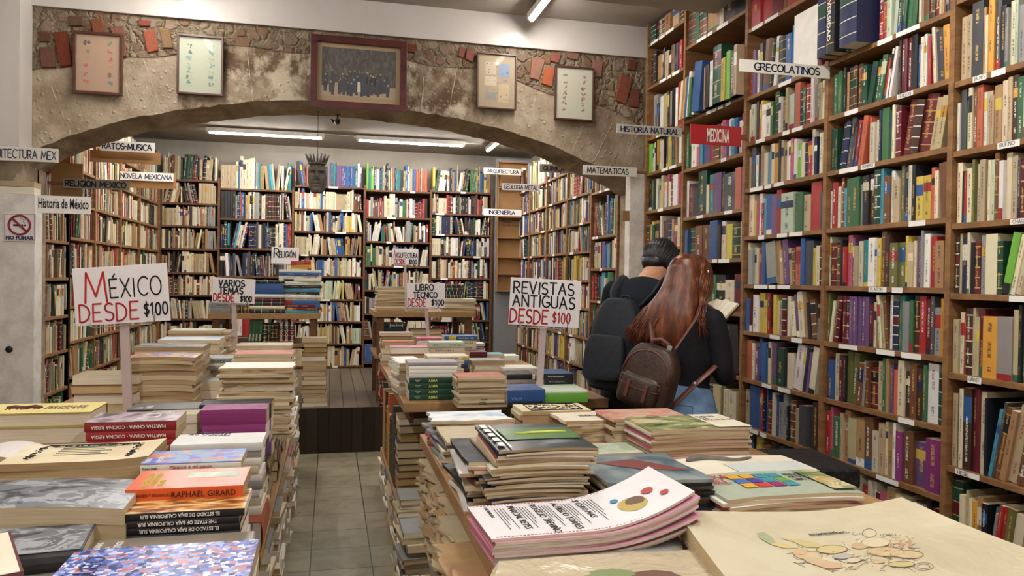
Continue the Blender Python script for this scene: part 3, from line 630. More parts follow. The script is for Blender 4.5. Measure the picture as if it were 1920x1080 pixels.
def b_right():
    mE, mD, mC, mB, mA = (frame_right(y) for y in (5.39, 4.76, 3.97, 3.23, 2.47))
    bookcase(mE, .63, LV_E, 3.419, 0, 'oak bookcase bay at the foot of the arch, right wall', RG, R=R)
    bookcase(mD, .79, LV_D, 3.165, 0, 'oak bookcase bay behind the reading couple, under the red sign', RG, first=False, R=R)
    bookcase(mC, .74, SH[:9]+[2.93], 3.165, 0, 'oak bookcase bay left of the GRECOLATINOS sign board', RG, first=False, R=R)
    bookcase(mB, .76, SH[:9]+[2.93], 3.165, 0, 'oak bookcase bay right of the GRECOLATINOS sign board', RG, first=False, R=R, textful=TX_B)
    bookcase(mA, .77, LV_A, 3.165, 0, 'oak bookcase bay nearest the camera on the right wall', RG, first=False, R=R, textful=TX_A)
    fill_case(mE, .63, LV_E, ROWS_E, R, order=[0,1,2,3,4,4,5,6,7,8,9], palette='khmid')
    fill_case(mD, .79, LV_D, ROWS_D, R, order=[0,1,2,3,4,5,7,8,9], ztop=3.3, hb=.215, edges={7: -.05})
    fill_case(mC, .74, SH[:9]+[2.93], ROWS_C, R, ztop=3.3)
    fill_case(mB, .76, SH[:9]+[2.93], {**ROWS_B, 9: 'm2 u2 h2 d3'}, R, 'right of GRECOLATINOS sign', 'books in the bay right of the GRECOLATINOS sign', ztop=3.3, individual=True, starts={8: .335}, edges={8: .0})
    rows = {n: v for n, v in ROWS_A.items()}
    fill_case(mA, .77, LV_A[:9], rows, R, 'bay nearest camera', 'books in the bay nearest the camera', ztop=2.9, individual=True, hb=.225, unit=.0125)
b_right()
def pulled_out():
    M = frame_right(3.23); z = 2.551; s = .018; GRP = 'large books pulled out over the shelf edge'
    for k, t, h, off, lab, txt in (('m', .016, .30, -.05, 'thin maroon atlas at the post, pulled out above the GRECOLATINOS sign', None), ('n', .06, .345, -.085, 'thick navy art book pulled out above the GRECOLATINOS sign', None), ('k', .062, .345, -.085, 'black art book with a white spine title, pulled out over the shelf edge', 'UNIVERSIDAD'),
        ('e', .016, .30, -.02, 'thin green book beside the pulled out black art book', None), ('w', .012, .28, -.01, 'thin white book beside the large navy atlas', None), ('n', .115, .35, -.085, 'very large navy atlas resting half over the shelf edge', None)):
        r = single_book(t, h, .25, k, R, M @ Matrix.Translation((s+t/2, off, z)), lab, GRP, hard=True, style=.3); s += t+.003
        if txt: type_text(txt, t*.55, M_WHITEINK, r, Matrix.Translation((-t*.18, -.0012, h*.9)) @ Matrix.Rotation(PI/2, 4, 'Y'), 1.2, .0004, 'spine_title')
pulled_out()
# ---- back room
BR = random.Random(5)
PB = {1: 'ihjixhmiudhjiki', 2: 'nnbkkwiirzcxdhgwxzkz', 3: 'ihwhjiqhiwwiibiuhhyj', 4: 'iwknbhwriixhihmuet', 5: 'wikgmnuiihhdrkwb'}
BL = {1: [.43, .70, .98, 1.26, 1.52, 1.80, 2.066, 2.33, 2.60], 2: [.43, .78, 1.13, 1.487, 1.817, 2.166, 2.52], 3: [.41, .68, .95, 1.22, 1.50, 1.76, 2.04, 2.31, 2.59],
      4: [.45, .75, 1.05, 1.34, 1.64, 1.94, 2.24, 2.57], 5: [.42, .70, .97, 1.24, 1.50, 1.78, 2.05, 2.31, 2.59]}
XB = [-1.93, -1.29, -.45, .394, 1.21, 1.985]
BN = ['bookcase bay at the back wall\'s left corner, mostly cream and tan books', 'bookcase bay of the back wall with blue and black art books', 'bookcase bay of the back wall behind the carved mask', 'bookcase bay of the back wall under the second long tube lamp', 'last bookcase bay of the back wall, beside the cardboard covered door']
TOPP = {1: 'kghmuzij', 2: 'wbnhqcjitep', 3: 'nwkbptvwsx', 4: 'nbwikhkstyl', 5: 'kgwjzieybxh'}
for i in range(5):
    M = frame_back(XB[i]); w = XB[i+1]-XB[i]; lv = BL[i+1]
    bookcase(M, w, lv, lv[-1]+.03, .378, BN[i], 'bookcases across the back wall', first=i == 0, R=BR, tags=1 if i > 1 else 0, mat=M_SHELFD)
    fill_case(M, w, lv, None, BR, ztop=3.02, palette=lambda n, i=i, lv=lv: TOPP[i+1] if n == len(lv)-1 else PB[i+1], hb=.215 if i != 1 else .25, lean=.2)
# left wall, near to far
YL = [5.80, 6.46, 7.12, 7.93, 8.67, 9.58]; LL = [.42, .70, .97, 1.24, 1.50, 1.77, 2.04, 2.31, 2.58]
LN = ['low bookcase bay behind the no smoking post', 'bookcase bay on the left wall behind the grey RELIGION MEXICO board', 'third bookcase bay from the arch on the left wall', 'fourth bookcase bay from the arch on the left wall', 'bookcase bay of the left wall in the far corner']
for i in range(5):
    M = frame_left(YL[i]); w = YL[i+1]-YL[i]; lv = [.36, .64, .92, 1.18, 1.46, 1.73, 1.99] if i == 0 else LL
    zb = 0 if i < 1 else .378
    bookcase(M, w, lv, 2.25 if i == 0 else 2.62, zb, LN[i], 'bookcases along the left wall', R=BR, last=(i in (0, 4)), tags=0, mat=M_SHELF)
    fill_case(M, w, lv, None, BR, ztop=2.22 if i == 0 else 2.95, palette='iihjixhwwiimudhgjhekisr' if i else 'ihhigmejxu', lean=.2)
# right wall of the back room, near to far seen from the reader's side is right to left
YR = [6.62, 7.35, 8.1, 8.85, 9.4]
RN = ['bookcase bay just behind the narrow white post, big atlases on top', 'second bookcase bay behind the arch on the right wall', 'third bookcase bay behind the arch on the right wall', 'bookcase bay under the GEOLOGIA METAL board', ]
LR0 = [.48, .76, 1.04, 1.32, 1.605, 1.888, 2.285]
M = frame_right(6.62, 2.28); bookcase(M, .66, LR0, 2.32, .0, RN[0], 'bookcases along the right wall of the back room', R=BR, mat=M_SHELF)
fill_case(M, .66, LR0, {5: 'M3 m2 k1 g2 i1 o1 m2 B2 w1 b1 g2 i1 E3 b2 y1', 4: 'm2 h2 h2 i1 k1 V2 b2 c2 g1 h2 i1 W2', 3: 'r1 u1 m1 n1 k1 x1 C2 i1 j1 E3 g1 i1 t1'}, BR, ztop=2.62, palette='ihgmejxubkrt', hb=.225)
for i in range(3):
    y1 = YR[i+1]; M = frame_right(y1, 2.28); w = YR[i+1]-YR[i]
    bookcase(M, w, LL, 2.62, .378, RN[i+1], 'bookcases along the right wall of the back room', R=BR, last=False, tags=1, mat=M_SHELF)
    fill_case(M, w, LL, None, BR, ztop=2.9, palette='iihmxuhkrbgiwyevwznh', hb=.215)
M = frame_right(9.4, 2.28); bookcase(M, .55, LL, 2.62, .378, 'last bookcase bay of the right wall beside the cardboard covered door', 'bookcases along the right wall of the back room', R=BR, last=False, tags=1)
fill_case(M, .55, LL, None, BR, ztop=2.9, palette='ihmxukrbgwn')
# ---------------------------------------------------------------- tables
def table(name, x0, x1, y0, y1, z, label, shelf=None, floor=0.0, th=.045, back=None):
    r = empty('display_table', ((x0+x1)/2, (y0+y1)/2, floor), label, 'table', 'wooden display tables')
    cx, cy = (x0+x1)/2, (y0+y1)/2; W, D = (x1-x0)/2, (y1-y0)/2; zt = z-floor
    box_obj('table_top', (-W, -D, zt-th), (W, D, zt), M_TABLE, r, bevel=.003)
    for sx in (-1, 1):
        for sy in (-1, 1):
            X, Y = sx*(W-.06) + (.22 if sx < 0 and z == .90 and x0 > 0 else 0) - (.25 if sx > 0 and x0 < 0 and z == .90 else 0), sy*(D-.06); box_obj('leg', (X-.03, Y-.03, .001), (X+.03, Y+.03, zt-th-.0005), M_SHELFD, r, bevel=.002)
    for sx in (-1, 1): box_obj('apron', (sx*(W-.05)-.01, -D+.1, zt-th-.07), (sx*(W-.05)+.01, D-.1, zt-th-.0005), M_SHELFD, r)
    if shelf: box_obj('lower_shelf', (-W+.01, -D+.01, shelf-floor-.03), (W-.01, D-.01, shelf-floor), M_TABLE, r, bevel=.002)
    return r
T1 = table('a', -1.2, -.215, .95, 4.85, .90, 'long left table piled with old books and magazines', .52)
T6 = table('b', .34, 1.5, .95, 2.95, .90, 'table of old magazine piles nearest the camera on the right', .56)
T5 = table('c', .345, 1.38, 3.68, 5.5, .90, 'table of new books behind the magazine table', .30)
T3 = table('d', -1.02, -.09, 7.0, 7.8, 1.168, 'table on the raised floor under the RELIGION sign', .90, .378, .05)
T4 = table('e', .38, 1.30, 6.95, 7.8, 1.19, 'table on the raised floor under the ARQUITECTURA DESDE sign', .80, .378, .05)

# ---------------------------------------------------------------- pictures printed on covers
def art(name, cols, scale=6, stretch=(1, 1, 1), dist=.6, interp='LINEAR', detail=3, rough=.3, seed=0):
    t = NT(name); v = t.node('ShaderNodeMapping'); t.link(t.obj(), v.inputs[0]); v.inputs['Scale'].default_value = stretch; v.inputs['Location'].default_value = (seed, seed*.7, 0)
    n = t.noise(scale, v.outputs[0], detail, .55, dist); k = len(cols)
    t.base(t.ramp(n, [(.28+.44*i/(k-1), hexc(c)) for i, c in enumerate(cols)], interp), rough, .5); return t.m
# ---------------------------------------------------------------- flat books and magazines
def lie(front='spine'):
    """local book axes laid flat: thickness up"""
    if front == 'spine': return Matrix(((0, 0, -1, 0), (0, 1, 0, 0), (1, 0, 0, 0), (0, 0, 0, 1)))
    if front == 'fore': return Matrix(((0, 0, 1, 0), (0, -1, 0, 0), (1, 0, 0, 0), (0, 0, 0, 1)))
    if front == 'left': return Matrix(((0, 1, 0, 0), (0, 0, 1, 0), (1, 0, 0, 0), (0, 0, 0, 1)))      # spine on the left, foot to the reader
    return Matrix(((0, -1, 0, 0), (0, 0, -1, 0), (1, 0, 0, 0), (0, 0, 0, 1)))                          # spine on the right
def flat_book(c, rz, z, w, d, t, k, R, label, group, front='spine', hard=None, style=None, name='stacked_book', cat='stacked book'):
    """w, d: footprint as the reader sees it; c: centre (x, y); z: underside"""
    h, dep = (w, d) if front in ('spine', 'fore') else (d, w)
    M = Matrix.Translation((c[0], c[1], z+t/2)) @ Matrix.Rotation(rz, 4, 'Z') @ lie(front) @ Matrix.Translation((0, -dep/2, -h/2))
    r = empty(name, mat=Matrix.Translation((c[0], c[1], z)) @ Matrix.Rotation(rz, 4, 'Z'), label=label, cat=cat, group=group)
    cv, pg = MB(), MB(); N = Matrix.Translation((0, 0, t/2)) @ lie(front) @ Matrix.Translation((0, -dep/2, -h/2))
    book_faces(cv, pg, t, h, dep, k, R, N, hard, False, style)
    cv.build('cover', M_COVER, r); pg.build('page_block', M_PAGE, r)
    return r
def mag_mesh(w, d, t, k, R, sag=0.0, curl=0.0, spine='left', dark_edge=False, rag=.0):
    b = MB(); nx, ny = 8, 4; c = cvar(k, R, .1); pc = hexc(R.choice(['d4c5a8', 'c9b898', 'ddd1ba', 'bfaa86', 'd0c0a2', 'b49d7a'])); sd = R.uniform(0, 40)
    def zf(x, y): u = x/(w/2); v = y/(d/2); return -sag*u*u + curl*max(0, u-.2)**2 + (sag*.3)*(-v*v)
    rg = [R.uniform(-rag, rag) for _ in range(60)]
    X = [-w/2+w*i/nx for i in range(nx+1)]; Y = [-d/2+d*j/ny for j in range(ny+1)]
    def P(i, j, up):
        x, y = X[i], Y[j]
        if i == 0 : x -= rg[j]
        if i == nx: x += rg[10+j]
        if j == 0: y -= rg[20+i]
        return (x, y, zf(X[i], Y[j]) + (t if up else 0))
    for i in range(nx):
        for j in range(ny):
            b.quad([P(i, j, 1), P(i+1, j, 1), P(i+1, j+1, 1), P(i, j+1, 1)], 0, c, smooth=True)
            b.quad([P(i, j+1, 0), P(i+1, j+1, 0), P(i+1, j, 0), P(i, j, 0)], 0, c, smooth=True)
    def side(a0, a1, isspine):
        (i0, j0), (i1, j1) = a0, a1; q = [P(i0, j0, 0), P(i1, j1, 0), P(i1, j1, 1), P(i0, j0, 1)]
        uv = [(sd, i0*.05+j0*.05), (sd, i1*.05+j1*.05), (sd+t*1.0, i1*.05+j1*.05), (sd+t*1.0, i0*.05+j0*.05)]
        if isspine: b.quad(q, 0, c)
        else: b.quad(q, 1, pc, uv=uv)
    for i in range(nx): side((i, 0), (i+1, 0), spine == 'front' or dark_edge); side((i+1, ny), (i, ny), False)
    for j in range(ny): side((nx, j), (nx, j+1), False); side((0, j+1), (0, j), spine == 'left')
    return b
def magazine(c, rz, z, w, d, t, k, R, label, group, topmat=None, **kw):
    b = mag_mesh(w, d, t, k, R, **kw); M = Matrix.Translation((c[0], c[1], z)) @ Matrix.Rotation(rz, 4, 'Z')
    o = b.build('magazine', [topmat or M_COVER, M_PAGE], None, M); return tag(o, label, 'magazine', group)
LABELS = []
def stack(P, w, d, zb, ztop, phrase, group, kind='book', pal='hij', ts=(.015, .03), front='spine', rz=0.0, jit=.008, rjit=.04, R=None, cols=None, tlist=None, noun=None, hard=None, style=None, mass=None, **kw):
    """a pile whose top front edge has its middle at P; returns the topmost item and its thickness"""
    R = R or rnd; cx, cy = P[0] - math.sin(rz)*d/2*0, P[1] + d/2
    ts_ = list(tlist) if tlist else []
    if not tlist:
        z = zb
        while True:
            t = R.uniform(*ts)
            if z + t > ztop - ts[0]*.5: break
            ts_.append(t); z += t
        if not ts_: ts_ = [max(ztop-zb, .004)]
        f = (ztop-zb)/sum(ts_); ts_ = [t*f for t in ts_]
    n = len(ts_); z = zb; out = []
    for i, t in enumerate(ts_):
        j = n-i; k = (cols[j-1] if cols and j-1 < len(cols) else R.choice(pal)).lower()
        last = i == n-1
        ww = w*(1 if last else R.uniform(.93, 1.03)); dd = d*(1 if last else R.uniform(.94, 1.02))
        c = (cx + (0 if last else R.uniform(-jit, jit)), cy + (dd-d)/2 + (0 if last else R.uniform(-jit, jit*.6))); a = rz + (0 if last else R.uniform(-rjit, rjit))
        nn = noun or ('book' if kind == 'book' else 'magazine')
        pos = 'on top of' if last else f'{ordn(j)} down in'
        lab = f'{CNAME[k]} {nn} {pos} {phrase}'
        if mass is None: LABELS.append(lab)
        if mass is not None:
            if kind == 'book':
                N = Matrix.Translation((c[0], c[1], z+t/2)) @ Matrix.Rotation(a, 4, 'Z') @ lie(front); h_, d_ = (ww, dd) if front in ('spine', 'fore') else (dd, ww)
                book_faces(mass, mass, t-.0004, h_, d_, k, R, N @ Matrix.Translation((0, -d_/2, -h_/2)), hard, False, style)
            else:
                b = mag_mesh(ww, dd, t-.0003, k, R, **kw); N = Matrix.Translation((c[0], c[1], z+.0002)) @ Matrix.Rotation(a, 4, 'Z'); n0 = len(mass.v)
                mass.v += [tuple(N @ Vector(v)) for v in b.v]; mass.f += [[n0+i_ for i_ in f_] for f_ in b.f]; mass.mi += b.mi; mass.c += b.c; mass.a += b.a; mass.u += b.u; mass.w += b.w; mass.sm += b.sm
            z += t; continue
        if kind == 'book':
            o = flat_book(c, a, z+.0002, ww, dd, t-.0004, k, R, lab, group, front, hard=hard, style=style)
        else:
            o = magazine(c, a, z+.0002, ww, dd, t-.0003, k, R, lab, group, **kw)
        out.append(o); z += t
    return out, ts_[-1]
def on_top(root, t, w, d, mat, name='cover_picture', inset=(0, 0, 0, 0), dz=.0006):
    """a printed picture on the upper board; inset left, right, near, far in metres"""
    b = MB(); x0, x1, y0, y1 = -w/2+inset[0], w/2-inset[1], -d/2+inset[2], d/2-inset[3]
    b.box((x0, y0, t-.0002), (x1, y1, t+dz)); return b.build(name, mat, root)
def top_text(root, s, size, mat, x, y, t, ang=0, sx=1.0, bold=0.0, align='LEFT', name='title'):
    """type lying on top of an object, read from direction ang (0: readable from the camera side)"""
    return type_text(s, size, mat, root, Matrix.Translation((x, y, t)) @ Matrix.Rotation(ang, 4, 'Z') @ Matrix.Rotation(-PI/2, 4, 'X'), sx, bold, name, align)
def front_text(root, s, size, mat, x, y, z, flip=False, sx=1.0, bold=0.0, name='spine_title', align='CENTER'):
    return type_text(s, size, mat, root, Matrix.Translation((x, y, z)) @ (Matrix.Rotation(PI, 4, 'Y') if flip else Matrix.Identity(4)), sx, bold, name, align)
# ---------------------------------------------------------------- left table
TZ = .9005
GL1 = 'piles on the long left table'
RT = random.Random(99)
def S(xl, xr, y, w, d, phrase, zb=TZ, **kw):
    P = by_width(xl, xr, y, w); kw.setdefault('R', RT); kw.setdefault('group', GL1)
    out, t = stack(P, w, d, zb, P.z, phrase, **kw); return out, t, P
A_GREY = art('grey_photo_print', ['24262a', '3f444b', '6f757c', '9da2a6', '5a5f66', 'b8bcbe'], 13, (1, 1.6, 1), .8, 'CONSTANT', 6); A_BLUEP = art('blue_town_print', ['2c3f86', '5d7ad0', '9aa9e0', 'b87a8c', 'c9504e', 'cfd6f0'], 26, (1, 1, 1), .2, 'CONSTANT', 5)
A_FOOD = art('purple_food_print', ['3a2c96', '4a3fb0', '3f86b8', 'b85a40', 'd69a5a', '4a2f8a'], 14, (1, 2, 1), 1.0, 'CONSTANT'); A_CANYON = art('canyon_print', ['2a160c', '6a3a16', 'a86a2a', 'd8a860', 'e6d2a0', '6a5a40'], 12, (1, 3, 1), 1.2)
A_MAGC = art('bright_magazine_print', ['c84a3a', 'e0b83a', '3a66b8', 'd88a6a', 'e6d8b8', 'a8303a'], 13, (1, 1.5, 1), .6, 'CONSTANT'); A_SEA = art('pale_blue_print', ['6a90b8', '9ab8d0', 'd6e0e4', 'e8e6da'], 5, (1, 2, 1))
A_GREEN = art('pale_green_print', ['8aa088', 'a8b8a0', 'd0d4c0', 'b8b0a0'], 8); A_PAPER = art('aged_paper', ['cbb993', 'd8c9a6', 'e4d8ba'], 7, rough=.7); A_CREAM = art('cream_card', ['d8cfb4', 'e2dac4', 'ebe4d2'], 6, rough=.5)
A_YELL = art('yellow_card', ['d9c978', 'e3d58e', 'e8dca0'], 5, rough=.4); A_SKY = art('cloudy_sky_print', ['5f7fa8', '9ab0c8', 'd8dde0', 'e4e2d8', '7a88a0'], 5, (1, 2, 1)); A_TEAL = art('teal_grey_print', ['33424a', '5d7078', '8f9c9c', 'b8b8a8'], 5, (1, 1, 1), 1.0)
A_GARDEN = art('garden_scene_print', ['3c4a2c', '6f8250', '9aa070', 'd8c8a0', 'c8a050', '7a3a4a'], 11, (1, 1.6, 1), .8, 'CONSTANT', 4); A_PINK = art('pink_orange_print', ['d8b080', 'd89080', 'e0c0a8', 'c87060', 'e8dcc0'], 9, (1, 1.6, 1))
A_COAST = art('dark_cover_print', ['14181c', '1c2226', '2a3236', '8a98a0'], 4, (1, 2, 1), .4)
A_SLATE = art('slate_card', ['3a3f46', '4b5058', '565b62'], 5); A_TAUPE = art('taupe_card', ['776d60', '857a6c', '8c8274'], 3, rough=.25); A_DUSK = art('dusky_rose_print', ['40343c', '6a5664', 'c8b8c0', '54545c', '3a3a42'], 5, (2, 1, 1), .4)
def mosaic(name, cols, scale):
    t = NT(name); v = t.node('ShaderNodeTexVoronoi', distance='CHEBYCHEV'); v.inputs['Scale'].default_value = scale; t.link(t.obj(), v.inputs['Vector'])
    big = t.noise(9, t.obj(), 3); f = t.math('ADD', t.math('MULTIPLY', t.node('ShaderNodeRGBToBW', Color=v.outputs['Color']).outputs[0], .6), t.math('MULTIPLY', big, .4))
    k = len(cols); t.base(t.ramp(f, [(.3+.36*i/(k-1), hexc(c)) for i, c in enumerate(cols)], 'CONSTANT'), .25, .5); return t.m
A_BLUEP = mosaic('blue_town_print', ['26366e', '4a64b0', '7d92d6', 'c3c9ea', '5f78c4', 'a8839c', '8fa2dc', 'b86a6e', 'd9dcf0', '3f58a4'], 105)
def left_table():
    # far piles
    S(355, 428, 622, .22, .2, 'the farthest curled pamphlet pile', kind='mag', pal='jhui', ts=(.01, .018), noun='pamphlet', rjit=.2, rag=.004)
    o, t, P = S(318, 412, 620, .28, .2, 'the pile with the pale green cover', kind='mag', pal='ihjx', ts=(.014, .022)); o[-1].data.materials[0] = A_GREEN
    o, t, P = S(300, 408, 637, .29, .21, 'the pile with the sea blue cover', kind='mag', pal='ihjw', ts=(.014, .02)); o[-1].data.materials[0] = A_SEA
    o, t, P = S(255, 378, 650, .28, .2, 'the pile with the grey photo cover', kind='mag', pal='ihj', ts=(.014, .022)); o[-1].data.materials[0] = A_GREY
    o, t, P = S(238, 362, 668, .26, .19, 'the pile with the red and yellow cover', kind='mag', pal='ijh', ts=(.012, .022), sag=.006); o[-1].data.materials[0] = A_MAGC
    S(142, 255, 704, .23, .17, 'the beige pile beside the MEXICO sign pole', pal='ihjui', ts=(.026, .036), front='fore')
    S(265, 345, 709, .17, .15, 'the small pile with a dusty rose cover', cols='px', pal='hjuh', ts=(.025, .035), front='fore')
    S(337, 413, 716, .17, .15, 'the small pile with the worn grey cover', cols='xh', pal='hju', ts=(.022, .03), front='fore')
    S(380, 450, 672, .17, .17, 'the low grey pile between the magazine piles', cols='x', pal='hxi', ts=(.012, .025))
    o, t, P = S(445, 545, 648, .28, .2, 'the paper pile nearest the raised floor', kind='mag', pal='wihx', ts=(.008, .014), rag=.004)
    o, t, P = S(441, 548, 664, .26, .2, 'the pile with the orange and grey cover', kind='mag', cols='sz', pal='wihj', ts=(.008, .014))
    o, t, P = S(415, 548, 690, .26, .2, 'the tall pile of plastic wrapped newspapers', kind='mag', cols='wc', pal='wihj', ts=(.006, .012), rag=.004, jit=.012)
    # middle
    o, t, P = S(378, 506, 758, .225, .11, 'the purple pile', cols='kvvvv', pal='vv', tlist=None, ts=(.03, .04), hard=False, style=.3)
    o, t, P = S(379, 497, 768, .19, .11, 'the purple box pile beside the white book', cols='fff', pal='f', ts=(.036, .042), hard=False, style=.3)
    for q in o: 
        c = q.children[0]
    o, t, P = S(243, 365, 768, .22, .15, 'the pile with the slate blue cover', cols='z', pal='hij', ts=(.02, .03)); on_top(o[-1], t, .22, .15, A_SLATE); top_text(o[-1], 'LA\nCASA', .03, M_WHITEINK, -.07, -.05, t+.001, PI/2, .8)
    S(278, 366, 778, .14, .09, 'the worn notebook pile behind the red books', cols='hhj', pal='hji', ts=(.02, .03), front='fore')
    o, t, P = S(166, 325, 791, .225, .15, 'the red pile', cols='rrrr', pal='r', ts=(.021, .023), hard=False, style=.3, jit=.002, rjit=.01, noun='cookery book')
    on_top(o[-1], t, .225, .15, A_DUSK); b = MB(); b.tube([(.035+.022*math.cos(a*PI/12), .01+.028*math.sin(a*PI/12), t+.001) for a in range(25)], .0018, 6); b.tube([(.02, -.014, t+.001), (.0, -.05, t+.001)], .0018, 6); b.build('spoon_drawing', M_WHITEINK, o[-1])
    top_text(o[-1], 'COCINA\nREGIA', .018, M_WHITEINK, .085, .045, t+.001, PI, 1)
    for q in o[-3:]:
        front_text(q, 'MARTHA CHAPA · COCINA REGIA', .0125, M_WHITEINK, -.005, -.0765, .0155, True, .95, .0002)
    # yellow folio pile at the frame's left
    P = by_width(-45, 160, 772, .30)
    o, t = stack(P, .30, .17, TZ, P.z, 'the thick pile with the yellow cover', GL1, cols='yhhh', pal='hi', tlist=[.05, .035, .04, .048, .038], front='fore', R=RT, hard=True, jit=.004, rjit=.01)
    on_top(o[-1], t, .30, .17, A_YELL); art_deer(o[-1], .0, .0, t+.001, M_ORI); top_text(o[-1], 'LAS FIESTAS\nPOPULARES\nDE MEXICO', .02, M_ORI, .115, -.01, t+.001, PI/2*0+PI, 1)
    # engraving folio
    P = by_width(8, 268, 866, .31)
    o, t = stack(P, .31, .2, TZ, P.z, 'the engraved folio pile', GL1, kind='mag', pal='jih', ts=(.014, .02), R=RT, curl=.012, noun='folio')
    o[-1].data.materials[0] = A_PAPER; r = o[-1]
    b = MB()
    for q in range(26):   # ornamental frame drawn in ink
        a = q/25; x = -.105+.21*a
        b.tube([(x, .055+.006*math.sin(q*2.1), t+.004), (x+.007, .062+.004*math.cos(q*1.7), t+.004)], .0012, 4)
    for sx in (-.105, .105):
        for q in range(14): b.tube([(sx+.008*math.sin(q*1.3), .05-.009*q, t+.004), (sx-.008*math.sin(q*1.9), .045-.009*q, t+.004)], .0016, 4)
    b.tube([(-.1, .066, t+.004), (.1, .066, t+.004)], .0014, 4); b.tube([(-.085, .045, t+.004), (.085, .045, t+.004)], .0009, 4)
    for q in range(5): b.tube([(-.06, .03-.018*q, t+.004), (.055-.02*(q % 2), .03-.018*q, t+.004)], .0007, 4)
    b.build('engraved_border', M_INK, r)
    # white books, cookery book, orange book
    o, t, P = S(325, 488, 832, .215, .13, 'the white and grey pile', cols='wxwiwx', pal='wi', ts=(.016, .02), jit=.004, rjit=.02, hard=False, style=.3)
    top_text(o[-1], 'TEORIA Y\nPRACTICA DEL\nPERIODISMO', .02, M_INKB, .02, .045, t+.0005, PI, .8)
    o, t, P = S(270, 447, 868, .21, .13, 'the pile under the purple food picture', cols='wicbs', pal='wib', ts=(.014, .02), hard=False, style=.3)
    on_top(o[-1], t, .21, .13, A_FOOD); front_text(o[-1], 'México a mi sazón', .012, flat('pink_lettering', 'b8366a'), .0, -.066, .0045, False, 1); front_text(o[-1], 'Kippy Nigh', .007, M_INK, -.085, -.066, .005, False, 1)
    top_text(o[-1], 'México\na mi sazón', .024, M_WHITEINK, -.09, -.055, t+.001, PI/2, .6)
    o, t, P = S(243, 450, 915, .215, .15, 'the pile under the bright orange book', cols='swnwib', pal='wibn', ts=(.018, .024), hard=False, style=.3)
    A_OR = flat('bright_orange_cover', 'dd5f2c', .25, .5, var=.04); on_top(o[-1], t, .215, .15, A_OR); bb = MB(); bb.box((-.1075, -.0755, .0), (.1075, -.0748, t)); bb.build('orange_spine', A_OR, o[-1])
    b = MB(); b.box((-.01, .0, t+.0004), (.09, .045, t+.0009)); b.build('photo_print', A_GREEN, o[-1])
    front_text(o[-1], 'RAPHAEL GIRARD', .0165, M_ORI, .035, -.0765, .006, False, .9, .0002); front_text(o[-1], 'ORIGEN Y DESARROLLO', .008, M_ORI, -.055, -.0765, .009, False, .8)
    top_text(o[-1], 'ORIGEN Y DESARROLLO\nDE LAS CIVILIZACIONES\nANTIGUAS', .015, M_YEL, -.075, -.055, t+.001, PI/2, .6)
    o, t, P = S(203, 452, 960, .245, .14, 'the pile of black photo albums', cols='kkkziw', pal='wizn', tlist=[.03, .03, .03, .03, .0135, .0135, .0135][::1], zb=by_width(203, 452, 960, .245).z-.1605, hard=False, style=.3, jit=.004, rjit=.01)
    on_top(o[-1], t, .245, .14, A_CANYON)
    for q, s in zip(o[-3:], ('EL ESTADO DE BAJA CALIFORNIA SUR', 'THE STATE OF BAJA CALIFORNIA SUR', 'EL ESTADO DE BAJA CALIFORNIA SUR')):
        front_text(q, s, .0095, M_WHITEINK, .01, -.0712, .0100, True, .85, .0002); b = MB(); b.box((-.114, -.0712, .003), (-.103, -.0706, .011)); b.build('emblem', M_WHITEINK, q)
    top_text(o[-1], 'PENINSULA', .02, M_WHITEINK, -.095, -.06, t+.001, PI/2, .5)
    # taupe book and the blue town book
    o, t, P = S(168, 462, 1032, .27, .075, 'the pile under the taupe book', cols='xwiw', pal='wi', ts=(.02, .03), hard=False, style=.3)
    on_top(o[-1], t, .27, .075, A_TAUPE); top_text(o[-1], 'MEMORIAS\nde los\nMAESTROS', .016, M_WHITEINK, -.115, -.034, t+.001, PI/2, .7)
    P0 = on_z(314, 1022, 1.045); w, d = .285, .215
    o, t = stack(Vector((P0.x+.004, P0.y-d, 1.045)), w, d, TZ, 1.045, 'the pile under the blue town picture', GL1, cols='nwiw', pal='wi', ts=(.02, .03), R=RT, hard=False, style=.3, rz=.0)
    on_top(o[-1], t, w, d, A_BLUEP); top_text(o[-1], 'HIDALGO', .045, flat('deep_blue_lettering', '1e2a66'), -.085, -.1, t+.001, PI/2, .85)
    # big grey album and dark book and white book on the near left
    P0 = on_z(232, 938, 1.09); w, d = .40, .20
    o, t = stack(Vector((P0.x-w/2, P0.y, 1.09)), w, d, TZ, 1.09, 'the thick pile with the grey photo album', GL1, kind='mag', cols='x', pal='jhi', ts=(.02, .03), R=RT, sag=.012, jit=.004, noun='album'); o[-1].data.materials[0] = A_GREY
    P0 = on_z(160, 1038, 1.05); w, d = .34, .17
    o, t = stack(Vector((P0.x-w/2-.02, P0.y, 1.05)), w, d, TZ, 1.05, 'the pile under the dark grey hardback', GL1, cols='zxh', pal='wi', ts=(.025, .035), R=RT, rz=.12, hard=True, style=.3); on_top(o[-1], t, w-.006, d-.006, A_GREY)
    P0 = on_z(120, 1006, 1.10); w, d = .24, .20
    o, t = stack(Vector((P0.x-w/2-.035, P0.y-d, 1.10)), w, d, TZ, 1.10, 'the nearest pile with maroon edged white boards', GL1, cols='mmwi', pal='wih', ts=(.022, .028), R=RT, rz=.42, hard=True, style=.3, rjit=.02)
    on_top(o[-1], t, w-.008, d-.008, A_CREAM, 'white_board'); top_text(o[-1], 'NOSOTROS\nM', .03, M_INK, -.09, -.02, t+.001, .0, 1)
    P0 = on_z(20, 868, 1.06); w, d = .13, .17
    stack(Vector((P0.x-.05, P0.y+.01, 1.08)), w, d, TZ, 1.08, 'the curled white pile at the table\'s left', GL1, kind='mag', cols='ww', pal='whi', ts=(.02, .03), R=RT, sag=.015, noun='pamphlet')
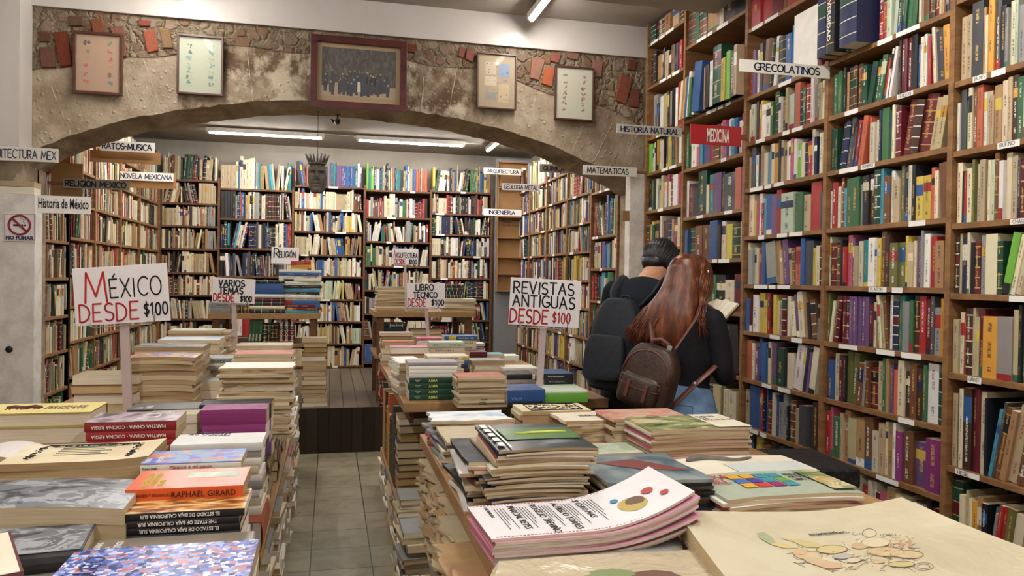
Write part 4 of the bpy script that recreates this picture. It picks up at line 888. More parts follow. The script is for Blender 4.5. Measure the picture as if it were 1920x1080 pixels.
def art_deer(root, x, y, z, mat):
    b = MB()
    for dx, s in ((-.07, 1), (-.02, -1)):
        b.tube([(x+dx-.02, y, z), (x+dx, y+.006, z), (x+dx+.02, y, z)], [.006, .009, .006], 6)
        for q in (-.018, -.008, .01, .02): b.tube([(x+dx+q, y, z), (x+dx+q+.004*s, y-.025, z)], .0018, 5)
        b.tube([(x+dx+.02*s, y, z), (x+dx+.032*s, y+.02, z)], [.005, .004], 6); b.tube([(x+dx+.03*s, y+.02, z), (x+dx+.045*s, y+.04, z)], .0015, 5)
    b.build('deer_drawing', mat, root)
left_table()
# ---------------------------------------------------------------- magazine table
GM = 'piles on the old magazine table'; GN = 'piles on the table of new books'
def SM(xl, xr, y, w, d, phrase, group=GM, zb=TZ, **kw):
    P = by_width(xl, xr, y, w); kw.setdefault('R', RT); kw.setdefault('kind', 'mag')
    out, t = stack(P, w, d, zb, P.z, phrase, group, **kw); return out, t, P
def blocks(root, t, rows, x0, y0, dx, dy, w, h, cols, sd=3):
    R = random.Random(sd); b = MB()
    for r in range(rows):
        for c in range(cols):
            x, y = x0+c*dx, y0+r*dy; b.box((x, y, t+.0006), (x+w, y+h, t+.0014), c=hexc(R.choice(['4a3a9a', '3a6ab0', 'c03a3a', 'd8a030', '6a9a4a', '8a2a6a', 'd86a30', '3a8a9a'])))
    b.build('lettered_square', M_COLOR, root)
def right_table():
    # tall pile under the dark coast cover
    P = by_width(914, 1092, 818, .258); P.y = by_width(905, 1100, 963, .263).y
    o, t = stack(P, .262, .33, TZ, P.z, 'the tallest magazine pile', GM, kind='mag', pal='zkiwrnhihj', ts=(.0045, .0072), R=RT, sag=.004, jit=.009, rjit=.05, noun='glossy magazine')
    for iq, q in enumerate(o[:-3]): q.location.x -= .045*math.sin(PI*min(1, (iq+2)/len(o)))**1.5*RT.uniform(.3, 1.2)
    r = o[-1]; r.data.materials[0] = A_COAST
    b = MB(); b.box((-.085, -.06, t+.0008), (.12, .09, t+.0014)); b.build('green_field_picture', flat('field_green', '3f6a2c', .3, var=.35, sc=14), r)
    b = MB(); b.tube([(-.05, .01, t+.002), (.0, .016, t+.002), (.07, .022, t+.002), (.1, .02, t+.002)], [.002, .005, .004, .002], 6); b.build('pale_lizard_picture', M_YEL, r)
    b = MB()
    for q in range(5): b.box((-.122, -.13+.06*q, t+.0008), (-.105, -.09+.06*q, t+.0014)); 
    b.box((-.098, -.15, t+.0008), (-.093, .14, t+.0014)); b.build('cover_lettering', M_WHITEINK, r)
    stack(Vector((.43, 1.93, 1.03)), .17, .30, TZ, 1.03, 'the slanting sheaf at the table edge', GM, kind='mag', pal='wzkirhn', ts=(.006, .01), R=RT, jit=.016, rjit=.1, rag=.003, curl=.02)
    stack(Vector((.44, 2.36, .99)), .17, .26, TZ, .99, 'the second sheaf at the table edge', GM, kind='mag', pal='wzirhx', ts=(.006, .01), R=RT, jit=.016, rjit=.12, rag=.003)
    # dark spined pile
    P = by_width(1130, 1345, 902, .297)
    o, t = stack(P, .295, .3, TZ, P.z, 'the pile with dark torn spines', GM, kind='mag', pal='kznkdkuo', cols='xkzuk', ts=(.006, .009), R=RT, spine='front', dark_edge=True, rag=.006, jit=.006, rjit=.03, noun='picture magazine'); o[-1].data.materials[0] = A_TEAL
    b = MB(); q = [(-.1, .06), (.02, .09), (.13, -.06), (.0, -.03)]; b.add([(x, y, t+.0006) for x, y in q]+[(x, y, t+.0012) for x, y in q], [(7,6,5,4)[::-1], (0,1,5,4), (1,2,6,5), (2,3,7,6), (3,0,4,7)]); b.build('red_shape_picture', flat('dull_red_print', '7a4440', .4, var=.25), o[-1])
    o, t, P = SM(1100, 1212, 850, .2, .16, 'the short pile behind the dark torn spines', pal='xhj', cols='x', ts=(.008, .012)); o[-1].data.materials[0] = A_GREEN
    # right pile with coloured letters
    P = by_width(1352, 1640, 925, .40)
    o, t = stack(P, .40, .24, TZ, P.z, 'the pile with coloured letter squares', GM, kind='mag', pal='iwhip', cols='q', ts=(.006, .01), R=RT, sag=.006, jit=.01, rag=.003)
    r = o[-1]; blocks(r, t, 3, -.105, -.05, .042, .045, .036, .038, 4); top_text(r, 'TEXAS\nHILL', .05, M_RED, -.19, .05, t+.001, 0, .7, .0006)
    top_text(r, 'FERIA DE\nARTES Y\nLIBROS', .026, M_INK, .07, .05, t+.001, 0, .7); b = MB(); b.box((.125, -.10, t+.0006), (.195, .1, t+.0012)); b.build('green_picture', A_GARDEN, r)
    P = by_width(1292, 1552, 884, .405)
    o, t = stack(P, .405, .2, TZ, P.z, 'the pile with the drawn face', GM, kind='mag', pal='iwh', cols='qi', ts=(.006, .009), R=RT, sag=.004); o[-1].data.materials[0] = A_CREAM
    b = MB(); b.tube([(-.15+.02*q, .055+.02*math.sin(q*.6), t+.001) for q in range(12)], [.006, .012, .016, .014, .01, .009, .01, .008, .007, .008, .006, .003], 8); b.build('pencil_portrait', flat('pencil_grey', '6b645c', .7, var=.4, sc=60), o[-1])
    b = MB(); b.box((-.06, -.11, t+.0006), (.18, .0, t+.0012)); b.build('pale_card', flat('pale_card_print', 'c9cfc8', .4), o[-1])
    # garden picture pile and pink pile
    P = by_width(1215, 1420, 802, .37)
    o, t = stack(P, .37, .24, TZ, P.z, 'the pile with the garden picture', GM, kind='mag', pal='iphiw', ts=(.006, .009), R=RT, spine='left', sag=.003); o[-1].data.materials[0] = A_GARDEN
    b = MB(); b.box((.06, -.12, t+.0004), (.185, .12, t+.001)); b.build('pale_title_panel', A_CREAM, o[-1]); top_text(o[-1], 'JUEVES\nDE\nEXCELSIOR', .03, M_INK, .07, .06, t+.0012, 0, .8)
    o, t, P = SM(1146, 1300, 784, .30, .2, 'the pile with the pink and orange cover', pal='uji', ts=(.008, .012)); o[-1].data.materials[0] = A_PINK
    # cream piles in the middle
    P = by_width(1056, 1192, 788, .27)
    o, t = stack(P, .27, .2, TZ, P.z, 'the torn pile with the plain cream cover', GM, kind='mag', pal='ijhu', cols='i', ts=(.007, .011), R=RT, rag=.006, rjit=.06); o[-1].data.materials[0] = A_CREAM; top_text(o[-1], 'REVISTA\nMODERNA', .018, M_INK, -.05, .0, t+.001, 0, .8)
    o, t, P = SM(978, 1112, 770, .28, .17, 'the pile with the engraved ornament', pal='ijh', cols='i', ts=(.012, .018)); o[-1].data.materials[0] = A_PAPER
    b = MB(); R_ = random.Random(4)
    for q in range(60): x, y = R_.uniform(-.09, .1), R_.uniform(-.06, .06); b.tube([(x, y, t+.001), (x+R_.uniform(-.02, .02), y+R_.uniform(-.015, .015), t+.001)], .0012, 4)
    for q in ((-.1, -.07, .11, -.07), (-.1, .07, .11, .07), (-.1, -.07, -.1, .07), (.11, -.07, .11, .07)): b.tube([(q[0], q[1], t+.001), (q[2], q[3], t+.001)], .0025, 4)
    b.build('engraved_ornament', M_INK, o[-1])
    P = by_width(812, 962, 788, .28)
    o, t = stack(P, .28, .19, TZ, P.z, 'the pile in loose plastic with the cloudy cover', GM, kind='mag', pal='wiprxw', ts=(.007, .012), R=RT, rag=.012, rjit=.16, jit=.016); o[-1].data.materials[0] = A_SKY
    # circus programmes, bent upwards at their right end
    n = 9; zb = TZ
    P0 = on_z(928, 1036, .93); P1 = on_z(1300, 950, .96)
    for i in range(n):
        b = MB(); w, d, t = .47, .235, .006; nx = 16; sd = RT.uniform(0, 20); k = 'w'; pk = hexc('c88aa0') if i < n-1 else hexc('dcd6da')
        zz = lambda u: max(0, u-.45)**2*.17*(1+.05*i)
        for a in range(nx):
            u0, u1 = a/nx, (a+1)/nx; x0, x1 = u0*w, u1*w; z0, z1 = zz(u0), zz(u1)
            b.quad([(x0, 0, z0+t), (x1, 0, z1+t), (x1, d, z1+t), (x0, d, z0+t)], 0, smooth=True); b.quad([(x0, d, z0), (x1, d, z1), (x1, 0, z1), (x0, 0, z0)], 0)
            b.quad([(x0, 0, z0), (x1, 0, z1), (x1, 0, z1+t), (x0, 0, z0+t)], 1, hexc('d8cdbf'), uv=[(sd, u0), (sd, u1), (sd+t, u1), (sd+t, u0)]); b.quad([(x1, d, z1), (x0, d, z0), (x0, d, z0+t), (x1, d, z1+t)], 1, hexc('d8cdbf'))
        b.quad([(0, d, 0), (0, 0, 0), (0, 0, t), (0, d, t)], 1, hexc('c9859a')); b.quad([(w, 0, zz(1)), (w, d, zz(1)), (w, d, zz(1)+t), (w, 0, zz(1)+t)], 1, hexc('d8cdbf'))
        rz = .03 + RT.uniform(-.025, .025); M = Matrix.Translation((P0.x+RT.uniform(-.008, .008), P0.y+RT.uniform(-.006, .006), zb+.0002+i*.0063)) @ Matrix.Rotation(rz, 4, 'Z')
        top = i == n-1
        o = b.build('circus_programme', [flat('programme_white', 'e2dfe0', .35, var=.05) if top else flat('programme_pink', 'c98aa0', .5), M_PAGE], None, M)
        tag(o, 'white circus programme with columns of names, on top of the bent pile' if top else f'pink edged circus programme, {ordn(n-i)} from the top of the bent pile', 'programme', 'bent circus programmes')
        if top:
            for q, s in enumerate(('LOS FAMOSOS', 'MARCIAL REYES', 'ROGELIO TREVIÑO', 'ALFREDO TORRES', '$ CERO MAS')):
                top_text(o, s, .024 if q else .012, M_INK, .035+q*.055, .215, t+.0010+zz((.045+q*.055)/w), -PI/2, 1.0)
                for z in range(7): pass
            bb = MB()
            for q in range(5):
                for z in range(4): xx = .056+q*.055+z*.007; bb.tube([(xx, .20, t+zz(xx/w)+.001), (xx, .05+.03*((q*2+z) % 3), t+zz(xx/w)+.001)], .0008, 4)
            bb.build('fine_print', M_INK, o)
            for yb in (.006, .227):
                bb = MB()
                for q in range(40): x = .012+q*.0085; zq = zz(x/w); bb.box((x, yb, t+zq+.0003), (x+.005, yb+.002, t+zq+.0012))
                bb.build('pink_border', flat('programme_border', 'b85a7a', .5), o)
            bb = MB(); bb.tube([(.34, .09, t+zz(.72)+.002), (.40, .09, t+zz(.85)+.002)], [(.03, .03), (.02, .02)], 14); 
            b3 = MB()
            for q, (x, y, hx, rr) in enumerate(((.36, .09, 'b8a45a', .034), (.37, .1, '6a5140', .022), (.335, .14, '3f84a8', .010), (.41, .12, 'a8483c', .014), (.43, .07, 'a8483c', .010))):
                zq = zz(x/w)+t+.0012+q*.0004; ring = [(x+rr*math.cos(a*PI/6), y+rr*math.sin(a*PI/6)*1.2, zz((x+rr*math.cos(a*PI/6))/w)+t+.0012+q*.0005) for a in range(12)]; b3.quad(ring, 0, hexc(hx))
            b3.build('clown_lion_picture', M_COLOR, o)
    # folded newspaper below
    def sheet(name, corners, t, mat, label, cat, group=None, curl=(0, 0, 0, 0), n=14, z0=None, lift=.0):
        """a large limp sheet or sheaf; corners near-left, near-right, far-right, far-left in world xy; curl lifts each corner"""
        b = MB(); C_ = [Vector(c) for c in corners]; c0 = sum(C_, Vector((0, 0)))/4
        def P(i, j, up):
            u, v = i/n, j/n; p = C_[0]*(1-u)*(1-v)+C_[1]*u*(1-v)+C_[2]*u*v+C_[3]*(1-u)*v
            k = curl[0]*(1-u)**3*(1-v)**3 + curl[1]*u**3*(1-v)**3 + curl[2]*u**3*v**3 + curl[3]*(1-u)**3*v**3
            return (p.x-c0.x, p.y-c0.y, k + lift*math.sin(u*3.1)*math.sin(v*3.1)*.5 + .0015*math.sin(u*9+v*5) + (t if up else 0))
        for i in range(n):
            for j in range(n):
                b.quad([P(i, j, 1), P(i+1, j, 1), P(i+1, j+1, 1), P(i, j+1, 1)], 0, smooth=True, uv=None); b.quad([P(i, j+1, 0), P(i+1, j+1, 0), P(i+1, j, 0), P(i, j, 0)], 0, smooth=True)
        pc = hexc('cdbb98')
        for i in range(n):
            for (a, bq) in (((i, 0), (i+1, 0)), ((n, i), (n, i+1)), ((i+1, n), (i, n)), ((0, i+1), (0, i))):
                b.quad([P(*a, 0), P(*bq, 0), P(*bq, 1), P(*a, 1)], 1, pc, uv=[(0, 0), (0, .1), (t, .1), (t, 0)])
        o = b.build(name, [mat, M_PAGE], None, Matrix.Translation((c0.x, c0.y, z0))); return tag(o, label, cat, group), P
    XY = lambda x, y, z: on_z(x, y, z).xy
    t = NT('plastic_sleeve'); n0 = t.noise(5, t.obj(), 4, .5, .8); nn = t.noise(3, t.obj(), 3)
    t.base(t.mix(n0, hexc('c4b392'), hexc('d6cab0')), .18, .6); t.bump(t.noise(7, t.obj(), 3, .6, 2), .012, .8); t.p.inputs['Coat Weight'].default_value = .6; M_SLEEVE = t.m
    t = NT('aged_print_sheet'); n0 = t.noise(4, t.obj(), 5, .6, .6); t.base(t.ramp(n0, [(.3, hexc('c3b897')), (.6, hexc('d5ccb0'))]), .3, .5); t.bump(t.noise(6, t.obj(), 3, .6, 1.5), .008, .6); M_PRINT = t.m
    sheet('newspaper', [XY(925, 1075, .905), XY(1300, 1100, .905), XY(1265, 985, .905), XY(980, 990, .905)], .012, flat('newsprint', 'a8a9a0', .6, var=.25, sc=20), 'grey newspaper lying under the bent circus programmes', 'newspaper', z0=TZ)
    b2, _ = sheet('newspaper', [XY(860, 1230, .905), XY(1500, 1250, .905), XY(1440, 1060, .905), XY(925, 1075, .905)], .016, flat('newsprint_tan', 'b8a482', .6, var=.2), 'tan newspaper under the plastic sleeved print', 'newspaper', z0=TZ)
    o, Pf = sheet('sleeved_print', [XY(870, 1250, .918), XY(1560, 1230, .918), XY(1395, 1028, .918), XY(936, 1056, .918)], .006, M_SLEEVE, 'print in a shiny plastic sleeve at the near edge of the magazine table', 'print', z0=.9172, lift=.008)
    b = MB(); c1 = XY(1160, 1078, .93); c0 = o.location
    for q, (dx, dy, hx, rr) in enumerate(((-.02, -.01, '7d8a5a', .05), (.06, -.03, '6a4a3a', .045), (-.09, -.05, '8a9a6a', .03))): b.quad([(c1.x-c0.x+dx+rr*math.cos(a*PI/7)*(1+.3*math.sin(a*3)), c1.y-c0.y+dy+rr*.6*math.sin(a*PI/7), .0185+q*.0004) for a in range(14)], 0, hexc(hx))
    b.build('printed_plant', M_COLOR, o)
    # the large codex sheets
    for i in range(4):
        e = RT.uniform(-.012, .012); z = TZ + .0002 + i*.012
        cs = [XY(1500+e*200, 1260, .95), XY(2420, 1190, .95), XY(1690+(0 if i == 3 else 25), 958+e*100, .95), XY(1268, 967+e*200, .95)]
        o, Pf = sheet('codex_sheet', cs, .0115, M_PRINT, 'large cream sheet with painted warriors and glyphs, on top' if i == 3 else f'large cream sheet, {ordn(4-i)} from the top under the painted warriors', 'print', 'large sheets on the magazine table', curl=(0, .02, .035, .02), z0=z, lift=.006)
    c0 = o.location; R_ = random.Random(12)
    b = MB(); zt = .0128
    def zat(x, y): return zt + .012
    def blob(px, py, rx, ry, hx, a0=0, q=0, wob=.25):
        cc = XY(px, py, .955); V = []
        for a in range(18):
            th = a*PI/9; rr = 1+wob*math.sin(th*3+a0)*.5+R_.uniform(-wob, wob)*.3; x = cc.x-c0.x+rx*rr*math.cos(th)*math.cos(a0)-ry*rr*math.sin(th)*math.sin(a0); y = cc.y-c0.y+rx*rr*math.cos(th)*math.sin(a0)+ry*rr*math.sin(th)*math.cos(a0); V.append((x, y, zat(x, y)+.0002*q))
        b.quad(V, 0, hexc(hx))
    return o, b, blob, XY, c0, Pf
_o, _b, _blob, _XY, _c0, _Pf = right_table()
def sheet_surface(o):
    """height lookup on the sheet's own upper surface"""
    vs = [v.co for v in o.data.vertices]
    from mathutils.kdtree import KDTree
    kd = KDTree(len(vs))
    for i, v in enumerate(vs): kd.insert((v.x, v.y, 0), i)
    kd.balance()
    def z(x, y):
        best = kd.find_n((x, y, 0), 10); num = den = 0
        mx = max(vs[i].z for _, i, _ in best[:4])
        for co, i, d in best:
            if vs[i].z > mx-.009: w = 1/(d+.004)**2; num += w*vs[i].z; den += w
        return num/den
    return z
def codex_art():
    o, c0 = _o, _c0; zf = sheet_surface(o); R_ = random.Random(12); b = MB(); n = [0]
    def P(px, py): v = on_z(px, py, .955); return v.x-c0.x, v.y-c0.y
    def pale(hx, k=.42): a = hexc(hx); q = hexc('cfc6a8'); return tuple(x*(1-k)+y*k for x, y in zip(a, q))
    def poly(pts, hx, k=0):
        L = [P(*p) for p in pts]; cx = sum(x for x, _ in L)/len(L); cy = sum(y for _, y in L)/len(L); n[0] += 1; dz = .0012+.0001*(n[0] % 12)
        cz = zf(cx, cy)+dz
        for i in range(len(L)):
            (x0, y0), (x1, y1) = L[i], L[(i+1) % len(L)]; b.quad([(cx, cy, cz), (x0, y0, zf(x0, y0)+dz), (x1, y1, zf(x1, y1)+dz)], 0, pale(hx))
    def line(pts, r=.0005, hx='6a5a48'):
        L = [P(*p) for p in pts]; b.tube([(x, y, zf(x, y)+.0012) for x, y in L], r, 4, 0, hexc(hx))
    def ell(cx, cy, rx, ry, hx, a=0, m=14): poly([(cx+rx*math.cos(t*2*PI/m)*math.cos(a)-ry*math.sin(t*2*PI/m)*math.sin(a), cy+rx*math.cos(t*2*PI/m)*math.sin(a)*.6+ry*math.sin(t*2*PI/m)) for t in range(m)], hx)
    # feathered tail and bodies of two painted warriors, as worn colour washes
    poly([(1418, 1000), (1432, 997), (1448, 1008), (1456, 1018), (1446, 1020), (1424, 1008)], '6f8a5a'); poly([(1446, 1012), (1478, 1022), (1500, 1026), (1470, 1026), (1448, 1020)], 'c9b04a')
    poly([(1462, 1008), (1500, 1012), (1535, 1018), (1545, 1026), (1510, 1025), (1490, 1016)], 'b8a848'); ell(1515, 1040, 26, 7, 'c9a878', .2); ell(1560, 1030, 28, 7, 'c4ad62'); ell(1530, 1050, 22, 6, 'b89a7a', .3); ell(1500, 1033, 14, 6, 'c99a6a')
    ell(1580, 1042, 20, 5, '9a94a0'); ell(1555, 1057, 26, 6, 'c08a68', .2); ell(1600, 1050, 14, 4, 'c9b8a0')
    ell(1642, 1018, 26, 9, 'cfc2a0'); ell(1630, 1002, 12, 7, 'd5c8a8'); ell(1680, 1012, 24, 8, 'cdbf98'); ell(1660, 1035, 34, 8, 'c4a06a', .1); ell(1700, 1040, 30, 7, 'c8a878', .15); ell(1612, 1024, 16, 6, 'b5895c'); ell(1690, 1058, 24, 5, 'b8a04a'); ell(1648, 1052, 12, 4, 'c0a070')
    for x in (1664, 1684, 1702): poly([(x, 1014), (x+6, 1013), (x+10, 1028), (x+4, 1029)], 'a8503a')
    for (x, y, rx, ry) in ((1642, 1018, 27, 10), (1515, 1040, 27, 8), (1560, 1030, 29, 8), (1660, 1035, 35, 9), (1700, 1040, 31, 8), (1732, 1062, 18, 7), (1732, 1062, 12, 4), (1630, 1000, 13, 8), (1690, 1058, 26, 6)):
        line([(x+rx*math.cos(t*PI/9), y+ry*math.sin(t*PI/9)) for t in range(19)], .0005)
    for q in range(60):
        x, y = R_.uniform(1600, 1720), R_.uniform(1000, 1050); line([(x+6*math.cos(t*.9), y+3*math.sin(t*.9)) for t in range(R_.randint(3, 6))], .00035)
    for q in range(70):
        x, y = R_.uniform(1480, 1720), R_.uniform(1022, 1068); line([(x, y), (x+R_.uniform(-14, 14), y+R_.uniform(-5, 5)), (x+R_.uniform(-20, 20), y+R_.uniform(-7, 7))], .0004)
    b.build('painted_warrior_picture', M_COLOR, o)
    x, y = P(1520, 1006); z = zf(x, y); top_text(o, 'matzatlan.', .022, M_INK, x, y, z+.0022, .02, 1.1)
codex_art()
def new_books():
    def SN(xl, xr, y, w, d, ph, **kw):
        kw.setdefault('kind', 'book'); return SM(xl, xr, y, w, d, ph, GN, **kw)
    P = by_width(765, 858, 748, .243); X = P.x; Y = P.y
    # ASMA pile: four green below, white fore-edges above
    o, t = stack(Vector((X, Y, 1.085)), .243, .17, TZ, 1.085, 'the pile of ASMA medical books', GN, cols='xwwwgggg', tlist=[.0275]*4+[.019]*3+[.018], R=RT, front='spine', hard=False, style=.3, jit=.002, rjit=.008, noun='medical book')
    for q in o[:4]:
        front_text(q, 'ASMA', .0175, M_YEL, -.0, -.0858, .0072, False, 1.0, .0003); b = MB(); b.box((.105, -.0858, .007), (.117, -.0852, .02)); b.build('logo', M_WHITEINK, q); front_text(q, 'Guía clínica\nactual', .006, M_WHITEINK, -.075, -.0858, .015, False, .9)
    # white ones: cover them as fore-edges
    o, t, P = SN(858, 950, 706, .228, .16, 'the cream pile of thin printed books', kind='mag', cols='s', pal='ih', ts=(.009, .011), spine='left', noun='thin book', zb=TZ)
    for q in o[:4]: front_text(q, '▬▬ ▬▬▬ ▬▬ ▬▬▬ ▬▬'.replace('▬', 'I'), .006, M_INK, 0, -.081, .002, False, 1.3, .0004)
    o, t, P = SN(950, 1024, 715, .185, .2, 'the pile with the thick blue VAM book', cols='bkk', tlist=[.025, .055], hard=False, style=.3, zb=TZ+.0)
    P = by_width(948, 1022, 724, .19)
    front_text(o[0] if False else o[-1], 'VAM', .022, flat('pale_blue_lettering', '6a86c8', .4), -.045, -.1008, .006, False, 1.2, .0004)
    SN(884, 948, 676, .19, .15, 'the ivory pile beside the thin printed books', cols='xwi', pal='wi', ts=(.018, .026), front='fore')
    o, t, P = SN(950, 1004, 702, .15, .17, 'the low pile with the black glossy cover', cols='kx', pal='kzw', ts=(.02, .03), hard=False)
    o, t, P = SN(1016, 1076, 709, .165, .2, 'the pile of black and blue manuals', cols='kk', tlist=[.052, .028, .028][1:], zb=TZ+.058, hard=False, style=.3); on_top(o[-1], t, .165, .2, flat('manual_blue', '2b5f96', .3, var=.4, sc=8))
    for q in o: front_text(q, 'Manual de procedimientos', .009, M_WHITEINK, -.01, -.1008, .012, False, .9)
    P2 = by_width(1016, 1100, 736, .22)
    o2, t = stack(Vector((P2.x, P2.y-.02, TZ+.058)), .225, .235, TZ, TZ+.058, 'the lime green pair', GN, cols='wl', tlist=[.045, .013], R=RT, hard=False, style=.3); on_top(o2[-1], t, .2, .2, flat('pale_form_print', 'c9d8c0', .4))
    for q in o2: pass
    SN(942, 1010, 690, .20, .16, 'the pile topped by a white pamphlet', cols='wb', pal='wik', ts=(.015, .025))
    SN(1002, 1058, 700, .17, .17, 'the white sheets behind the black manuals', cols='ww', pal='wi', ts=(.02, .03))
    SN(802, 880, 668, .225, .16, 'the pile of banded yellow medical books', cols='iiiii', pal='iq', ts=(.018, .022), hard=False, style=.95, jit=.003, rjit=.01)
    SN(880, 914, 660, .12, .16, 'the maroon pile', cols='mm', pal='mu', ts=(.026, .034), hard=False, style=.3)
    o, t, P = SN(940, 974, 667, .13, .14, 'the white pile with red lettering', cols='wwww', pal='w', ts=(.022, .026), hard=False, style=.3, jit=.003, rjit=.01)
    for q in o[-2:]: front_text(q, 'ISO  a fondo', .012, M_RED, 0, -.0712, .006, False, 1)
    SN(902, 946, 664, .16, .14, 'the pile topped by a pale blue sheet', cols='cw', pal='wi', ts=(.01, .02), kind='mag', noun='sheet')
    SN(733, 803, 651, .22, .15, 'the pile with a white block over maroon bindings', cols='pmmm', pal='wm', ts=(.028, .036), front='fore', hard=True, style=.3)
    SN(752, 826, 676, .22, .13, 'the pile with the red striped white cover', cols='ww', pal='wih', ts=(.018, .026), front='fore')
    SN(718, 776, 640, .21, .15, 'the salmon paper pile', cols='ss', pal='ihs', ts=(.02, .03), front='fore')
    SN(806, 872, 642, .215, .14, 'the pale green pile', cols='qiq', pal='qi', ts=(.028, .034), hard=False)
    SN(872, 910, 644, .14, .14, 'the lavender edged pile', cols='wvw', pal='wv', ts=(.014, .018), front='fore')
    SN(833, 896, 630, .23, .13, 'the cream pile with a blue and white cover', cols='bi', pal='iw', ts=(.022, .03), hard=False)
    SN(714, 774, 624, .225, .14, 'the grey green pile at the table\'s far corner', cols='xg', pal='gxh', ts=(.02, .028), front='fore')
    SN(782, 830, 634, .18, .13, 'the pile of white pamphlets near the technical sign', cols='pw', pal='wi', ts=(.014, .02))
    # fan of white books along the aisle edge
    for q, (y, hh) in enumerate(((3.96, .16), (4.2, .15), (4.45, .13))):
        stack(Vector((.40+.012*q, y, TZ+hh)), .13, .2, TZ, TZ+hh, f'the {ordn(q+1)} slanting white pile from the corner', GN, cols='wwiwiwi', pal='wi', ts=(.016, .022), R=RT, front='left', rz=.12, hard=False, style=.3, jit=.012)
new_books()

# ---------------------------------------------------------------- tables on the raised floor
GB = 'piles on the raised floor tables'
def back_tables():
    def SB(xl, xr, y, Y, d, ph, zb, **kw):
        A = on_y(xl, y, Y); B = on_y(xr, y, Y); w = B.x-A.x; kw.setdefault('R', RT)
        return stack(Vector(((A.x+B.x)/2, Y, A.z)), w, d, zb, A.z, ph, kw.pop('group', GB), **kw)
    z3, z4 = 1.1685, 1.1905
    SB(523, 602, 505, 7.05, .24, 'the tall colourful pile beside the RELIGION sign', z3, cols='wbwiwkckwi', pal='wimkcnhb', ts=(.02, .032), hard=False)
    SB(545, 583, 489, 7.08, .2, 'the red topped books above the colourful pile', z3+.362, cols='rah', pal='rha', ts=(.022, .03), hard=False)
    o, t = SB(470, 534, 521, 7.02, .25, 'the pile under the blue picture box', z3, cols='kbwmkik', tlist=[.035, .03, .035, .035, .03, .1, .02], hard=True, style=.3)
    SB(392, 432, 567, 7.02, .22, 'the low grey pile behind the VARIOS TEMAS sign', z3, cols='xxh', pal='xh', ts=(.025, .035))
    SB(436, 470, 570, 7.02, .22, 'the low dark pile on the raised floor table', z3, cols='d', pal='du', ts=(.03, .045))
    SB(706, 762, 537, 7.0, .22, 'the rose coloured magazine pile', z4, kind='mag', cols='e', pal='piwsi', ts=(.008, .012))
    SB(764, 800, 560, 7.0, .2, 'the low yellow pile on the raised floor table', z4, cols='yh', pal='hi', ts=(.02, .03))
    SB(834, 869, 533, 7.1, .2, 'the set of black volumes on the table', z4+.06, cols='kkkkk', pal='k', ts=(.024, .028), hard=True, style=.3)
    SB(830, 893, 560, 7.0, .22, 'the flat purple and white pile', z4, kind='mag', cols='wvw', pal='wvk', ts=(.012, .016))
    # under the tables: volume sets standing on the lower shelf of the left one
    def volumes(x0, px, Y, z, n, k, tt, h, label, lean=0, text=None, tm=None):
        A = on_y(px, 640, Y); x = A.x
        for i in range(n):
            M = Matrix.Translation((x+tt/2+i*(tt+.001)/math.cos(lean), Y, z+.0005+math.sin(abs(lean))*tt/2)) @ Matrix.Rotation(lean, 4, 'Y')
            r = single_book(tt, h, .16, k, RT, M, f'{label}, {ordn(i+1)} of the set from its left end', 'volume sets under the raised floor table', hard=True, style=.3 if k != 'k' else .5, name='encyclopedia_volume', cat='encyclopedia')
            if text: type_text(text, tt*.62, tm, r, Matrix.Translation((tt*.22, -.0012, h*.12)) @ Matrix.Rotation(-PI/2, 4, 'Y'), 1.1, .0006, 'spine_title')
    volumes(0, 464, 7.06, .9005, 4, 'e', .027, .205, 'bright green encyclopedia volume', .09, 'ESPASA', M_WHITEINK)
    volumes(0, 493, 7.06, .9005, 4, 'k', .031, .175, 'black encyclopedia volume with gilt bands')
    volumes(0, 522, 7.06, .9005, 3, 'f' if False else 'm', .045, .18, 'crimson encyclopedia volume', 0, 'ENCICLOPEDIA', M_WHITEINK)
    # brown pile reaching the floor beside the left table
    stack(Vector((-.13, 6.80, .97)), .20, .16, .3785, .97, 'the brown book column beside the raised floor table', 'book columns on the raised floor', pal='jhdu', cols='hudu', ts=(.028, .045), R=RT, front='fore')
    stack(Vector((-.17, 7.0+.0, .60)), .16, .16, .3785, .60, 'the low brown column by the aisle', 'book columns on the raised floor', pal='jhu', ts=(.03, .04), R=RT) if False else None
    stack(Vector((.52, 6.76, .74)), .2, .14, .3785, .74, 'the dark column left under the right raised table', 'book columns on the raised floor', pal='mdur', ts=(.03, .04), R=RT)
    SB(770, 830, 618, 6.98, .2, 'the shelf pile behind the technical sign pole', .8005, kind='mag', cols='h', pal='hdpj', ts=(.012, .02))
    SB(838, 896, 628, 6.98, .2, 'the brown pile under the right raised table', .8005, kind='mag', cols='j', pal='hdju', ts=(.012, .02))
    SB(715, 760, 606, 7.0, .2, 'the green topped pile of dark albums', .8005, cols='g', pal='mkd', ts=(.03, .04))
    stack(Vector((.86, 6.78, .76)), .26, .15, .3785, .76, 'the wide worn column under the right raised table', 'book columns on the raised floor', pal='hdju', ts=(.03, .05), R=RT, front='fore')
    stack(Vector((1.18, 6.78, .72)), .22, .15, .3785, .72, 'the worn column at the raised table end', 'book columns on the raised floor', pal='hdju', ts=(.03, .05), R=RT, front='fore')
back_tables()
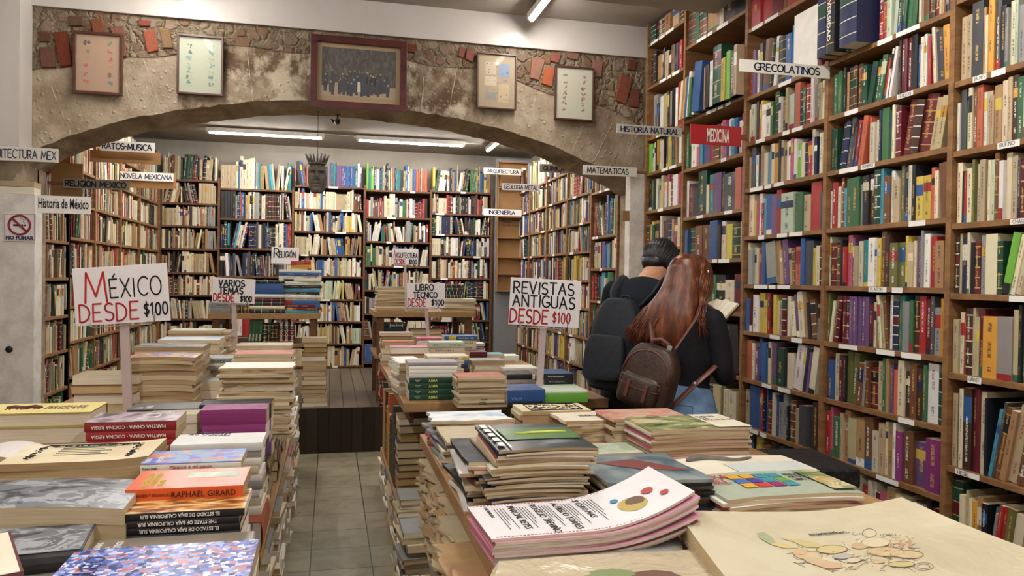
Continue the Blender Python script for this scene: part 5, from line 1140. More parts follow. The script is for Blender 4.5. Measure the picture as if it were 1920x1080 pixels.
# ---------------------------------------------------------------- under the tables and along the aisle
GA = 'floor piles along the aisle'
MASSN = MB()
def aisle():
    Y0 = [(3.05, .46), (3.45, .48), (3.85, .47), (4.25, .48), (4.6, .47)]
    # left side of the aisle, in front of the table's lower shelf, spine side to the aisle
    for q, (y, h) in enumerate(Y0):
        stack(Vector((-.30+.012*(q % 2), y, h)), .17, .24, .0005, h, f'the {ordn(q+1)} floor pile from the near end, left of the aisle', GA, pal='wihhjixwp' if q > 1 else 'wiixhw', ts=(.02, .032), R=RT, mass=MASSF, front='left' if q % 2 else 'right', jit=.014, rjit=.07, noun='paperback', hard=False)
    for q, (y, h) in enumerate(((4.95, .62), (5.25, .6), (5.6, .62), (5.95, .55))):
        stack(Vector((-.30-.01*q, y, h)), .2, .24, .0005, h, f'the {ordn(q+1)} floor pile beyond the left table', GA, pal='hjiwxh', ts=(.022, .034), R=RT, mass=MASSF, front='right', jit=.012, rjit=.06, noun='paperback')
    # on the lower shelf: a worn leather folio and cream books
    zs = .5205
    stack(Vector((-.315, 3.0, .80)), .17, .24, zs, .80, 'the red and black pile under the table edge', 'piles on the lower shelf of the left table', cols='krk', pal='wi', ts=(.022, .03), R=RT, front='right')
    stack(Vector((-.305, 2.62, .70)), .2, .28, zs, .70, 'the worn folios under the table edge', 'piles on the lower shelf of the left table', cols='sa', pal='u', tlist=[.075, .1], R=RT, front='right', hard=True, style=.3, noun='leather folio')
    for q, y in enumerate((1.1, 1.4, 1.7, 2.0, 2.3)):
        stack(Vector((-.32, y, .72)), .18, .24, zs, .72, f'the {ordn(q+1)} pile from the near end on the left table\'s lower shelf', 'piles on the lower shelf of the left table', pal='drhjiyn', ts=(.024, .04), R=RT, mass=MASSF, front='right')
    for q, y in enumerate((3.4, 3.8, 4.2, 4.5)):
        stack(Vector((-.34, y, .76)), .2, .24, zs, .76, f'the {ordn(q+1)} dark pile on the far half of the left table\'s lower shelf', 'piles on the lower shelf of the left table', pal='dhuji', ts=(.03, .045), R=RT, mass=MASSF, front='right')
    # right side: folios standing on the lower shelf of the new-book table, spines to the aisle
    M = Matrix(((0, 1, 0, .365), (-1, 0, 0, 5.45), (0, 0, 1, 0), (0, 0, 0, 1)))
    s = 0; i = 0
    ks = ['h', 'j', 'a', 'j', 'm', 'o', 'o', 'a', 's', 'a', 'u', 'g', 'z', 'g', 'z', 'z', 'd', 'u']
    while s < 1.22 and i < len(ks):
        tt = RT.uniform(.045, .075); h = RT.uniform(.33, .46); k = ks[i]
        single_book(tt, h, .24, k, RT, M @ Matrix.Translation((s+tt/2, 0, .3005)), f'{CNAME[k]} folio volume, {ordn(i+1)} along from the step, standing under the new books', 'old folios standing under the new book table', hard=True, style=.3, name='folio_volume', cat='folio')
        s += tt+.001; i += 1
    y0 = 5.45-s
    stack(Vector((.45, y0-.24, .74)), .17, .2, .3005, .74, 'the dark leather column under the table corner', GA, pal='kduk', cols='jku', ts=(.032, .046), R=RT, front='fore', hard=True, noun='leather volume', jit=.01)
    # floor piles on the right of the aisle
    for q, (y, h, w) in enumerate(((5.35, .24, .15), (5.05, .25, .16), (4.75, .27, .17), (4.45, .27, .18), (4.15, .26, .17), (3.86, .27, .19))):
        stack(Vector((.435, y, h)), w, .24, .0005, h, f'the {ordn(q+1)} floor pile from the step, right of the aisle', GA, cols='h' if q != 2 else 'bz', pal='ihwjxz', ts=(.022, .034), R=RT, mass=MASSF, front='right' if q % 2 else 'left', jit=.014, rjit=.08, noun='paperback')
    for q, (y, h, w) in enumerate(((4.62, .46, .13), (4.32, .50, .14), (3.98, .44, .15), (3.6, .46, .17), (3.25, .42, .2))):
        stack(Vector((.375 if q < 2 else .40, y, h)), w-.02, .2, .0005 if q > 2 else .0005, h, f'the {ordn(q+1)} leaning floor pile from the far end, under the tables', GA, pal='whixjz', cols='xh', ts=(.02, .03), R=RT, mass=MASSF, front='left', jit=.02, rjit=.14, noun='paperback') if q > 2 else None
    # maroon and white volumes standing on the floor near the camera
    Mf = Matrix(((1, 0, 0, .30), (0, 1, 0, 3.0), (0, 0, 1, 0), (0, 0, 0, 1))); s = 0
    for i, (k, tt) in enumerate((('m', .02), ('w', .05), ('m', .055), ('d', .03), ('h', .03), ('x', .035))):
        single_book(tt, .26, .2, k, RT, Mf @ Matrix.Translation((s+tt/2, 0, .0005)), f'{CNAME[k]} volume, {ordn(i+1)} from the aisle, standing on the floor under the magazine table', 'volumes standing on the floor', hard=True, style=.3); s += tt+.002
    # newspaper bundles on the lower shelf of the magazine table
    zs = .5605
    for q, y in enumerate((1.0, 1.24, 1.47, 1.70, 1.93, 2.16, 2.39, 2.62)):
        P = Vector((.405 if q < 4 else .44, y, .852-.02*(q % 2) if q < 4 else .83)); w = .27 if q < 5 else .21; d = .215
        stack(P, w, min(d, .34), zs, P.z, f'the {ordn(q+1)} newspaper bundle from the near end of the lower shelf', 'newspaper bundles under the magazine table', kind='mag', pal='hhj', ts=(.004, .009), R=RT, mass=MASSN, rag=.018, jit=.012, rjit=.06, noun='folded newspaper', spine='none')
    for q, y in enumerate((1.1, 1.5, 1.9, 2.3, 2.65)):
        stack(Vector((.46, y, .44)), .17, .28, .0005, .44, f'the {ordn(q+1)} floor pile from the near end under the magazine table', GA, pal='hjix', ts=(.03, .045), R=RT, mass=MASSF, front='left', jit=.012)
aisle()
def box_stool():
    A = on_z(1470, 905, .80); r = empty('storage_box', (1.80, 2.72, 0), 'black woven storage box between the magazine piles and the right wall shelves', 'box')
    t = NT('black_weave'); v = t.node('ShaderNodeTexVoronoi'); v.inputs['Scale'].default_value = 60; t.link(t.obj(), v.inputs['Vector']); t.base(t.ramp(v.outputs['Distance'], [(.2, hexc('2c2b2c')), (.6, hexc('121214'))]), .5, .4); t.bump(v.outputs['Distance'], .003, .6)
    M = Matrix.Rotation(-.10, 4, 'Z')
    box_obj('lid', (-.19, -.17, .72), (.19, .19, .80), t.m, r, .012, M=M); box_obj('body', (-.175, -.155, .001), (.175, .175, .7195), t.m, r, .008, M=M)
box_stool()

o = MASSF.build('floor_book_piles', [M_COVER, M_PAGE]); tag(o, 'low columns of old paperbacks stacked on the floor and lower shelves along the aisle', 'book piles', kind='stuff')
o = MASSN.build('folded_newspapers', [M_COVER, M_PAGE]); tag(o, 'ragged yellowed newspapers bundled on the lower shelf of the magazine table', 'newspapers', kind='stuff')
# ---------------------------------------------------------------- signs
C_W = hexc('e9e6e2'); C_GW = hexc('d3cfc4'); C_GREYCARD = hexc('8d857a'); C_RED = hexc('b3282c')
def board(text, x0, y0, x1, y1, Y, label, col=C_GW, inkmat=None, tw=(.06, .94), th=(.22, .78), sw=.006, name='hanging_sign', typ=False, bracket=None):
    A = on_y(x0, y0, Y); B = on_y(x1, y1, Y); w = B.x-A.x; h = A.z-B.z
    r = empty(name, (A.x, Y, B.z), label, 'sign', 'category boards sticking out from the shelves')
    b = MB(); b.box((0, 0, 0), (w, .006, h), c=col); b.build('board', M_SIGN, r, bevel=.001)
    if typ:
        tt = type_text(text, 1, inkmat or M_INK, r, Matrix.Identity(4), 1, .018, 'lettering'); bb = tt.bound_box; bw = max(v[0] for v in bb)-min(v[0] for v in bb); x00 = min(v[0] for v in bb); bh = max(v[2] for v in bb)
        tt.scale = (w*(tw[1]-tw[0])/bw, 1, h*(th[1]-th[0])/bh); tt.location = (w*tw[0]-x00*tt.scale[0], -.0015, h*th[0]); 
    else:
        hh = h*(th[1]-th[0]); W = ink_width(text, hh, .14); sx = w*(tw[1]-tw[0])/W
        b = MB(); ink(b, text, hh, 0, 0, sw, Matrix.Diagonal((sx, 1, 1, 1)), gap=.14, R=random.Random(len(text)), jit=.03); b.build('lettering', inkmat or M_INK, r, Matrix.Translation((w*tw[0], -.0012, h*th[0])))
    x0, x1 = (w-.004, 2.29-A.x) if (A.x+B.x)/2 > 0 else (-1.94-A.x, .004)
    if name == 'printed_sign': x0, x1 = 0, .02
    if x1-x0 < .012: x0, x1 = (x1-.012, x1) if x0 > 0 else (x0, x0+.012)
    b = MB(); b.box((x0, .0062, h*.35), (x1, .014, h*.65), c=hexc('7a5030')); b.build('bracket', M_COLOR, r)
    return r
board('GRECOLATINOS', 1387, 110, 1556, 148, 3.20, 'pale board lettered GRECOLATINOS over the right wall bookcases', tw=(.16, .88), inkmat=M_INKB, sw=.005)
board('MEDICINA', 1295, 232, 1390, 275, 3.95, 'bright red board lettered MEDICINA behind the reading couple', col=C_RED, inkmat=M_WHITEINK, typ=True, tw=(.32, .76), th=(.16, .84))
board('HISTORIA NATURAL', 1157, 232, 1279, 257, 4.74, 'white board lettered HISTORIA NATURAL beside the red sign', inkmat=M_INKB, sw=.006)
board('MATEMATICAS', 1093, 309, 1194, 332, 5.36, 'white board lettered MATEMATICAS at the right foot of the arch', tw=(.08, .84), sw=.006)
board('QUIMICA Y M', 1012, 307, 1085, 326, 6.6, 'grey board lettered QUIMICA half hidden by the arch', col=C_GREYCARD, tw=(.1, .92), sw=.006)
board('GEOLOGIA METAL', 941, 343, 1012, 359, 8.1, 'white board lettered GEOLOGIA METAL near the cardboard door', col=C_W, inkmat=M_INKB, sw=.007)
board('ARQUITECTURA', 907, 314, 977, 329, 9.2, 'pale board lettered ARQUITECTURA above the cardboard covered door', tw=(.1, .93), sw=.008)
board('INGENIERIA', 907, 391, 978, 406, 9.2, 'white board lettered INGENIERIA in front of the cardboard door', col=C_W, inkmat=M_INKB, tw=(.14, .82), sw=.008)
board('ARQUITECTURA MEX', -42, 272, 109, 305, 4.95, 'pale board lettered ARQUITECTURA MEX at the frame\'s left edge', inkmat=M_INKB, sw=.006, tw=(.03, .97), th=(.2, .8))
board('RELIGION MEXICO', 118, 334, 243, 357, 6.0, 'grey cardboard board lettered RELIGION MEXICO', col=C_GREYCARD, tw=(.04, .94), sw=.007)
board('Historia de México', 70, 366, 170, 402, 5.33, 'white printed board reading Historia de México beside the no smoking post', col=C_W, name='printed_sign', typ=True, tw=(.02, .96), th=(.3, .86))
board('NOVELA MEXICANA', 225, 321, 325, 341, 7.9, 'white board lettered NOVELA MEXICANA on brown cardboard', col=C_W, inkmat=M_INKB, tw=(.02, .97), sw=.007)
board('RATOS-MUSICA', 188, 263, 290, 287, 6.9, 'white board lettered RATOS MUSICA partly behind the arch', col=C_W, inkmat=M_INKB, tw=(.04, .94), sw=.008)
for x0, y0, x1, y1, Y, l in ((262, 322, 330, 355, 7.93, 'brown cardboard panel behind the NOVELA MEXICANA board'), (225, 283, 301, 309, 6.95, 'brown cardboard panel below the RATOS MUSICA board')):
    A = on_y(x0, y0, Y); B = on_y(x1, y1, Y); r = box_obj('cardboard_sheet', (0, 0, 0), (B.x+1.935, .006, A.z-B.z), M_CARD); r.location = (-1.935, Y, B.z); tag(r, l, 'cardboard', 'cardboard panels on the left shelves')

def placard(TL, TR, BR, BL, zc, label, words, base, foot_z, frame=False, pole_w=.034, wire=True):
    """a hand lettered card on a stick; words: (text, u0, u1, v0, v1, material, stroke)"""
    tl, tr, br, bl = (at_c(*p, zc) for p in (TL, TR, BR, BL)); ux = ((tr-tl)+(br-bl)).normalized(); w = ((tr-tl).length+(br-bl).length)/2; h = ((tl-bl).length+(tr-br).length)/2
    n = ux.cross(Vector((0, 0, 1))).normalized(); vz = n.cross(ux).normalized()*-1; n = -n if n.y < 0 else n
    vz = ux.cross(n)*-1 if ux.cross(n).z < 0 else ux.cross(n)
    M = Matrix.Identity(4)
    for i, v in enumerate((ux, n, vz)):
        for j in range(3): M[j][i] = v[j]
    M.translation = bl
    r = empty('price_sign', mat=M, label=label, cat='sign', group='hand lettered price cards on sticks')
    b = MB(); b.box((0, 0, 0), (w, .005, h), c=hexc('e8e4e6')); b.build('card', M_SIGN, r, bevel=.0015)
    for i, (s, u0, u1, v0, v1, mt, sw) in enumerate(words):
        hh = (v1-v0)*h; W = ink_width(s, hh, .2); sx = (u1-u0)*w/W
        b = MB(); ink(b, s, hh, 0, 0, sw, Matrix.Diagonal((sx, 1, 1, 1)), gap=.2, R=random.Random(i+3), jit=.03); b.build('lettering', mt, r, Matrix.Translation((u0*w, -.0012-.0003*i, v0*h)))
    if wire:
        b = MB(); b.tube([(w*.16, -.006, h*.14), (w*.16, -.006, -.002), (w*.2, -.006, -.008), (w*.8, -.006, -.008), (w*.84, -.006, -.002), (w*.84, -.006, h*.2)], .0022, 8); b.build('wire_holder', M_STEEL, r)
    c = r.matrix_world.inverted(); p0 = Vector((w*.5, .010, .02)); p1 = c @ Vector(at_c(base[0], base[1], zc)); p1.y = .010
    # carry the stick on down to what it stands on
    W0 = M @ p0; W1 = M @ p1; k = (W0.z-foot_z)/(W0.z-W1.z); F = c @ (W0 + (W1-W0)*k)
    b = MB(); hw = pole_w/2; b.add([(p0.x-hw, p0.y-.004, p0.z), (p0.x+hw, p0.y-.004, p0.z), (p0.x+hw, p0.y+.004, p0.z), (p0.x-hw, p0.y+.004, p0.z), (F.x-hw, F.y-.004, F.z), (F.x+hw, F.y-.004, F.z), (F.x+hw, F.y+.004, F.z), (F.x-hw, F.y+.004, F.z)],
        [(0,1,2,3), (7,6,5,4), (4,5,1,0), (5,6,2,1), (6,7,3,2), (7,4,0,3)]); b.build('stick', flat('pale_stick', 'b9a9a6', .5, var=.15, sc=9), r)
    return r
placard((133, 501), (312, 493), (318, 598), (142, 612), 2.88, 'large price card reading MEXICO DESDE $100 over the left table', [('M', .12, .35, .40, .92, M_RED, .008), ('ÉXICO', .39, .93, .46, .78, M_INK, .006), ('DESDE', .05, .67, .06, .36, M_RED, .0065), ('$100', .73, .98, .12, .33, M_INK, .0065)], (236, 748), .9)
placard((953, 518), (1083, 527), (1087, 614), (953, 608), 3.88, 'large price card reading REVISTAS ANTIGUAS over the magazine tables', [('REVISTAS', .05, .9, .68, .92, M_INK, .008), ('ANTIGUAS', .05, .92, .40, .64, M_INK, .008), ('DESDE', .02, .55, .05, .33, M_RED, .009), ('$100', .62, .87, .09, .30, M_RED, .007)], (1010, 750), .9)
placard((399, 519.6), (479, 524), (477, 570), (396.7, 566), 4.75, 'price card reading VARIOS TEMAS DESDE $100', [('VARIOS', .15, .75, .67, .92, M_INK, .008), ('TEMAS', .17, .72, .38, .62, M_INK, .008), ('DESDE', .04, .52, .05, .34, M_RED, .008), ('$100', .67, .93, .08, .30, M_INK, .008)], (440, 655), .9, pole_w=.028)
placard((508.3, 462.8), (560, 464.6), (559.6, 495.2), (508.3, 493.9), 6.9, 'small price card reading RELIGION on the far table', [('R', .1, .28, .38, .92, M_INK, .01), ('ELIGIÓN', .29, .88, .4, .74, M_INK, .009)], (533, 560), 1.169, pole_w=.02)
placard((762.7, 529.3), (833.3, 530.7), (834.7, 576), (762.7, 576.7), 5.55, 'price card reading LIBRO TECNICO DESDE $100', [('LIBRO', .24, .7, .70, .94, M_INK, .008), ('TÉCNICO', .18, .8, .41, .62, M_INK, .008), ('DESDE', .03, .5, .05, .35, M_RED, .008), ('$100', .65, .97, .1, .32, M_INK, .008)], (802, 625), .9, pole_w=.022)
placard((736.7, 466), (784, 467.3), (784.7, 497.3), (735.3, 496), 6.95, 'small price card reading ARQUITECTURA DESDE $100 on the far table', [('A', .04, .13, .42, .95, M_RED, .009), ('RQUITECTURA', .15, .97, .46, .74, M_INK, .008), ('DESDE', .08, .5, .08, .36, M_RED, .008), ('$100', .65, .95, .06, .32, M_INK, .008)], (760, 540), 1.19, pole_w=.018)

# no smoking plate
def no_smoking():
    Y = 5.356; A = on_y(7, 399, Y); B = on_y(67, 453, Y); w, h = B.x-A.x, A.z-B.z
    r = empty('no_smoking_sign', (A.x, Y-.004, B.z), 'white plate reading NO FUMAR with a crossed out cigarette', 'sign')
    b = MB(); b.box((0, 0, 0), (w, .004, h), c=hexc('dcd2d4')); b.build('plate', M_SIGN, r, bevel=.001)
    cx, cz, R0 = w*.5, h*.58, h*.34; dr = flat('dark_red_print', '7c1f2c', .4)
    b = MB(); b.tube([(cx+R0*math.cos(a*PI/18), -.0008, cz+R0*math.sin(a*PI/18)) for a in range(37)], .007, 6, cap=False); b.tube([(cx-R0*.7, -.001, cz+R0*.7), (cx+R0*.7, -.001, cz-R0*.7)], .007, 6); b.build('prohibition_ring', dr, r)
    b = MB(); b.box((cx-R0*.6, -.0012, cz-.008), (cx+R0*.35, -.0004, cz+.004)); b.box((cx+R0*.42, -.0012, cz-.008), (cx+R0*.62, -.0004, cz+.004)); b.tube([(cx+R0*.5, -.001, cz+.01), (cx+R0*.35, -.001, cz+.02), (cx+R0*.45, -.001, cz+.034), (cx+R0*.1, -.001, cz+.04)], .0018, 5); b.build('cigarette', M_INK, r)
    t = type_text('NO FUMAR', .03, M_INKB, r, Matrix.Translation((w*.5, -.001, h*.06)), 1.0, .0015, 'lettering', 'CENTER')
    b = MB(); q = .006
    for x0, z0, x1, z1 in ((q, q, w-q, q+.002), (q, h-q-.002, w-q, h-q), (q, q, q+.002, h-q), (w-q-.002, q, w-q, h-q)): b.box((x0, -.0008, z0), (x1, -.0002, z1))
    b.build('border_line', M_INKB, r)
no_smoking()

# ---------------------------------------------------------------- framed prints on the arch
def framed(x0, y0, x1, y1, label, fw, paper, art_fn, mat_w=.0, Y=5.475, fm=None, tilt=0.0, deep=.025):
    A = on_y(x0, y0, Y); B = on_y(x1, y1, Y); w, h = B.x-A.x, A.z-B.z
    r = empty('picture_frame', mat=Matrix.Translation((A.x, Y, B.z)) @ Matrix.Rotation(tilt, 4, 'X'), label=label, cat='framed picture', group='framed pictures on the arch')
    b = MB()
    for lo, hi in (((0, -deep, 0), (w, 0, fw)), ((0, -deep, h-fw), (w, 0, h)), ((0, -deep, fw), (fw, 0, h-fw)), ((w-fw, -deep, fw), (w, 0, h-fw))): b.box(lo, hi)
    b.build('frame', fm or M_BROWNF, r, bevel=.002)
    b = MB(); b.box((fw, -.010, fw), (w-fw, -.006, h-fw)); b.build('paper', paper, r)
    art_fn(r, w, h, fw)
    b = MB(); b.quad([(fw, -.016, fw), (w-fw, -.016, fw), (w-fw, -.016, h-fw), (fw, -.016, h-fw)]); b.build('glass', M_GLASS, r)
    return r
t = NT('picture_glass'); t.base((1, 1, 1), .03, .5); t.p.inputs['Transmission Weight'].default_value = 0; t.p.inputs['Alpha'].default_value = .06; M_GLASS = t.m
def vignettes(r, w, h):
    b = MB()
    for x0, z0, x1, z1, hx in ((.22, .62, .48, .84, 'a8957a'), (.55, .58, .82, .82, '6a7c94'), (.2, .42, .5, .58, 'ad9a82'), (.22, .16, .5, .3, '7a766e'), (.55, .13, .82, .46, 'a8906a')): b.box((w*x0, -.0106, h*z0), (w*x1, -.0101, h*z1), c=hexc(hx))
    R_ = random.Random(8)
    for q in range(40): x, z = w*R_.uniform(.22, .8), h*R_.uniform(.16, .82); b.box((x, -.011, z), (x+R_.uniform(.003, .012), -.0107, z+R_.uniform(.003, .01)), c=hexc(R_.choice(['5a4a3e', '86503e', '4a5a70'])))
    b.build('printed_vignette', M_COLOR, r)
def figures(cols, seed, grid, colrs, line=True):
    def f(r, w, h, fw):
        R_ = random.Random(seed); b = MB()
        for gx in range(grid[0]):
            for gz in range(grid[1]):
                cx = w*(.26+.48*gx/(max(1, grid[0]-1))) if grid[0] > 1 else w*.5; cz = h*(.2+.62*gz/(grid[1]-1)); c = hexc(R_.choice(colrs))
                for q in range(4):
                    x, z = cx+R_.uniform(-.014, .014), cz+R_.uniform(-.012, .012); s = R_.uniform(.004, .010)
                    b.quad([(x+s*math.cos(a*PI/4)*R_.uniform(.7, 1.3), -.0104-.0002*q, z+s*math.sin(a*PI/4)*R_.uniform(.7, 1.3)) for a in range(8)], 0, c)
                if line: b.quad([(cx-.035, -.0104, cz-.018), (cx+.035, -.0104, cz-.018), (cx+.035, -.0104, cz-.0165), (cx-.035, -.0104, cz-.0165)], 0, tuple(v*.8 for v in hexc('9a8c74')))
        b.build('printed_figure', M_COLOR, r)
    return f
PAP1 = flat('rose_aged_paper', '9c7d60', .6, var=.06, sc=4); PAP2 = flat('greenish_white_paper', 'a0a58e', .6, var=.04, sc=4); PAP3 = flat('buff_paper', '94805f', .6, var=.08, sc=4); PAP4 = flat('ivory_paper', 'a8a490', .6, var=.04, sc=4)
framed(139, 58, 231, 181, 'framed rose-toned print with two columns of small glyphs, at the arch\'s left end', .018, PAP1, figures(2, 1, (2, 6), ['6b4a3a', 'a8463a', '5a6a5a', '4a3a34', 'b06a4a']))
framed(333, 64, 419, 182, 'framed pale greenish print with two columns of small scenes', .014, PAP2, figures(2, 2, (2, 7), ['5a7a5a', '6a8a78', '4a5a4a', '8a9a6a']))
framed(894, 98, 967, 208, 'framed buff print with blue and grey vignettes, right of the large engraving', .012, PAP3, lambda r, w, h, fw: vignettes(r, w, h))
framed(1040, 123, 1111, 229, 'framed ivory print with two columns of tiny figures, at the arch\'s right end', .012, PAP4, figures(2, 4, (2, 7), ['8a5a3a', '7a6a4a', '6a4a34'], False))

t = NT('crowd_engraving'); P = t.obj(); sp = t.node('ShaderNodeSeparateXYZ'); t.link(P, sp.inputs[0])
n1 = t.noise(26, t.scale(P, (1.6, 1, .8)), 5, .7, .5); n2 = t.noise(90, P, 3, .6); n3 = t.noise(9, P, 4)
t.base(t.mix(t.math('MULTIPLY', n2, .35), t.ramp(n1, [(.36, hexc('1f1b18')), (.5, hexc('3d352d')), (.62, hexc('5d5142')), (.74, hexc('8f7c62'))]), hexc('2a241f')), .6, .3); M_ENGR = t.m
def crowd(r, w, h, fw):
    m = .055; x0, x1, z0, z1 = fw+m*.55, w-fw-m*.55, fw+m*.7, h-fw-m*.5
    b = MB(); b.box((x0, -.0106, z0), (x1, -.0101, z1)); b.build('engraving', M_ENGR, r)
    R_ = random.Random(3); b = MB(); zg = z0+(z1-z0)*.26
    b.quad([(x0, -.0109, z0), (x1, -.0109, z0), (x1, -.0109, zg*.97), (x0+.1, -.0109, zg*1.05), (x0, -.0109, zg*.9)], 0, hexc('a08c6e'))
    for q in range(70):     # a generic crowd of standing officers
        x = x0+.015+(x1-x0-.03)*R_.random(); zz = zg+R_.uniform(-.04, .05); hh = R_.uniform(.07, .1); c = hexc(R_.choice(['15171f', '1c2230', '221c1a', '2c2622', '1a2338'])); d = -.0112-.0002*(q % 9)
        b.quad([(x-.010, d, zz-hh*.45), (x+.009, d, zz-hh*.45), (x+.013, d, zz+hh*.3), (x+.005, d, zz+hh*.42), (x-.005, d, zz+hh*.42), (x-.013, d, zz+hh*.3)], 0, c); b.quad([(x+.006*math.cos(a), d-.0001, zz+hh*.5+.007*math.sin(a)) for a in [k*PI/4 for k in range(8)]], 0, hexc(R_.choice(['8a755c', '6a5848', 'a08a6c'])))
    x = (x0+x1)/2; b.quad([(x-.012, -.0135, zg-.05), (x+.012, -.0135, zg-.05), (x+.01, -.0135, zg+.02), (x-.01, -.0135, zg+.02)], 0, hexc('c9bb9c')); b.quad([(x-.014, -.0136, zg+.02), (x+.014, -.0136, zg+.02), (x+.012, -.0136, zg+.055), (x-.012, -.0136, zg+.055)], 0, hexc('1c1e2a'))
    b.build('engraved_crowd', M_COLOR, r)
t = NT('red_brown_frame'); t.base(t.ramp(t.noise(5, t.scale(t.obj(), (1, 1, 3)), 5, .6, .4), [(.3, hexc('361214')), (.7, hexc('5e2622'))]), .35, .5)
framed(583, 66, 761, 212, 'large red-brown framed engraving of a crowd of officers over the arch crown', .045, flat('tan_paper', '9c8058', .6, var=.1, sc=5), crowd, Y=5.47, fm=t.m, deep=.04)

# carved mask on its cord, little camera, cables
def mask():
    Y = 5.72; c = on_y(595, 322, Y); w, h = .135, .31
    r = empty('carved_mask', (c.x, Y, c.z-h/2), 'grey carved wooden face mask hanging from the arch on a cord', 'mask')
    t = NT('carved_wood'); n = t.noise(30, t.obj(), 5, .7); t.base(t.ramp(n, [(.3, hexc('3f3933')), (.7, hexc('6f675e'))]), .6, .3); t.bump(n, .004, .5); m = t.m
    b = MB(); nx, nz = 28, 48; G = lambda x, z, x0, z0, sx, sz: math.exp(-((x-x0)/sx)**2-((z-z0)/sz)**2)
    def half(v):        # half-width at height v (0 chin, .62 brow)
        return .30+.70*math.sqrt(max(0, 1-((v-.40)/.42)**2)) if v < .62 else .78
    V = []
    for j in range(nz+1):
        v = j/nz*.70
        for i in range(nx+1):
            u = -1+2*i/nx; x = u*half(v)*w/2; d = .045*math.sqrt(max(0, 1-u*u*.92))
            xx = x/w*2; d += .030*G(xx, v, 0, .36, .16, .06)+.018*G(xx, v, 0, .44, .10, .10)-.016*G(xx, v, .42, .46, .2, .03)-.016*G(xx, v, -.42, .46, .2, .03)+.014*G(xx, v, .42, .52, .28, .02)+.014*G(xx, v, -.42, .52, .28, .02)+.010*G(xx, v, 0, .235, .3, .02)-.012*G(xx, v, 0, .205, .28, .012)+.012*G(xx, v, 0, .17, .25, .02)+.012*G(xx, v, 0, .06, .25, .05)+.008*G(xx, v, .55, .30, .2, .08)+.008*G(xx, v, -.55, .30, .2, .08)
            V.append((x, -d, v*h))
    F = [(j*(nx+1)+i, j*(nx+1)+i+1, (j+1)*(nx+1)+i+1, (j+1)*(nx+1)+i) for j in range(nz) for i in range(nx)]; b.add(V, F, smooth=True)
    n0 = len(V); B = [(x, .012, z) for x, y, z in V]; b.add(B, [tuple(reversed(f)) for f in F]); 
    o = b.build('face', m, r); s = o.modifiers.new('solid', 'SOLIDIFY'); s.thickness = .008
    b = MB()
    for q in range(7):     # feather crest
        a = -.66+.22*q; L = .078*(1-.2*abs(a)); x = .052*a*1.3; b.tube([(x, -.02, .20), (x+math.sin(a)*L*.5, -.03, .20+L*.6), (x+math.sin(a)*L*.9, -.02, .20+L*1.1)], [(.013, .008), (.016, .008), (.010, .005)], 8)
    b.tube([(-.06, -.035, .208), (0, -.055, .214), (.06, -.035, .208)], [.008, .010, .008], 8)
    b.build('crest', m, r)
    top = on_y(596, 216, Y).z
    b = MB(); b.tube([(0, -.02, .29), (.003, -.01, .33), (-.004, 0, .38), (.002, .0, .45), (0, 0, top+.03-(c.z-h/2))], .0022, 6); b.build('cord', M_BLACK, r)
mask()
def spy_cam():
    Y = 5.62; c = on_y(633, 228, Y); r = empty('security_camera', c, 'small dark security camera on the underside of the arch', 'camera')
    b = MB(); b.tube([(0, .03, .0), (0, -.03, -.004)], .021, 16); b.build('housing', flat('camera_grey', '6d675f', .4), r); b = MB(); b.tube([(0, -.028, -.004), (0, -.036, -.0045)], .014, 14); b.build('lens', M_BLACK, r)
    b = MB(); b.tube([(0, .01, .018), (0, .02, .05)], .006, 8); b.box((-.02, .0, .05), (.02, .04, .056)); b.build('mount', M_BLACK, r)
    b = MB(); b.add([(-.02, -.02, .006), (-.05, -.03, .012), (-.03, -.03, -.02)], [(0, 1, 2), (2, 1, 0)]); b.build('flap', M_BLACK, r)
spy_cam()
A = on_z(600, 266, 3.09); B = on_z(990, 293, 3.09); b = MB(); b.tube([(A.x, 8.9, 3.093), (A.x+.8, 8.95, 3.090), (B.x, 9.0, 3.093)], .005, 6); o = b.build('power_cable', M_POST); tag(o, 'thin pale cable along the back ceiling beside the tube lamps', 'cable')
# cardboard covered door beside the back bookcases
def card_door():
    r = empty('door_1', (1.99, 9.30, .3785)); r['kind'] = 'structure'; r['label'] = 'grey door behind the shelves, its upper part covered with cardboard'
    box_obj('door_leaf', (.0, .10, 0), (.50, .14, 2.62), flat('grey_door_paint', '7a7a7c', .5), r)
    q = empty('cardboard_rack', (2.00, 9.32, 1.34), 'brown cardboard panels with ledges covering the grey door', 'cardboard')
    ys = [0, .21, .42, .66, .92, 1.28, 1.60]
    b = MB(); b.box((0, .06, 0), (.40, .07, 1.6)); b.build('back_sheet', M_CARD, q)
    for i, z in enumerate(ys): box_obj('ledge', (.01, .0, z), (.39, .0595, z+.014), M_CARD, q)
    for x in (0, .388): box_obj('side_sheet', (x, .0, 0), (x+.010, .0595, 1.6), M_CARD, q)
    t = type_text('Manten\ncerrada la puerta', .042, M_INK, q, Matrix.Translation((.06, .0585, .86)), 1, 0)
    b = MB(); b.box((.02, -.05, 1.30), (.14, .05, 1.31)); b.box((.02, -.05, 1.31), (.03, .05, 1.42)); b.build('bent_flap', M_CARD, q)
card_door()
o = box_obj('cardboard_sheet', (-1.92, 6.02, 1.995), (-1.72, 6.03, 2.27), M_CARD); tag(o, 'large brown cardboard sheet under the left end of the arch', 'cardboard', 'cardboard panels on the left shelves')
for i, (z, dx, k) in enumerate(((1.982, 0, 'i'), (2.03, .01, 'w'))):
    flat_book((-1.92, 5.43), .0, z, .22, .12, .045 if i == 0 else .03, k, RT, f'cream pad of papers lying on the no smoking post, {"lower" if i == 0 else "upper"} one', 'papers on the post', 'fore', False, .3, 'paper_pad', 'paper')
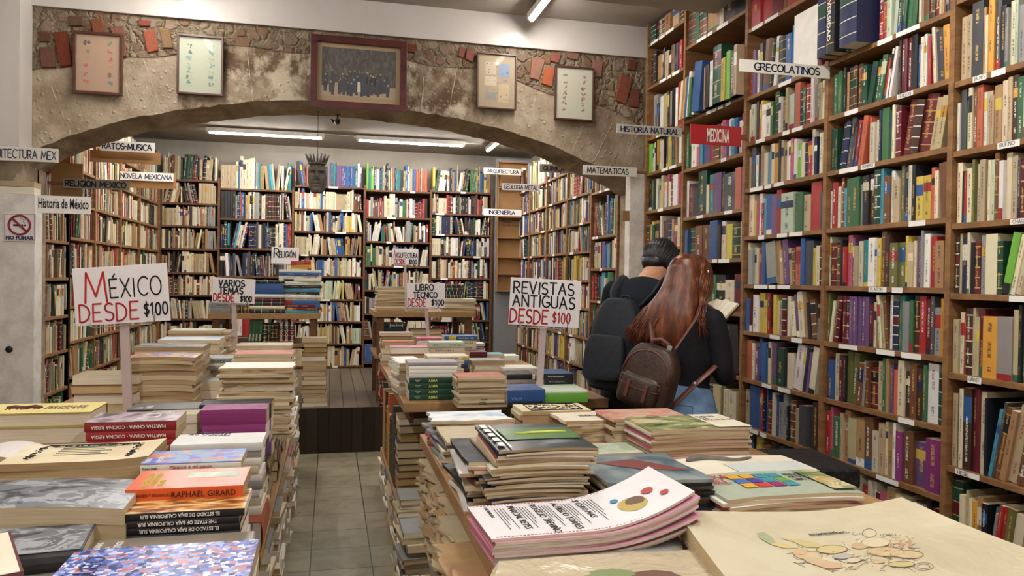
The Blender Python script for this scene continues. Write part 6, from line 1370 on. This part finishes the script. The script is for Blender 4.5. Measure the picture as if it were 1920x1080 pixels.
# ---------------------------------------------------------------- the reading couple
def ball(b, M, n=20, m=12):
    V = []; F = []
    for j in range(m+1):
        a = PI*j/m
        for i in range(n): q = 2*PI*i/n; V.append((math.sin(a)*math.cos(q), math.sin(a)*math.sin(q), math.cos(a)))
    for j in range(m):
        for i in range(n): F.append((j*n+i, (j+1)*n+i, (j+1)*n+(i+1) % n, j*n+(i+1) % n))
    b.add(V, F, M=M, smooth=True)
class Body:
    def __init__(s, base, F):
        s.o = Vector(base); s.F = Vector((F[0], F[1], 0)).normalized(); s.R = Vector((s.F.y, -s.F.x, 0))
    def p(s, r, f, z): return s.o + s.R*r + s.F*f + Vector((0, 0, z))
    def limb(s, b, pts, sub=4, flat=1.0):
        """pts: (r, f, z, radius) or (r, f, z, radius sideways, radius front-back); smooth through them"""
        P = [s.p(*q[:3]) for q in pts]; Rr = [(q[3], q[4]) if len(q) > 4 else (q[3], q[3]) for q in pts]; out = []; rr = []
        for i in range(len(P)-1):
            p0, p1, p2, p3 = P[max(i-1, 0)], P[i], P[i+1], P[min(i+2, len(P)-1)]
            for k in range(sub):
                t = k/sub; out.append(.5*((2*p1)+(p2-p0)*t+(2*p0-5*p1+4*p2-p3)*t*t+(3*p1-p0-3*p2+p3)*t**3)); rr.append(tuple(Rr[i][c]*(1-t)+Rr[i+1][c]*t for c in (0, 1)))
        out.append(P[-1]); rr.append(Rr[-1]); n = 16; V = []
        for i, c in enumerate(out):
            T = (out[min(i+1, len(out)-1)]-out[max(i-1, 0)]).normalized(); e = s.R - T*T.dot(s.R)
            e = e.normalized() if e.length > .2 else (s.F - T*T.dot(s.F)).normalized(); g = T.cross(e).normalized()
            for k in range(n): q = 2*PI*k/n; V.append(c + e*math.cos(q)*rr[i][0] + g*math.sin(q)*rr[i][1])
        Fc = [(i*n+k, i*n+(k+1) % n, (i+1)*n+(k+1) % n, (i+1)*n+k) for i in range(len(out)-1) for k in range(n)] + [tuple(reversed(range(n))), tuple((len(out)-1)*n+k for k in range(n))]
        b.add(V, Fc, smooth=True)
        for q in (0, -1): ball(b, Matrix.Translation(out[q]) @ Matrix.Diagonal((*[min(rr[q])*.98]*3, 1)), 14, 8)
def remesh(o, vox=.008, it=4, inv=None):
    r = o.modifiers.new('skin', 'REMESH'); r.mode = 'VOXEL'; r.voxel_size = vox; r.use_smooth_shade = True
    s = o.modifiers.new('smooth', 'SMOOTH'); s.iterations = it; s.factor = .5; return o
def hand(B, b, wrist, tip_dir, palm_n, side, curl=.5, L=.17):
    """palm, four fingers and thumb in world space; wrist point, direction of the hand, palm normal, side +1/-1 for the thumb"""
    d = tip_dir.normalized(); n = (palm_n - d*d.dot(palm_n)).normalized(); x = d.cross(n).normalized()*side
    M = Matrix.Identity(4)
    for i, v in enumerate((x, d, n)):
        for j in range(3): M[j][i] = v[j]
    M.translation = wrist + d*.045
    ball(b, M @ Matrix.Diagonal((.038, .052, .015, 1)), 16, 10)
    for i, (ox, ln) in enumerate(((.028, .066), (.010, .075), (-.009, .070), (-.027, .056))):
        p = wrist + d*.085 + x*ox; q = d; pts = [p]; rs = [.0088]
        for s_, f in enumerate((.45, .32, .25)):
            q = (q*math.cos(curl*(.7+.3*s_)) + n*math.sin(curl*(.7+.3*s_))).normalized(); p = p + q*ln*f; pts.append(p); rs.append((.0085, .0078, .0065)[s_])
        b.tube(pts, rs, 8); ball(b, Matrix.Translation(p) @ Matrix.Diagonal((.0064, .0064, .0064, 1)), 8, 6)
    p = wrist + d*.025 + x*.03; q = (d*.7 + x*.7 + n*.25).normalized(); b.tube([wrist+d*.02+x*.015, p, p+q*.03, p+q*.03+(d*.8+n*.5).normalized()*.028], [.013, .012, .0095, .007], 8)
def face(B, b, M, female):
    """head, nose, brow, lips, ears added to the body mesh; M: head frame, x right, y forward, z up"""
    ball(b, M @ Matrix.Diagonal((.073, .092, .105, 1)), 28, 18)
    ball(b, M @ Matrix.Translation((0, .028, -.062)) @ Matrix.Diagonal((.050, .055, .050, 1)))           # jaw
    b2 = [M @ Vector(p) for p in ((0, .086, .012), (0, .099, -.014), (0, .104, -.026))]; b.tube(b2, [.008, .011, .013], 8)
    for s in (-1, 1):
        ball(b, M @ Matrix.Translation((s*.031, .078, .022)) @ Matrix.Diagonal((.020, .010, .007, 1)), 10, 8)      # brow
        ball(b, M @ Matrix.Translation((s*.074, -.004, -.005)) @ Matrix.Rotation(s*.25, 4, 'Z') @ Matrix.Diagonal((.006, .018, .030, 1)), 10, 8)   # ear
    ball(b, M @ Matrix.Translation((0, .086, -.056)) @ Matrix.Diagonal((.022, .008, .0045, 1)), 10, 6); ball(b, M @ Matrix.Translation((0, .086, -.067)) @ Matrix.Diagonal((.018, .009, .0055, 1)), 10, 6)
def eyes(M, root):
    for s in (-1, 1):
        b = MB(); ball(b, M @ Matrix.Translation((s*.031, .078, .004)) @ Matrix.Diagonal((.011, .010, .009, 1)), 12, 8); b.build('eye', flat('eye_white', 'd8d0c8', .3), root)
        b = MB(); ball(b, M @ Matrix.Translation((s*.031, .0865, .003)) @ Matrix.Diagonal((.005, .003, .005, 1)), 10, 6); b.build('iris', M_BLACK, root)
t = NT('skin'); n = t.noise(18, t.obj(), 4); t.base(t.mix(n, hexc('b98563'), hexc('c9987a')), .5, .4); t.p.inputs['Subsurface Weight'].default_value = .1; t.p.inputs['Subsurface Radius'].default_value = (.01, .005, .003); M_SKIN = t.m
def cloth(name, a, b_, sc=60, rough=.85, bsc=140, bd=.002):
    t = NT(name); n = t.noise(sc, t.obj(), 4); n2 = t.noise(9, t.obj(), 4, .6, .8); t.base(t.mix(n, hexc(a), hexc(b_)), rough, .25); t.bump(t.math('ADD', t.math('MULTIPLY', n2, 6.0), t.noise(bsc, t.obj(), 2)), bd, .5); return t.m
M_SWEAT = cloth('black_knit', '101013', '1d1d21'); M_TEE = cloth('black_cotton', '0c1016', '151b24'); M_JEAN = cloth('blue_denim', '4a6a92', '86a4c4', 25, .8, 200); M_TROUS = cloth('dark_trousers', '14161c', '20232b'); M_NYLON = cloth('black_nylon', '15191f', '252a31', 30, .6)
t = NT('brown_leather'); n = t.noise(7, t.obj(), 5, .6, .6); n2 = t.noise(60, t.obj(), 4); t.base(t.ramp(n, [(.3, hexc('241812')), (.55, hexc('3b2a20')), (.75, hexc('54402f'))]), .38, .5); t.bump(t.math('ADD', t.math('MULTIPLY', n, 3.0), n2), .003, .5); M_LEATH = t.m
M_LTRIM = flat('leather_trim', '5a3226', .4, .5)
def hair_mat(name, lo, mid, hi):
    t = NT(name); n = t.noise(4, t.scale(t.obj(), (9, 9, 1.2)), 5, .7, .3); t.base(t.ramp(n, [(.3, hexc(lo)), (.5, hexc(mid)), (.72, hexc(hi))]), .36, .5); t.p.inputs['Anisotropic'].default_value = .5; return t.m
M_HAIRR = hair_mat('auburn_hair', '2a120a', '5a2a14', '8f5226'); M_HAIRB = hair_mat('black_hair', '08080a', '0d0d10', '19191d')

def woman():
    hip = at_c(1277, 742, 3.58); B = Body((hip.x, hip.y, 0), (.78, .62)); root = empty('person', (hip.x, hip.y, 0), 'woman with long auburn hair, black sweater and blue jeans looking down at a book', 'person')
    inv = Matrix.Translation(-root.location)
    class L(MB):
        pass
    def fin(b, name, mat, vox=None, it=4):
        b.v = [tuple(inv @ Vector(v)) for v in b.v]; o = b.build(name, mat, root)
        if vox: remesh(o, vox, it)
        return o
    HM = Matrix.Identity(4); hc = B.p(.01, .085, 1.505)
    fx = (B.F*.88 + Vector((0, 0, -.46)) + B.R*.12).normalized(); rx = fx.cross(Vector((0, 0, 1))).normalized(); ux = rx.cross(fx)
    for i, v in enumerate((rx, fx, ux)):
        for j in range(3): HM[j][i] = v[j]
    HM.translation = hc
    arms = {1: [(.150, .0, 1.325, .046), (.182, .01, 1.20, .042), (.195, .02, 1.085, .036), (.17, .12, 1.07, .032), (.11, .19, 1.09, .026)],
            -1: [(-.165, .0, 1.33, .048), (-.215, .03, 1.20, .043), (-.22, .07, 1.08, .037), (-.10, .17, 1.07, .032), (.02, .20, 1.08, .026)]}
    torso = [(0, 0, .86, .160, .115), (0, -.005, .94, .158, .112), (0, 0, 1.03, .122, .092), (0, .0, 1.14, .135, .10), (0, .01, 1.25, .145, .10), (0, .01, 1.325, .148, .082), (0, .02, 1.375, .085, .062)]
    legs = {s: [(s*.085, 0, .88, .088), (s*.09, .01, .65, .073), (s*.09, .02, .48, .055), (s*.09, -.01, .30, .052), (s*.09, -.01, .10, .038)] for s in (-1, 1)}
    b = MB(); B.limb(b, torso); B.limb(b, [(0, .02, 1.36, .052), (0, .045, 1.42, .047), (0, .07, 1.47, .05)])
    for s in (-1, 1): B.limb(b, arms[s]); B.limb(b, legs[s]); B.limb(b, [(s*.09, -.03, .05, .035), (s*.09, .05, .045, .036), (s*.10, .14, .03, .028)])
    face(B, b, HM, True)
    w1 = B.p(*arms[1][-1][:3]); w0 = B.p(*arms[-1][-1][:3])
    hand(B, b, w1, (-B.R*.9+B.F*.5).normalized(), Vector((0, 0, -1)) - B.F*.3, 1, .35)
    hand(B, b, w0, (B.R*.95-B.F*.45+Vector((0, 0, .05))).normalized(), (-B.F*.8+Vector((0, 0, -.2))), -1, .45)
    fin(b, 'body', M_SKIN, .005, 3)
    b = MB(); g = .010; B.limb(b, [(r, f, z, a+g, c+g) for r, f, z, a, c in torso[1:]])
    for s in (-1, 1): B.limb(b, [(r, f, z, a+.011) for r, f, z, a in arms[s][:-1]] + [(arms[s][-1][0]*.9+arms[s][-2][0]*.1, arms[s][-1][1], arms[s][-1][2], .034)])
    fin(b, 'sweater', M_SWEAT, .008, 5)
    b = MB(); B.limb(b, [(0, 0, .80, .150, .118), (0, -.012, .88, .172, .130), (0, -.008, .96, .166, .118), (0, 0, 1.015, .14, .105)])
    for s in (-1, 1): B.limb(b, [(r, f, z, a+.010) for r, f, z, a in legs[s][:-1]] + [(s*.09, -.005, .09, .055)]); ball(b, Matrix.Translation(B.p(s*.078, -.062, .88)) @ Matrix.Diagonal((.085, .085, .09, 1)))
    fin(b, 'jeans', M_JEAN, .008, 4)
    for s in (-1, 1):   # rear pockets and belt line of the jeans
        b = MB(); C = B.p(s*.075, -.152, .90); t1 = B.R; 
        for q in (((-.055, .05), (.055, .05)), ((-.055, .05), (-.05, -.06)), ((.055, .05), (.05, -.06)), ((-.05, -.06), (0, -.08)), ((.05, -.06), (0, -.08))): b.tube([C+t1*q[0][0]+Vector((0, 0, q[0][1])), C+t1*q[1][0]+Vector((0, 0, q[1][1]))+B.F*0], .0018, 5)
        fin(b, 'pocket_seam', flat('denim_thread', '3a5678', .8))
    for s in (-1, 1):
        b = MB(); B.limb(b, [(s*.09, -.045, .045, .042), (s*.09, .05, .043, .044), (s*.10, .15, .034, .036), (s*.10, .185, .028, .026)]); fin(b, 'shoe', flat('white_canvas', 'c9c5bd', .7), .007, 3)
    eyes(HM, root)
    for ch in root.children:
        if ch.name.startswith(('eye', 'iris')): ch.data.transform(inv)
    # hair: a soft under-mass and many locks
    R_ = random.Random(6); b = MB(); ball(b, HM @ Matrix.Translation((0, -.012, .012)) @ Matrix.Diagonal((.086, .098, .112, 1)), 24, 16)
    B.limb(b, [(-.005, .035, 1.55, .088, .085), (-.01, -.005, 1.45, .098, .075), (-.03, -.055, 1.36, .125, .055), (-.06, -.085, 1.28, .125, .04), (-.085, -.095, 1.22, .10, .028)])
    fin(b, 'hair', M_HAIRR, .008, 4)
    b = MB()
    crown = HM @ Vector((0, -.02, .108))
    for q in range(420):
        a = R_.uniform(-1, 1); th = PI/2 + a*2.1          # angle round the head, measured from the back
        dx, dy = -math.cos(th)*1.0, -math.sin(th)
        top = HM @ Vector((dx*.02, -.02+dy*.02, .112)); p1 = HM @ Vector((dx*.060, -.012+dy*.066, .088)); p2 = HM @ Vector((dx*.089, -.01+dy*.103, .02)); p3 = HM @ Vector((dx*.096, -.012+dy*.100, -.06))
        rr = dx*.11 - .02; 
        if dx < .55:
            endr = -.085 + dx*.135 + R_.uniform(-.025, .025); endz = 1.215 + max(0, dx)*.12 + R_.uniform(-.03, .03) + (.02 if dx < -.8 else 0)
            m1 = B.p(rr, -.045-.03*(1-abs(dx)), 1.39); m2 = B.p((rr+endr)/2-.01, -.088-.02*(1-abs(dx)), 1.31); e = B.p(endr, -.105-.02*(1-abs(dx)), endz)
        else:
            endr = .11 + R_.uniform(-.02, .03); m1 = B.p(.088, .02+.02*dy, 1.42); m2 = B.p(.115, -.03+.03*dy, 1.36); e = B.p(endr+.01, -.045+R_.uniform(-.02, .03), 1.27+R_.uniform(-.03, .04))
        j = lambda v, s=.007: v + Vector((R_.uniform(-s, s), R_.uniform(-s, s), R_.uniform(-s, s)))
        K = [top, p1, p2, j(p3), j(m1, .01), j(m2, .012), j(e, .012)]; pts = []
        for i in range(len(K)-1):
            a0, a1, a2, a3 = K[max(i-1, 0)], K[i], K[i+1], K[min(i+2, len(K)-1)]
            for k_ in range(3): t = k_/3; pts.append(.5*((2*a1)+(a2-a0)*t+(2*a0-5*a1+4*a2-a3)*t*t+(3*a1-a0-3*a2+a3)*t**3))
        pts.append(K[-1]); W = R_.uniform(.0035, .0075); b.tube(pts, [W*(.4 if i == 0 else 1-.75*(i/(len(pts)-1))**3) for i in range(len(pts))], 5)
    o = fin(b, 'hair_lock', M_HAIRR); o['kind'] = 'stuff'
    b = MB(); ball(b, Matrix.Translation(HM @ Vector((.088, -.03, .03))) @ Matrix.Diagonal((.004, .004, .009, 1)), 8, 6); fin(b, 'hair_clip', M_WHITEINK)
    # brown leather backpack
    bc = B.p(-.03, -.250, 1.075); A = Matrix.Identity(4)
    ox, oy, oz = B.R, B.F, Vector((0, 0, 1))
    for i, v in enumerate((ox, oy, oz)):
        for j in range(3): A[j][i] = v[j]
    A = Matrix.Translation(bc) @ A @ Matrix.Rotation(.24, 4, 'Y') @ Matrix.Rotation(-.10, 4, 'X') @ Matrix.Scale(.88, 4)
    r = empty('backpack', mat=A, label='brown leather backpack hanging on the back of the woman in blue jeans', cat='backpack')
    def shell(pts, name, mat, vox=.008):
        b = MB()
        for c, s in pts: ball(b, Matrix.Translation(c) @ Matrix.Diagonal((*s, 1)), 24, 16)
        o = b.build(name, mat, r); 
        if vox: remesh(o, vox, 6)
        return o
    prof = []
    for q in range(15):
        v = -1+2*q/14; zz = v*.165; wv = .145*(1-abs(max(0, v))**3*.45)*(1-abs(min(0, v))**6*.15); prof.append((zz, wv))
    b = MB(); n = 26; V = []
    for zz, wv in prof:
        for k in range(n): q = 2*PI*k/n; c, s = math.cos(q), math.sin(q); e = .55; V.append((wv*math.copysign(abs(c)**e, c), .075*(1-.25*max(0, zz/.165)**2)*math.copysign(abs(s)**e, s), zz))
    b.add(V, [(i*n+k, i*n+(k+1) % n, (i+1)*n+(k+1) % n, (i+1)*n+k) for i in range(14) for k in range(n)] + [tuple(reversed(range(n))), tuple(14*n+k for k in range(n))], smooth=True)
    o = b.build('main_bag', M_LEATH, r); s = o.modifiers.new('sub', 'SUBSURF'); s.levels = 1; s.render_levels = 2
    b = MB(); V = []
    for q in range(9):
        v = -1+2*q/8
        for k in range(n): a = 2*PI*k/n; c, s = math.cos(a), math.sin(a); V.append((.105*math.copysign(abs(c)**.5, c)*(1-.12*abs(v)**4), -.075+.034*math.copysign(abs(s)**.6, s)*(1-.3*v**4), -.07+v*.075))
    b.add(V, [(i*n+k, i*n+(k+1) % n, (i+1)*n+(k+1) % n, (i+1)*n+k) for i in range(8) for k in range(n)] + [tuple(reversed(range(n))), tuple(8*n+k for k in range(n))], smooth=True); b.build('front_pocket', M_LEATH, r)
    b = MB(); b.tube([(.108*math.copysign(abs(math.cos(a))**.5, math.cos(a)), -.094+.0, -.012+.03*math.sin(a)*0-.0) for a in (0.01, .6, 1.2, 1.94, 2.5, 3.13)], .004, 6); b.tube([(-.11, -.092, -.012), (-.11, -.098, -.05), (.0, -.115, -.06), (.11, -.098, -.05), (.11, -.092, -.012)], .003, 6); b.build('pocket_flap_edge', M_LTRIM, r)
    for sx in (-.05, .05):
        b = MB(); b.box((sx-.010, -.117, -.115), (sx+.010, -.110, -.03)); b.build('pocket_strap', M_LTRIM, r, bevel=.002)
    def arc(off, z0, hgt, wd): return [(wd*math.cos(a), off-.0*math.sin(a), z0+hgt*math.sin(a)) for a in [PI*k/14 for k in range(15)]]
    b = MB(); b.tube([(x*1.0, -.062, z) for x, _, z in arc(0, -.0, .135, .128)], .005, 8); b.build('zip', M_LTRIM, r)
    b = MB(); b.tube([(x, -.035, z) for x, _, z in arc(0, .0, .158, .140)], .0045, 8); b.build('zip', M_STEEL if False else M_LTRIM, r)
    b = MB(); b.tube([(-.045, .02, .150), (-.04, .015, .185), (0, .01, .198), (.04, .015, .185), (.045, .02, .150)], (.012), 8); b.build('carry_handle', M_LTRIM, r)
    b = MB(); b.box((.05, -.012, .162), (.075, -.006, .185)); b.build('buckle', M_STEEL, r)
    iA = A.inverted()
    for s in (-1, 1):
        K = [Vector((s*.05, .06, .14)), iA @ B.p(s*.115, -.115 if s > 0 else -.085, 1.33), iA @ B.p(s*.11, -.03, 1.395), iA @ B.p(s*.13, .10, 1.34), iA @ B.p(s*.165, .115, 1.22), iA @ B.p(s*.165, .02, 1.12) if s < 0 else iA @ B.p(s*.185, -.02, 1.135), iA @ B.p(s*.13, -.14, 1.045), Vector((s*.12, .06, -.13))]
        pts = []
        for i in range(len(K)-1):
            a0, a1, a2, a3 = K[max(i-1, 0)], K[i], K[i+1], K[min(i+2, len(K)-1)]
            for k_ in range(4): t = k_/4; pts.append(.5*((2*a1)+(a2-a0)*t+(2*a0-5*a1+4*a2-a3)*t*t+(3*a1-a0-3*a2+a3)*t**3))
        pts.append(K[-1]); b = MB(); b.tube(pts, (.016, .005), 8); b.build('shoulder_strap', M_LTRIM, r)
        b = MB(); b.tube([K[-2]+Vector((0, -.006, 0)), K[-2]+Vector((0, .006, .012))], .012, 10); b.build('strap_ring', M_STEEL, r)
woman()

def man():
    hip = at_c(1192, 745, 3.98); B = Body((hip.x, hip.y, 0), (.80, .60)); root = empty('person', (hip.x, hip.y, 0), 'dark haired man in a black t-shirt bending over a book', 'person'); inv = Matrix.Translation(-root.location)
    def fin(b, name, mat, vox=None, it=4):
        b.v = [tuple(inv @ Vector(v)) for v in b.v]; o = b.build(name, mat, root)
        if vox: remesh(o, vox, it)
        return o
    HM = Matrix.Identity(4); hc = B.p(.0, .235, 1.605)
    fx = (B.F*.80 + Vector((0, 0, -.62)) + B.R*.10).normalized(); rx = fx.cross(Vector((0, 0, 1))).normalized(); ux = rx.cross(fx)
    for i, v in enumerate((rx, fx, ux)):
        for j in range(3): HM[j][i] = v[j]
    HM.translation = hc
    torso = [(0, 0, .90, .165, .12), (0, 0, 1.0, .155, .115), (0, .01, 1.12, .155, .11), (0, .035, 1.27, .175, .12), (0, .06, 1.38, .185, .11), (0, .085, 1.45, .175, .08), (0, .11, 1.495, .09, .065)]
    bk = at_c(1332, 606, 3.72)
    rel = bk - B.o; br, bf, bz = rel.dot(B.R), rel.dot(B.F), rel.z
    arms = {1: [(.185, .08, 1.435, .06), (.225, .10, 1.30, .052), (.235, .13, 1.17, .044), (.20, .26, 1.17, .040), (br-.02, bf-.13, bz-.09, .029)],
            -1: [(-.185, .08, 1.435, .06), (-.23, .13, 1.31, .052), (-.22, .20, 1.19, .044), (-.12, .33, 1.20, .040), (br-.16, bf-.10, bz-.07, .029)]}
    legs = {s: [(s*.09, 0, .92, .095), (s*.10, .02, .70, .08), (s*.10, .03, .50, .06), (s*.10, -.005, .30, .056), (s*.10, -.01, .09, .042)] for s in (-1, 1)}
    b = MB(); B.limb(b, torso); B.limb(b, [(0, .10, 1.475, .066), (0, .15, 1.525, .060), (0, .205, 1.57, .062)])
    for s in (-1, 1): B.limb(b, arms[s]); B.limb(b, legs[s])
    face(B, b, HM, False)
    hand(B, b, B.p(*arms[1][-1][:3]), (B.F*.8+B.R*.1+Vector((0, 0, .5))).normalized(), -B.R*.2+Vector((0, 0, 1))*.9-B.F*.3, 1, .35)
    hand(B, b, B.p(*arms[-1][-1][:3]), (B.F*.5+B.R*.6+Vector((0, 0, .5))).normalized(), Vector((0, 0, 1))-B.F*.3, -1, .35)
    fin(b, 'body', M_SKIN, .005, 3)
    b = MB(); B.limb(b, [(r, f, z, a+.012, c+.012) for r, f, z, a, c in torso[1:-1]] + [(0, .105, 1.475, .10, .07)])
    for s in (-1, 1): B.limb(b, [(arms[s][0][0], arms[s][0][1], arms[s][0][2], .070), (arms[s][1][0], arms[s][1][1], arms[s][1][2], .069), (arms[s][1][0]*.6+arms[s][2][0]*.4, arms[s][1][1]*.6+arms[s][2][1]*.4, arms[s][1][2]*.6+arms[s][2][2]*.4, .068)])
    fin(b, 'shirt', M_TEE, .008, 5)
    b = MB(); B.limb(b, [(0, 0, .84, .15, .12), (0, -.01, .93, .178, .135), (0, 0, 1.02, .168, .125)])
    for s in (-1, 1): B.limb(b, [(r, f, z, a+.016) for r, f, z, a in legs[s][:-1]] + [(s*.10, -.005, .07, .07)])
    fin(b, 'trousers', M_TROUS, .009, 4)
    for s in (-1, 1):
        b = MB(); B.limb(b, [(s*.10, -.05, .05, .045), (s*.10, .06, .048, .048), (s*.11, .17, .038, .04), (s*.11, .21, .03, .028)]); fin(b, 'shoe', M_BLACK, .007, 3)
    eyes(HM, root)
    for ch in root.children:
        if ch.name.startswith(('eye', 'iris')): ch.data.transform(inv)
    R_ = random.Random(9); b = MB(); ball(b, HM @ Matrix.Translation((0, -.014, .016)) @ Matrix.Diagonal((.084, .098, .106, 1)), 28, 18)
    ball(b, HM @ Matrix.Translation((0, -.05, -.035)) @ Matrix.Diagonal((.068, .055, .065, 1))); fin(b, 'hair', M_HAIRB, .006, 3)
    b = MB()
    for q in range(620):
        th = R_.uniform(-PI, PI); dx, dy = math.cos(th), math.sin(th); pl = 1.38 if dy < .15 else .8 if dy < .5 else .62
        top = Vector((dx*.012, -.035+dy*.012, .118)); P = [top]
        for k_ in range(1, 6):
            a = k_/5*PI*.60*pl; P.append(Vector((dx*math.sin(a)*.090, -.014+dy*math.sin(a)*.104, .016+math.cos(a)*.108)) + Vector((R_.uniform(-.002, .002), R_.uniform(-.002, .002), 0)))
        b.tube([HM @ v for v in P], [.002, .004, .004, .0035, .003, .0012], 5)
    o = fin(b, 'hair_lock', M_HAIRB); o['kind'] = 'stuff'
    # black nylon backpack
    A = Matrix.Identity(4)
    for i, v in enumerate((B.R, B.F, Vector((0, 0, 1)))):
        for j in range(3): A[j][i] = v[j]
    A = Matrix.Translation(B.p(-.01, -.185, 1.18)) @ A @ Matrix.Rotation(-.20, 4, 'X')
    r = empty('backpack', mat=A, label='large black nylon backpack on the back of the man', cat='backpack')
    n = 26
    def bag(w, d, h, c, name, e=.6, top=.45):
        b = MB(); V = []; m = 16
        for q in range(m+1):
            v = -1+2*q/m; wv = w*(1-top*max(0, v)**3)*(1-.25*max(0, -v)**6); dv = d*(1-.35*max(0, v)**2)*(1-.2*max(0, -v)**6)
            for k in range(n): a = 2*PI*k/n; cc, s = math.cos(a), math.sin(a); V.append((c[0]+wv*math.copysign(abs(cc)**e, cc), c[1]+dv*math.copysign(abs(s)**e, s), c[2]+v*h))
        b.add(V, [(i*n+k, i*n+(k+1) % n, (i+1)*n+(k+1) % n, (i+1)*n+k) for i in range(m) for k in range(n)] + [tuple(reversed(range(n))), tuple(m*n+k for k in range(n))], smooth=True)
        o = b.build(name, M_NYLON, r); s = o.modifiers.new('sub', 'SUBSURF'); s.levels = 1; s.render_levels = 2; return o
    bag(.140, .085, .235, (0, 0, 0), 'main_bag', .75, .5); bag(.115, .035, .115, (0, -.09, -.08), 'front_pocket', .7, .2)
    b = MB(); b.tube([(-.03, .04, .22), (-.02, .04, .255), (.02, .04, .255), (.03, .04, .22)], .007, 8); b.build('carry_handle', M_NYLON, r)
    b = MB(); b.tube([(.135*math.cos(a), -.04, .03+.185*math.sin(a)) for a in [PI*k/14 for k in range(15)]], .003, 6); b.build('zip', M_BLACK, r)
    iA = A.inverted()
    for s in (-1, 1):
        K = [Vector((s*.06, .07, .19)), iA @ B.p(s*.115, -.045, 1.43), iA @ B.p(s*.118, .065, 1.505), iA @ B.p(s*.13, .175, 1.43), iA @ B.p(s*.16, .185, 1.33), iA @ B.p(s*.18, .10, 1.19), iA @ B.p(s*.15, -.10, 1.06), Vector((s*.12, .06, -.2))]; pts = []
        for i in range(len(K)-1):
            a0, a1, a2, a3 = K[max(i-1, 0)], K[i], K[i+1], K[min(i+2, len(K)-1)]
            for k_ in range(4): t = k_/4; pts.append(.5*((2*a1)+(a2-a0)*t+(2*a0-5*a1+4*a2-a3)*t*t+(3*a1-a0-3*a2+a3)*t**3))
        pts.append(K[-1]); b = MB(); b.tube(pts, (.03, .008), 8); b.build('shoulder_strap', flat('grey_strap', '2b3036', .7), r)
    # the open book in his hands
    bk = at_c(1338, 594, 3.62); A2 = Matrix.Identity(4); f2 = B.F
    for i, v in enumerate((B.R, B.F, Vector((0, 0, 1)))):
        for j in range(3): A2[j][i] = v[j]
    A2 = Matrix.Translation(bk) @ A2 @ Matrix.Rotation(-.55, 4, 'Z') @ Matrix.Rotation(.75, 4, 'X')
    r = empty('open_book', mat=A2, label='open book with white pages and dark boards held between the two readers', cat='book')
    b = MB()
    for s in (-1, 1):
        V = []
        for i in range(9):
            u = i/8; x = s*u*.115; z = .018*math.sin(min(1, u*1.6)*PI)*.8 + .010*(1-u) + .014; V += [(x, -.085, z), (x, .085, z), (x, -.085, 0.002+.002*u), (x, .085, .002+.002*u)]
        for i in range(8):
            a, c = 4*i, 4*i+4
            for f in ((a, c, c+1, a+1), (a+2, a+3, c+3, c+2), (a, a+2, c+2, c), (a+1, c+1, c+3, a+3)): b.quad([V[k] for k in (f if s > 0 else f[::-1])], 0, hexc('ece6d6'), smooth=False, uv=[(V[k][2], V[k][0]) for k in (f if s > 0 else f[::-1])])
        b.quad([V[k] for k in ((32, 33, 35, 34) if s < 0 else (34, 35, 33, 32))], 0, hexc('d9c48e'), uv=[(V[k][2], 0) for k in (32, 33, 35, 34)])
    b.build('page_block', M_PAGE, r)
    b = MB(); b.box((-.120, -.089, -.002), (.120, .089, .0015)); b.build('cover', flat('dark_board', '1d1a1c', .5), r)
man()
o = MASS.build('shelved_books', [M_COVER, M_PAGE]); tag(o, 'thousands of mixed books filling the farther wall shelves of the shop', 'books', kind='stuff')

for q in sorted({x for x in LABELS if len(x.replace('-', ' ').split()) > 16}): print('LONG', q)
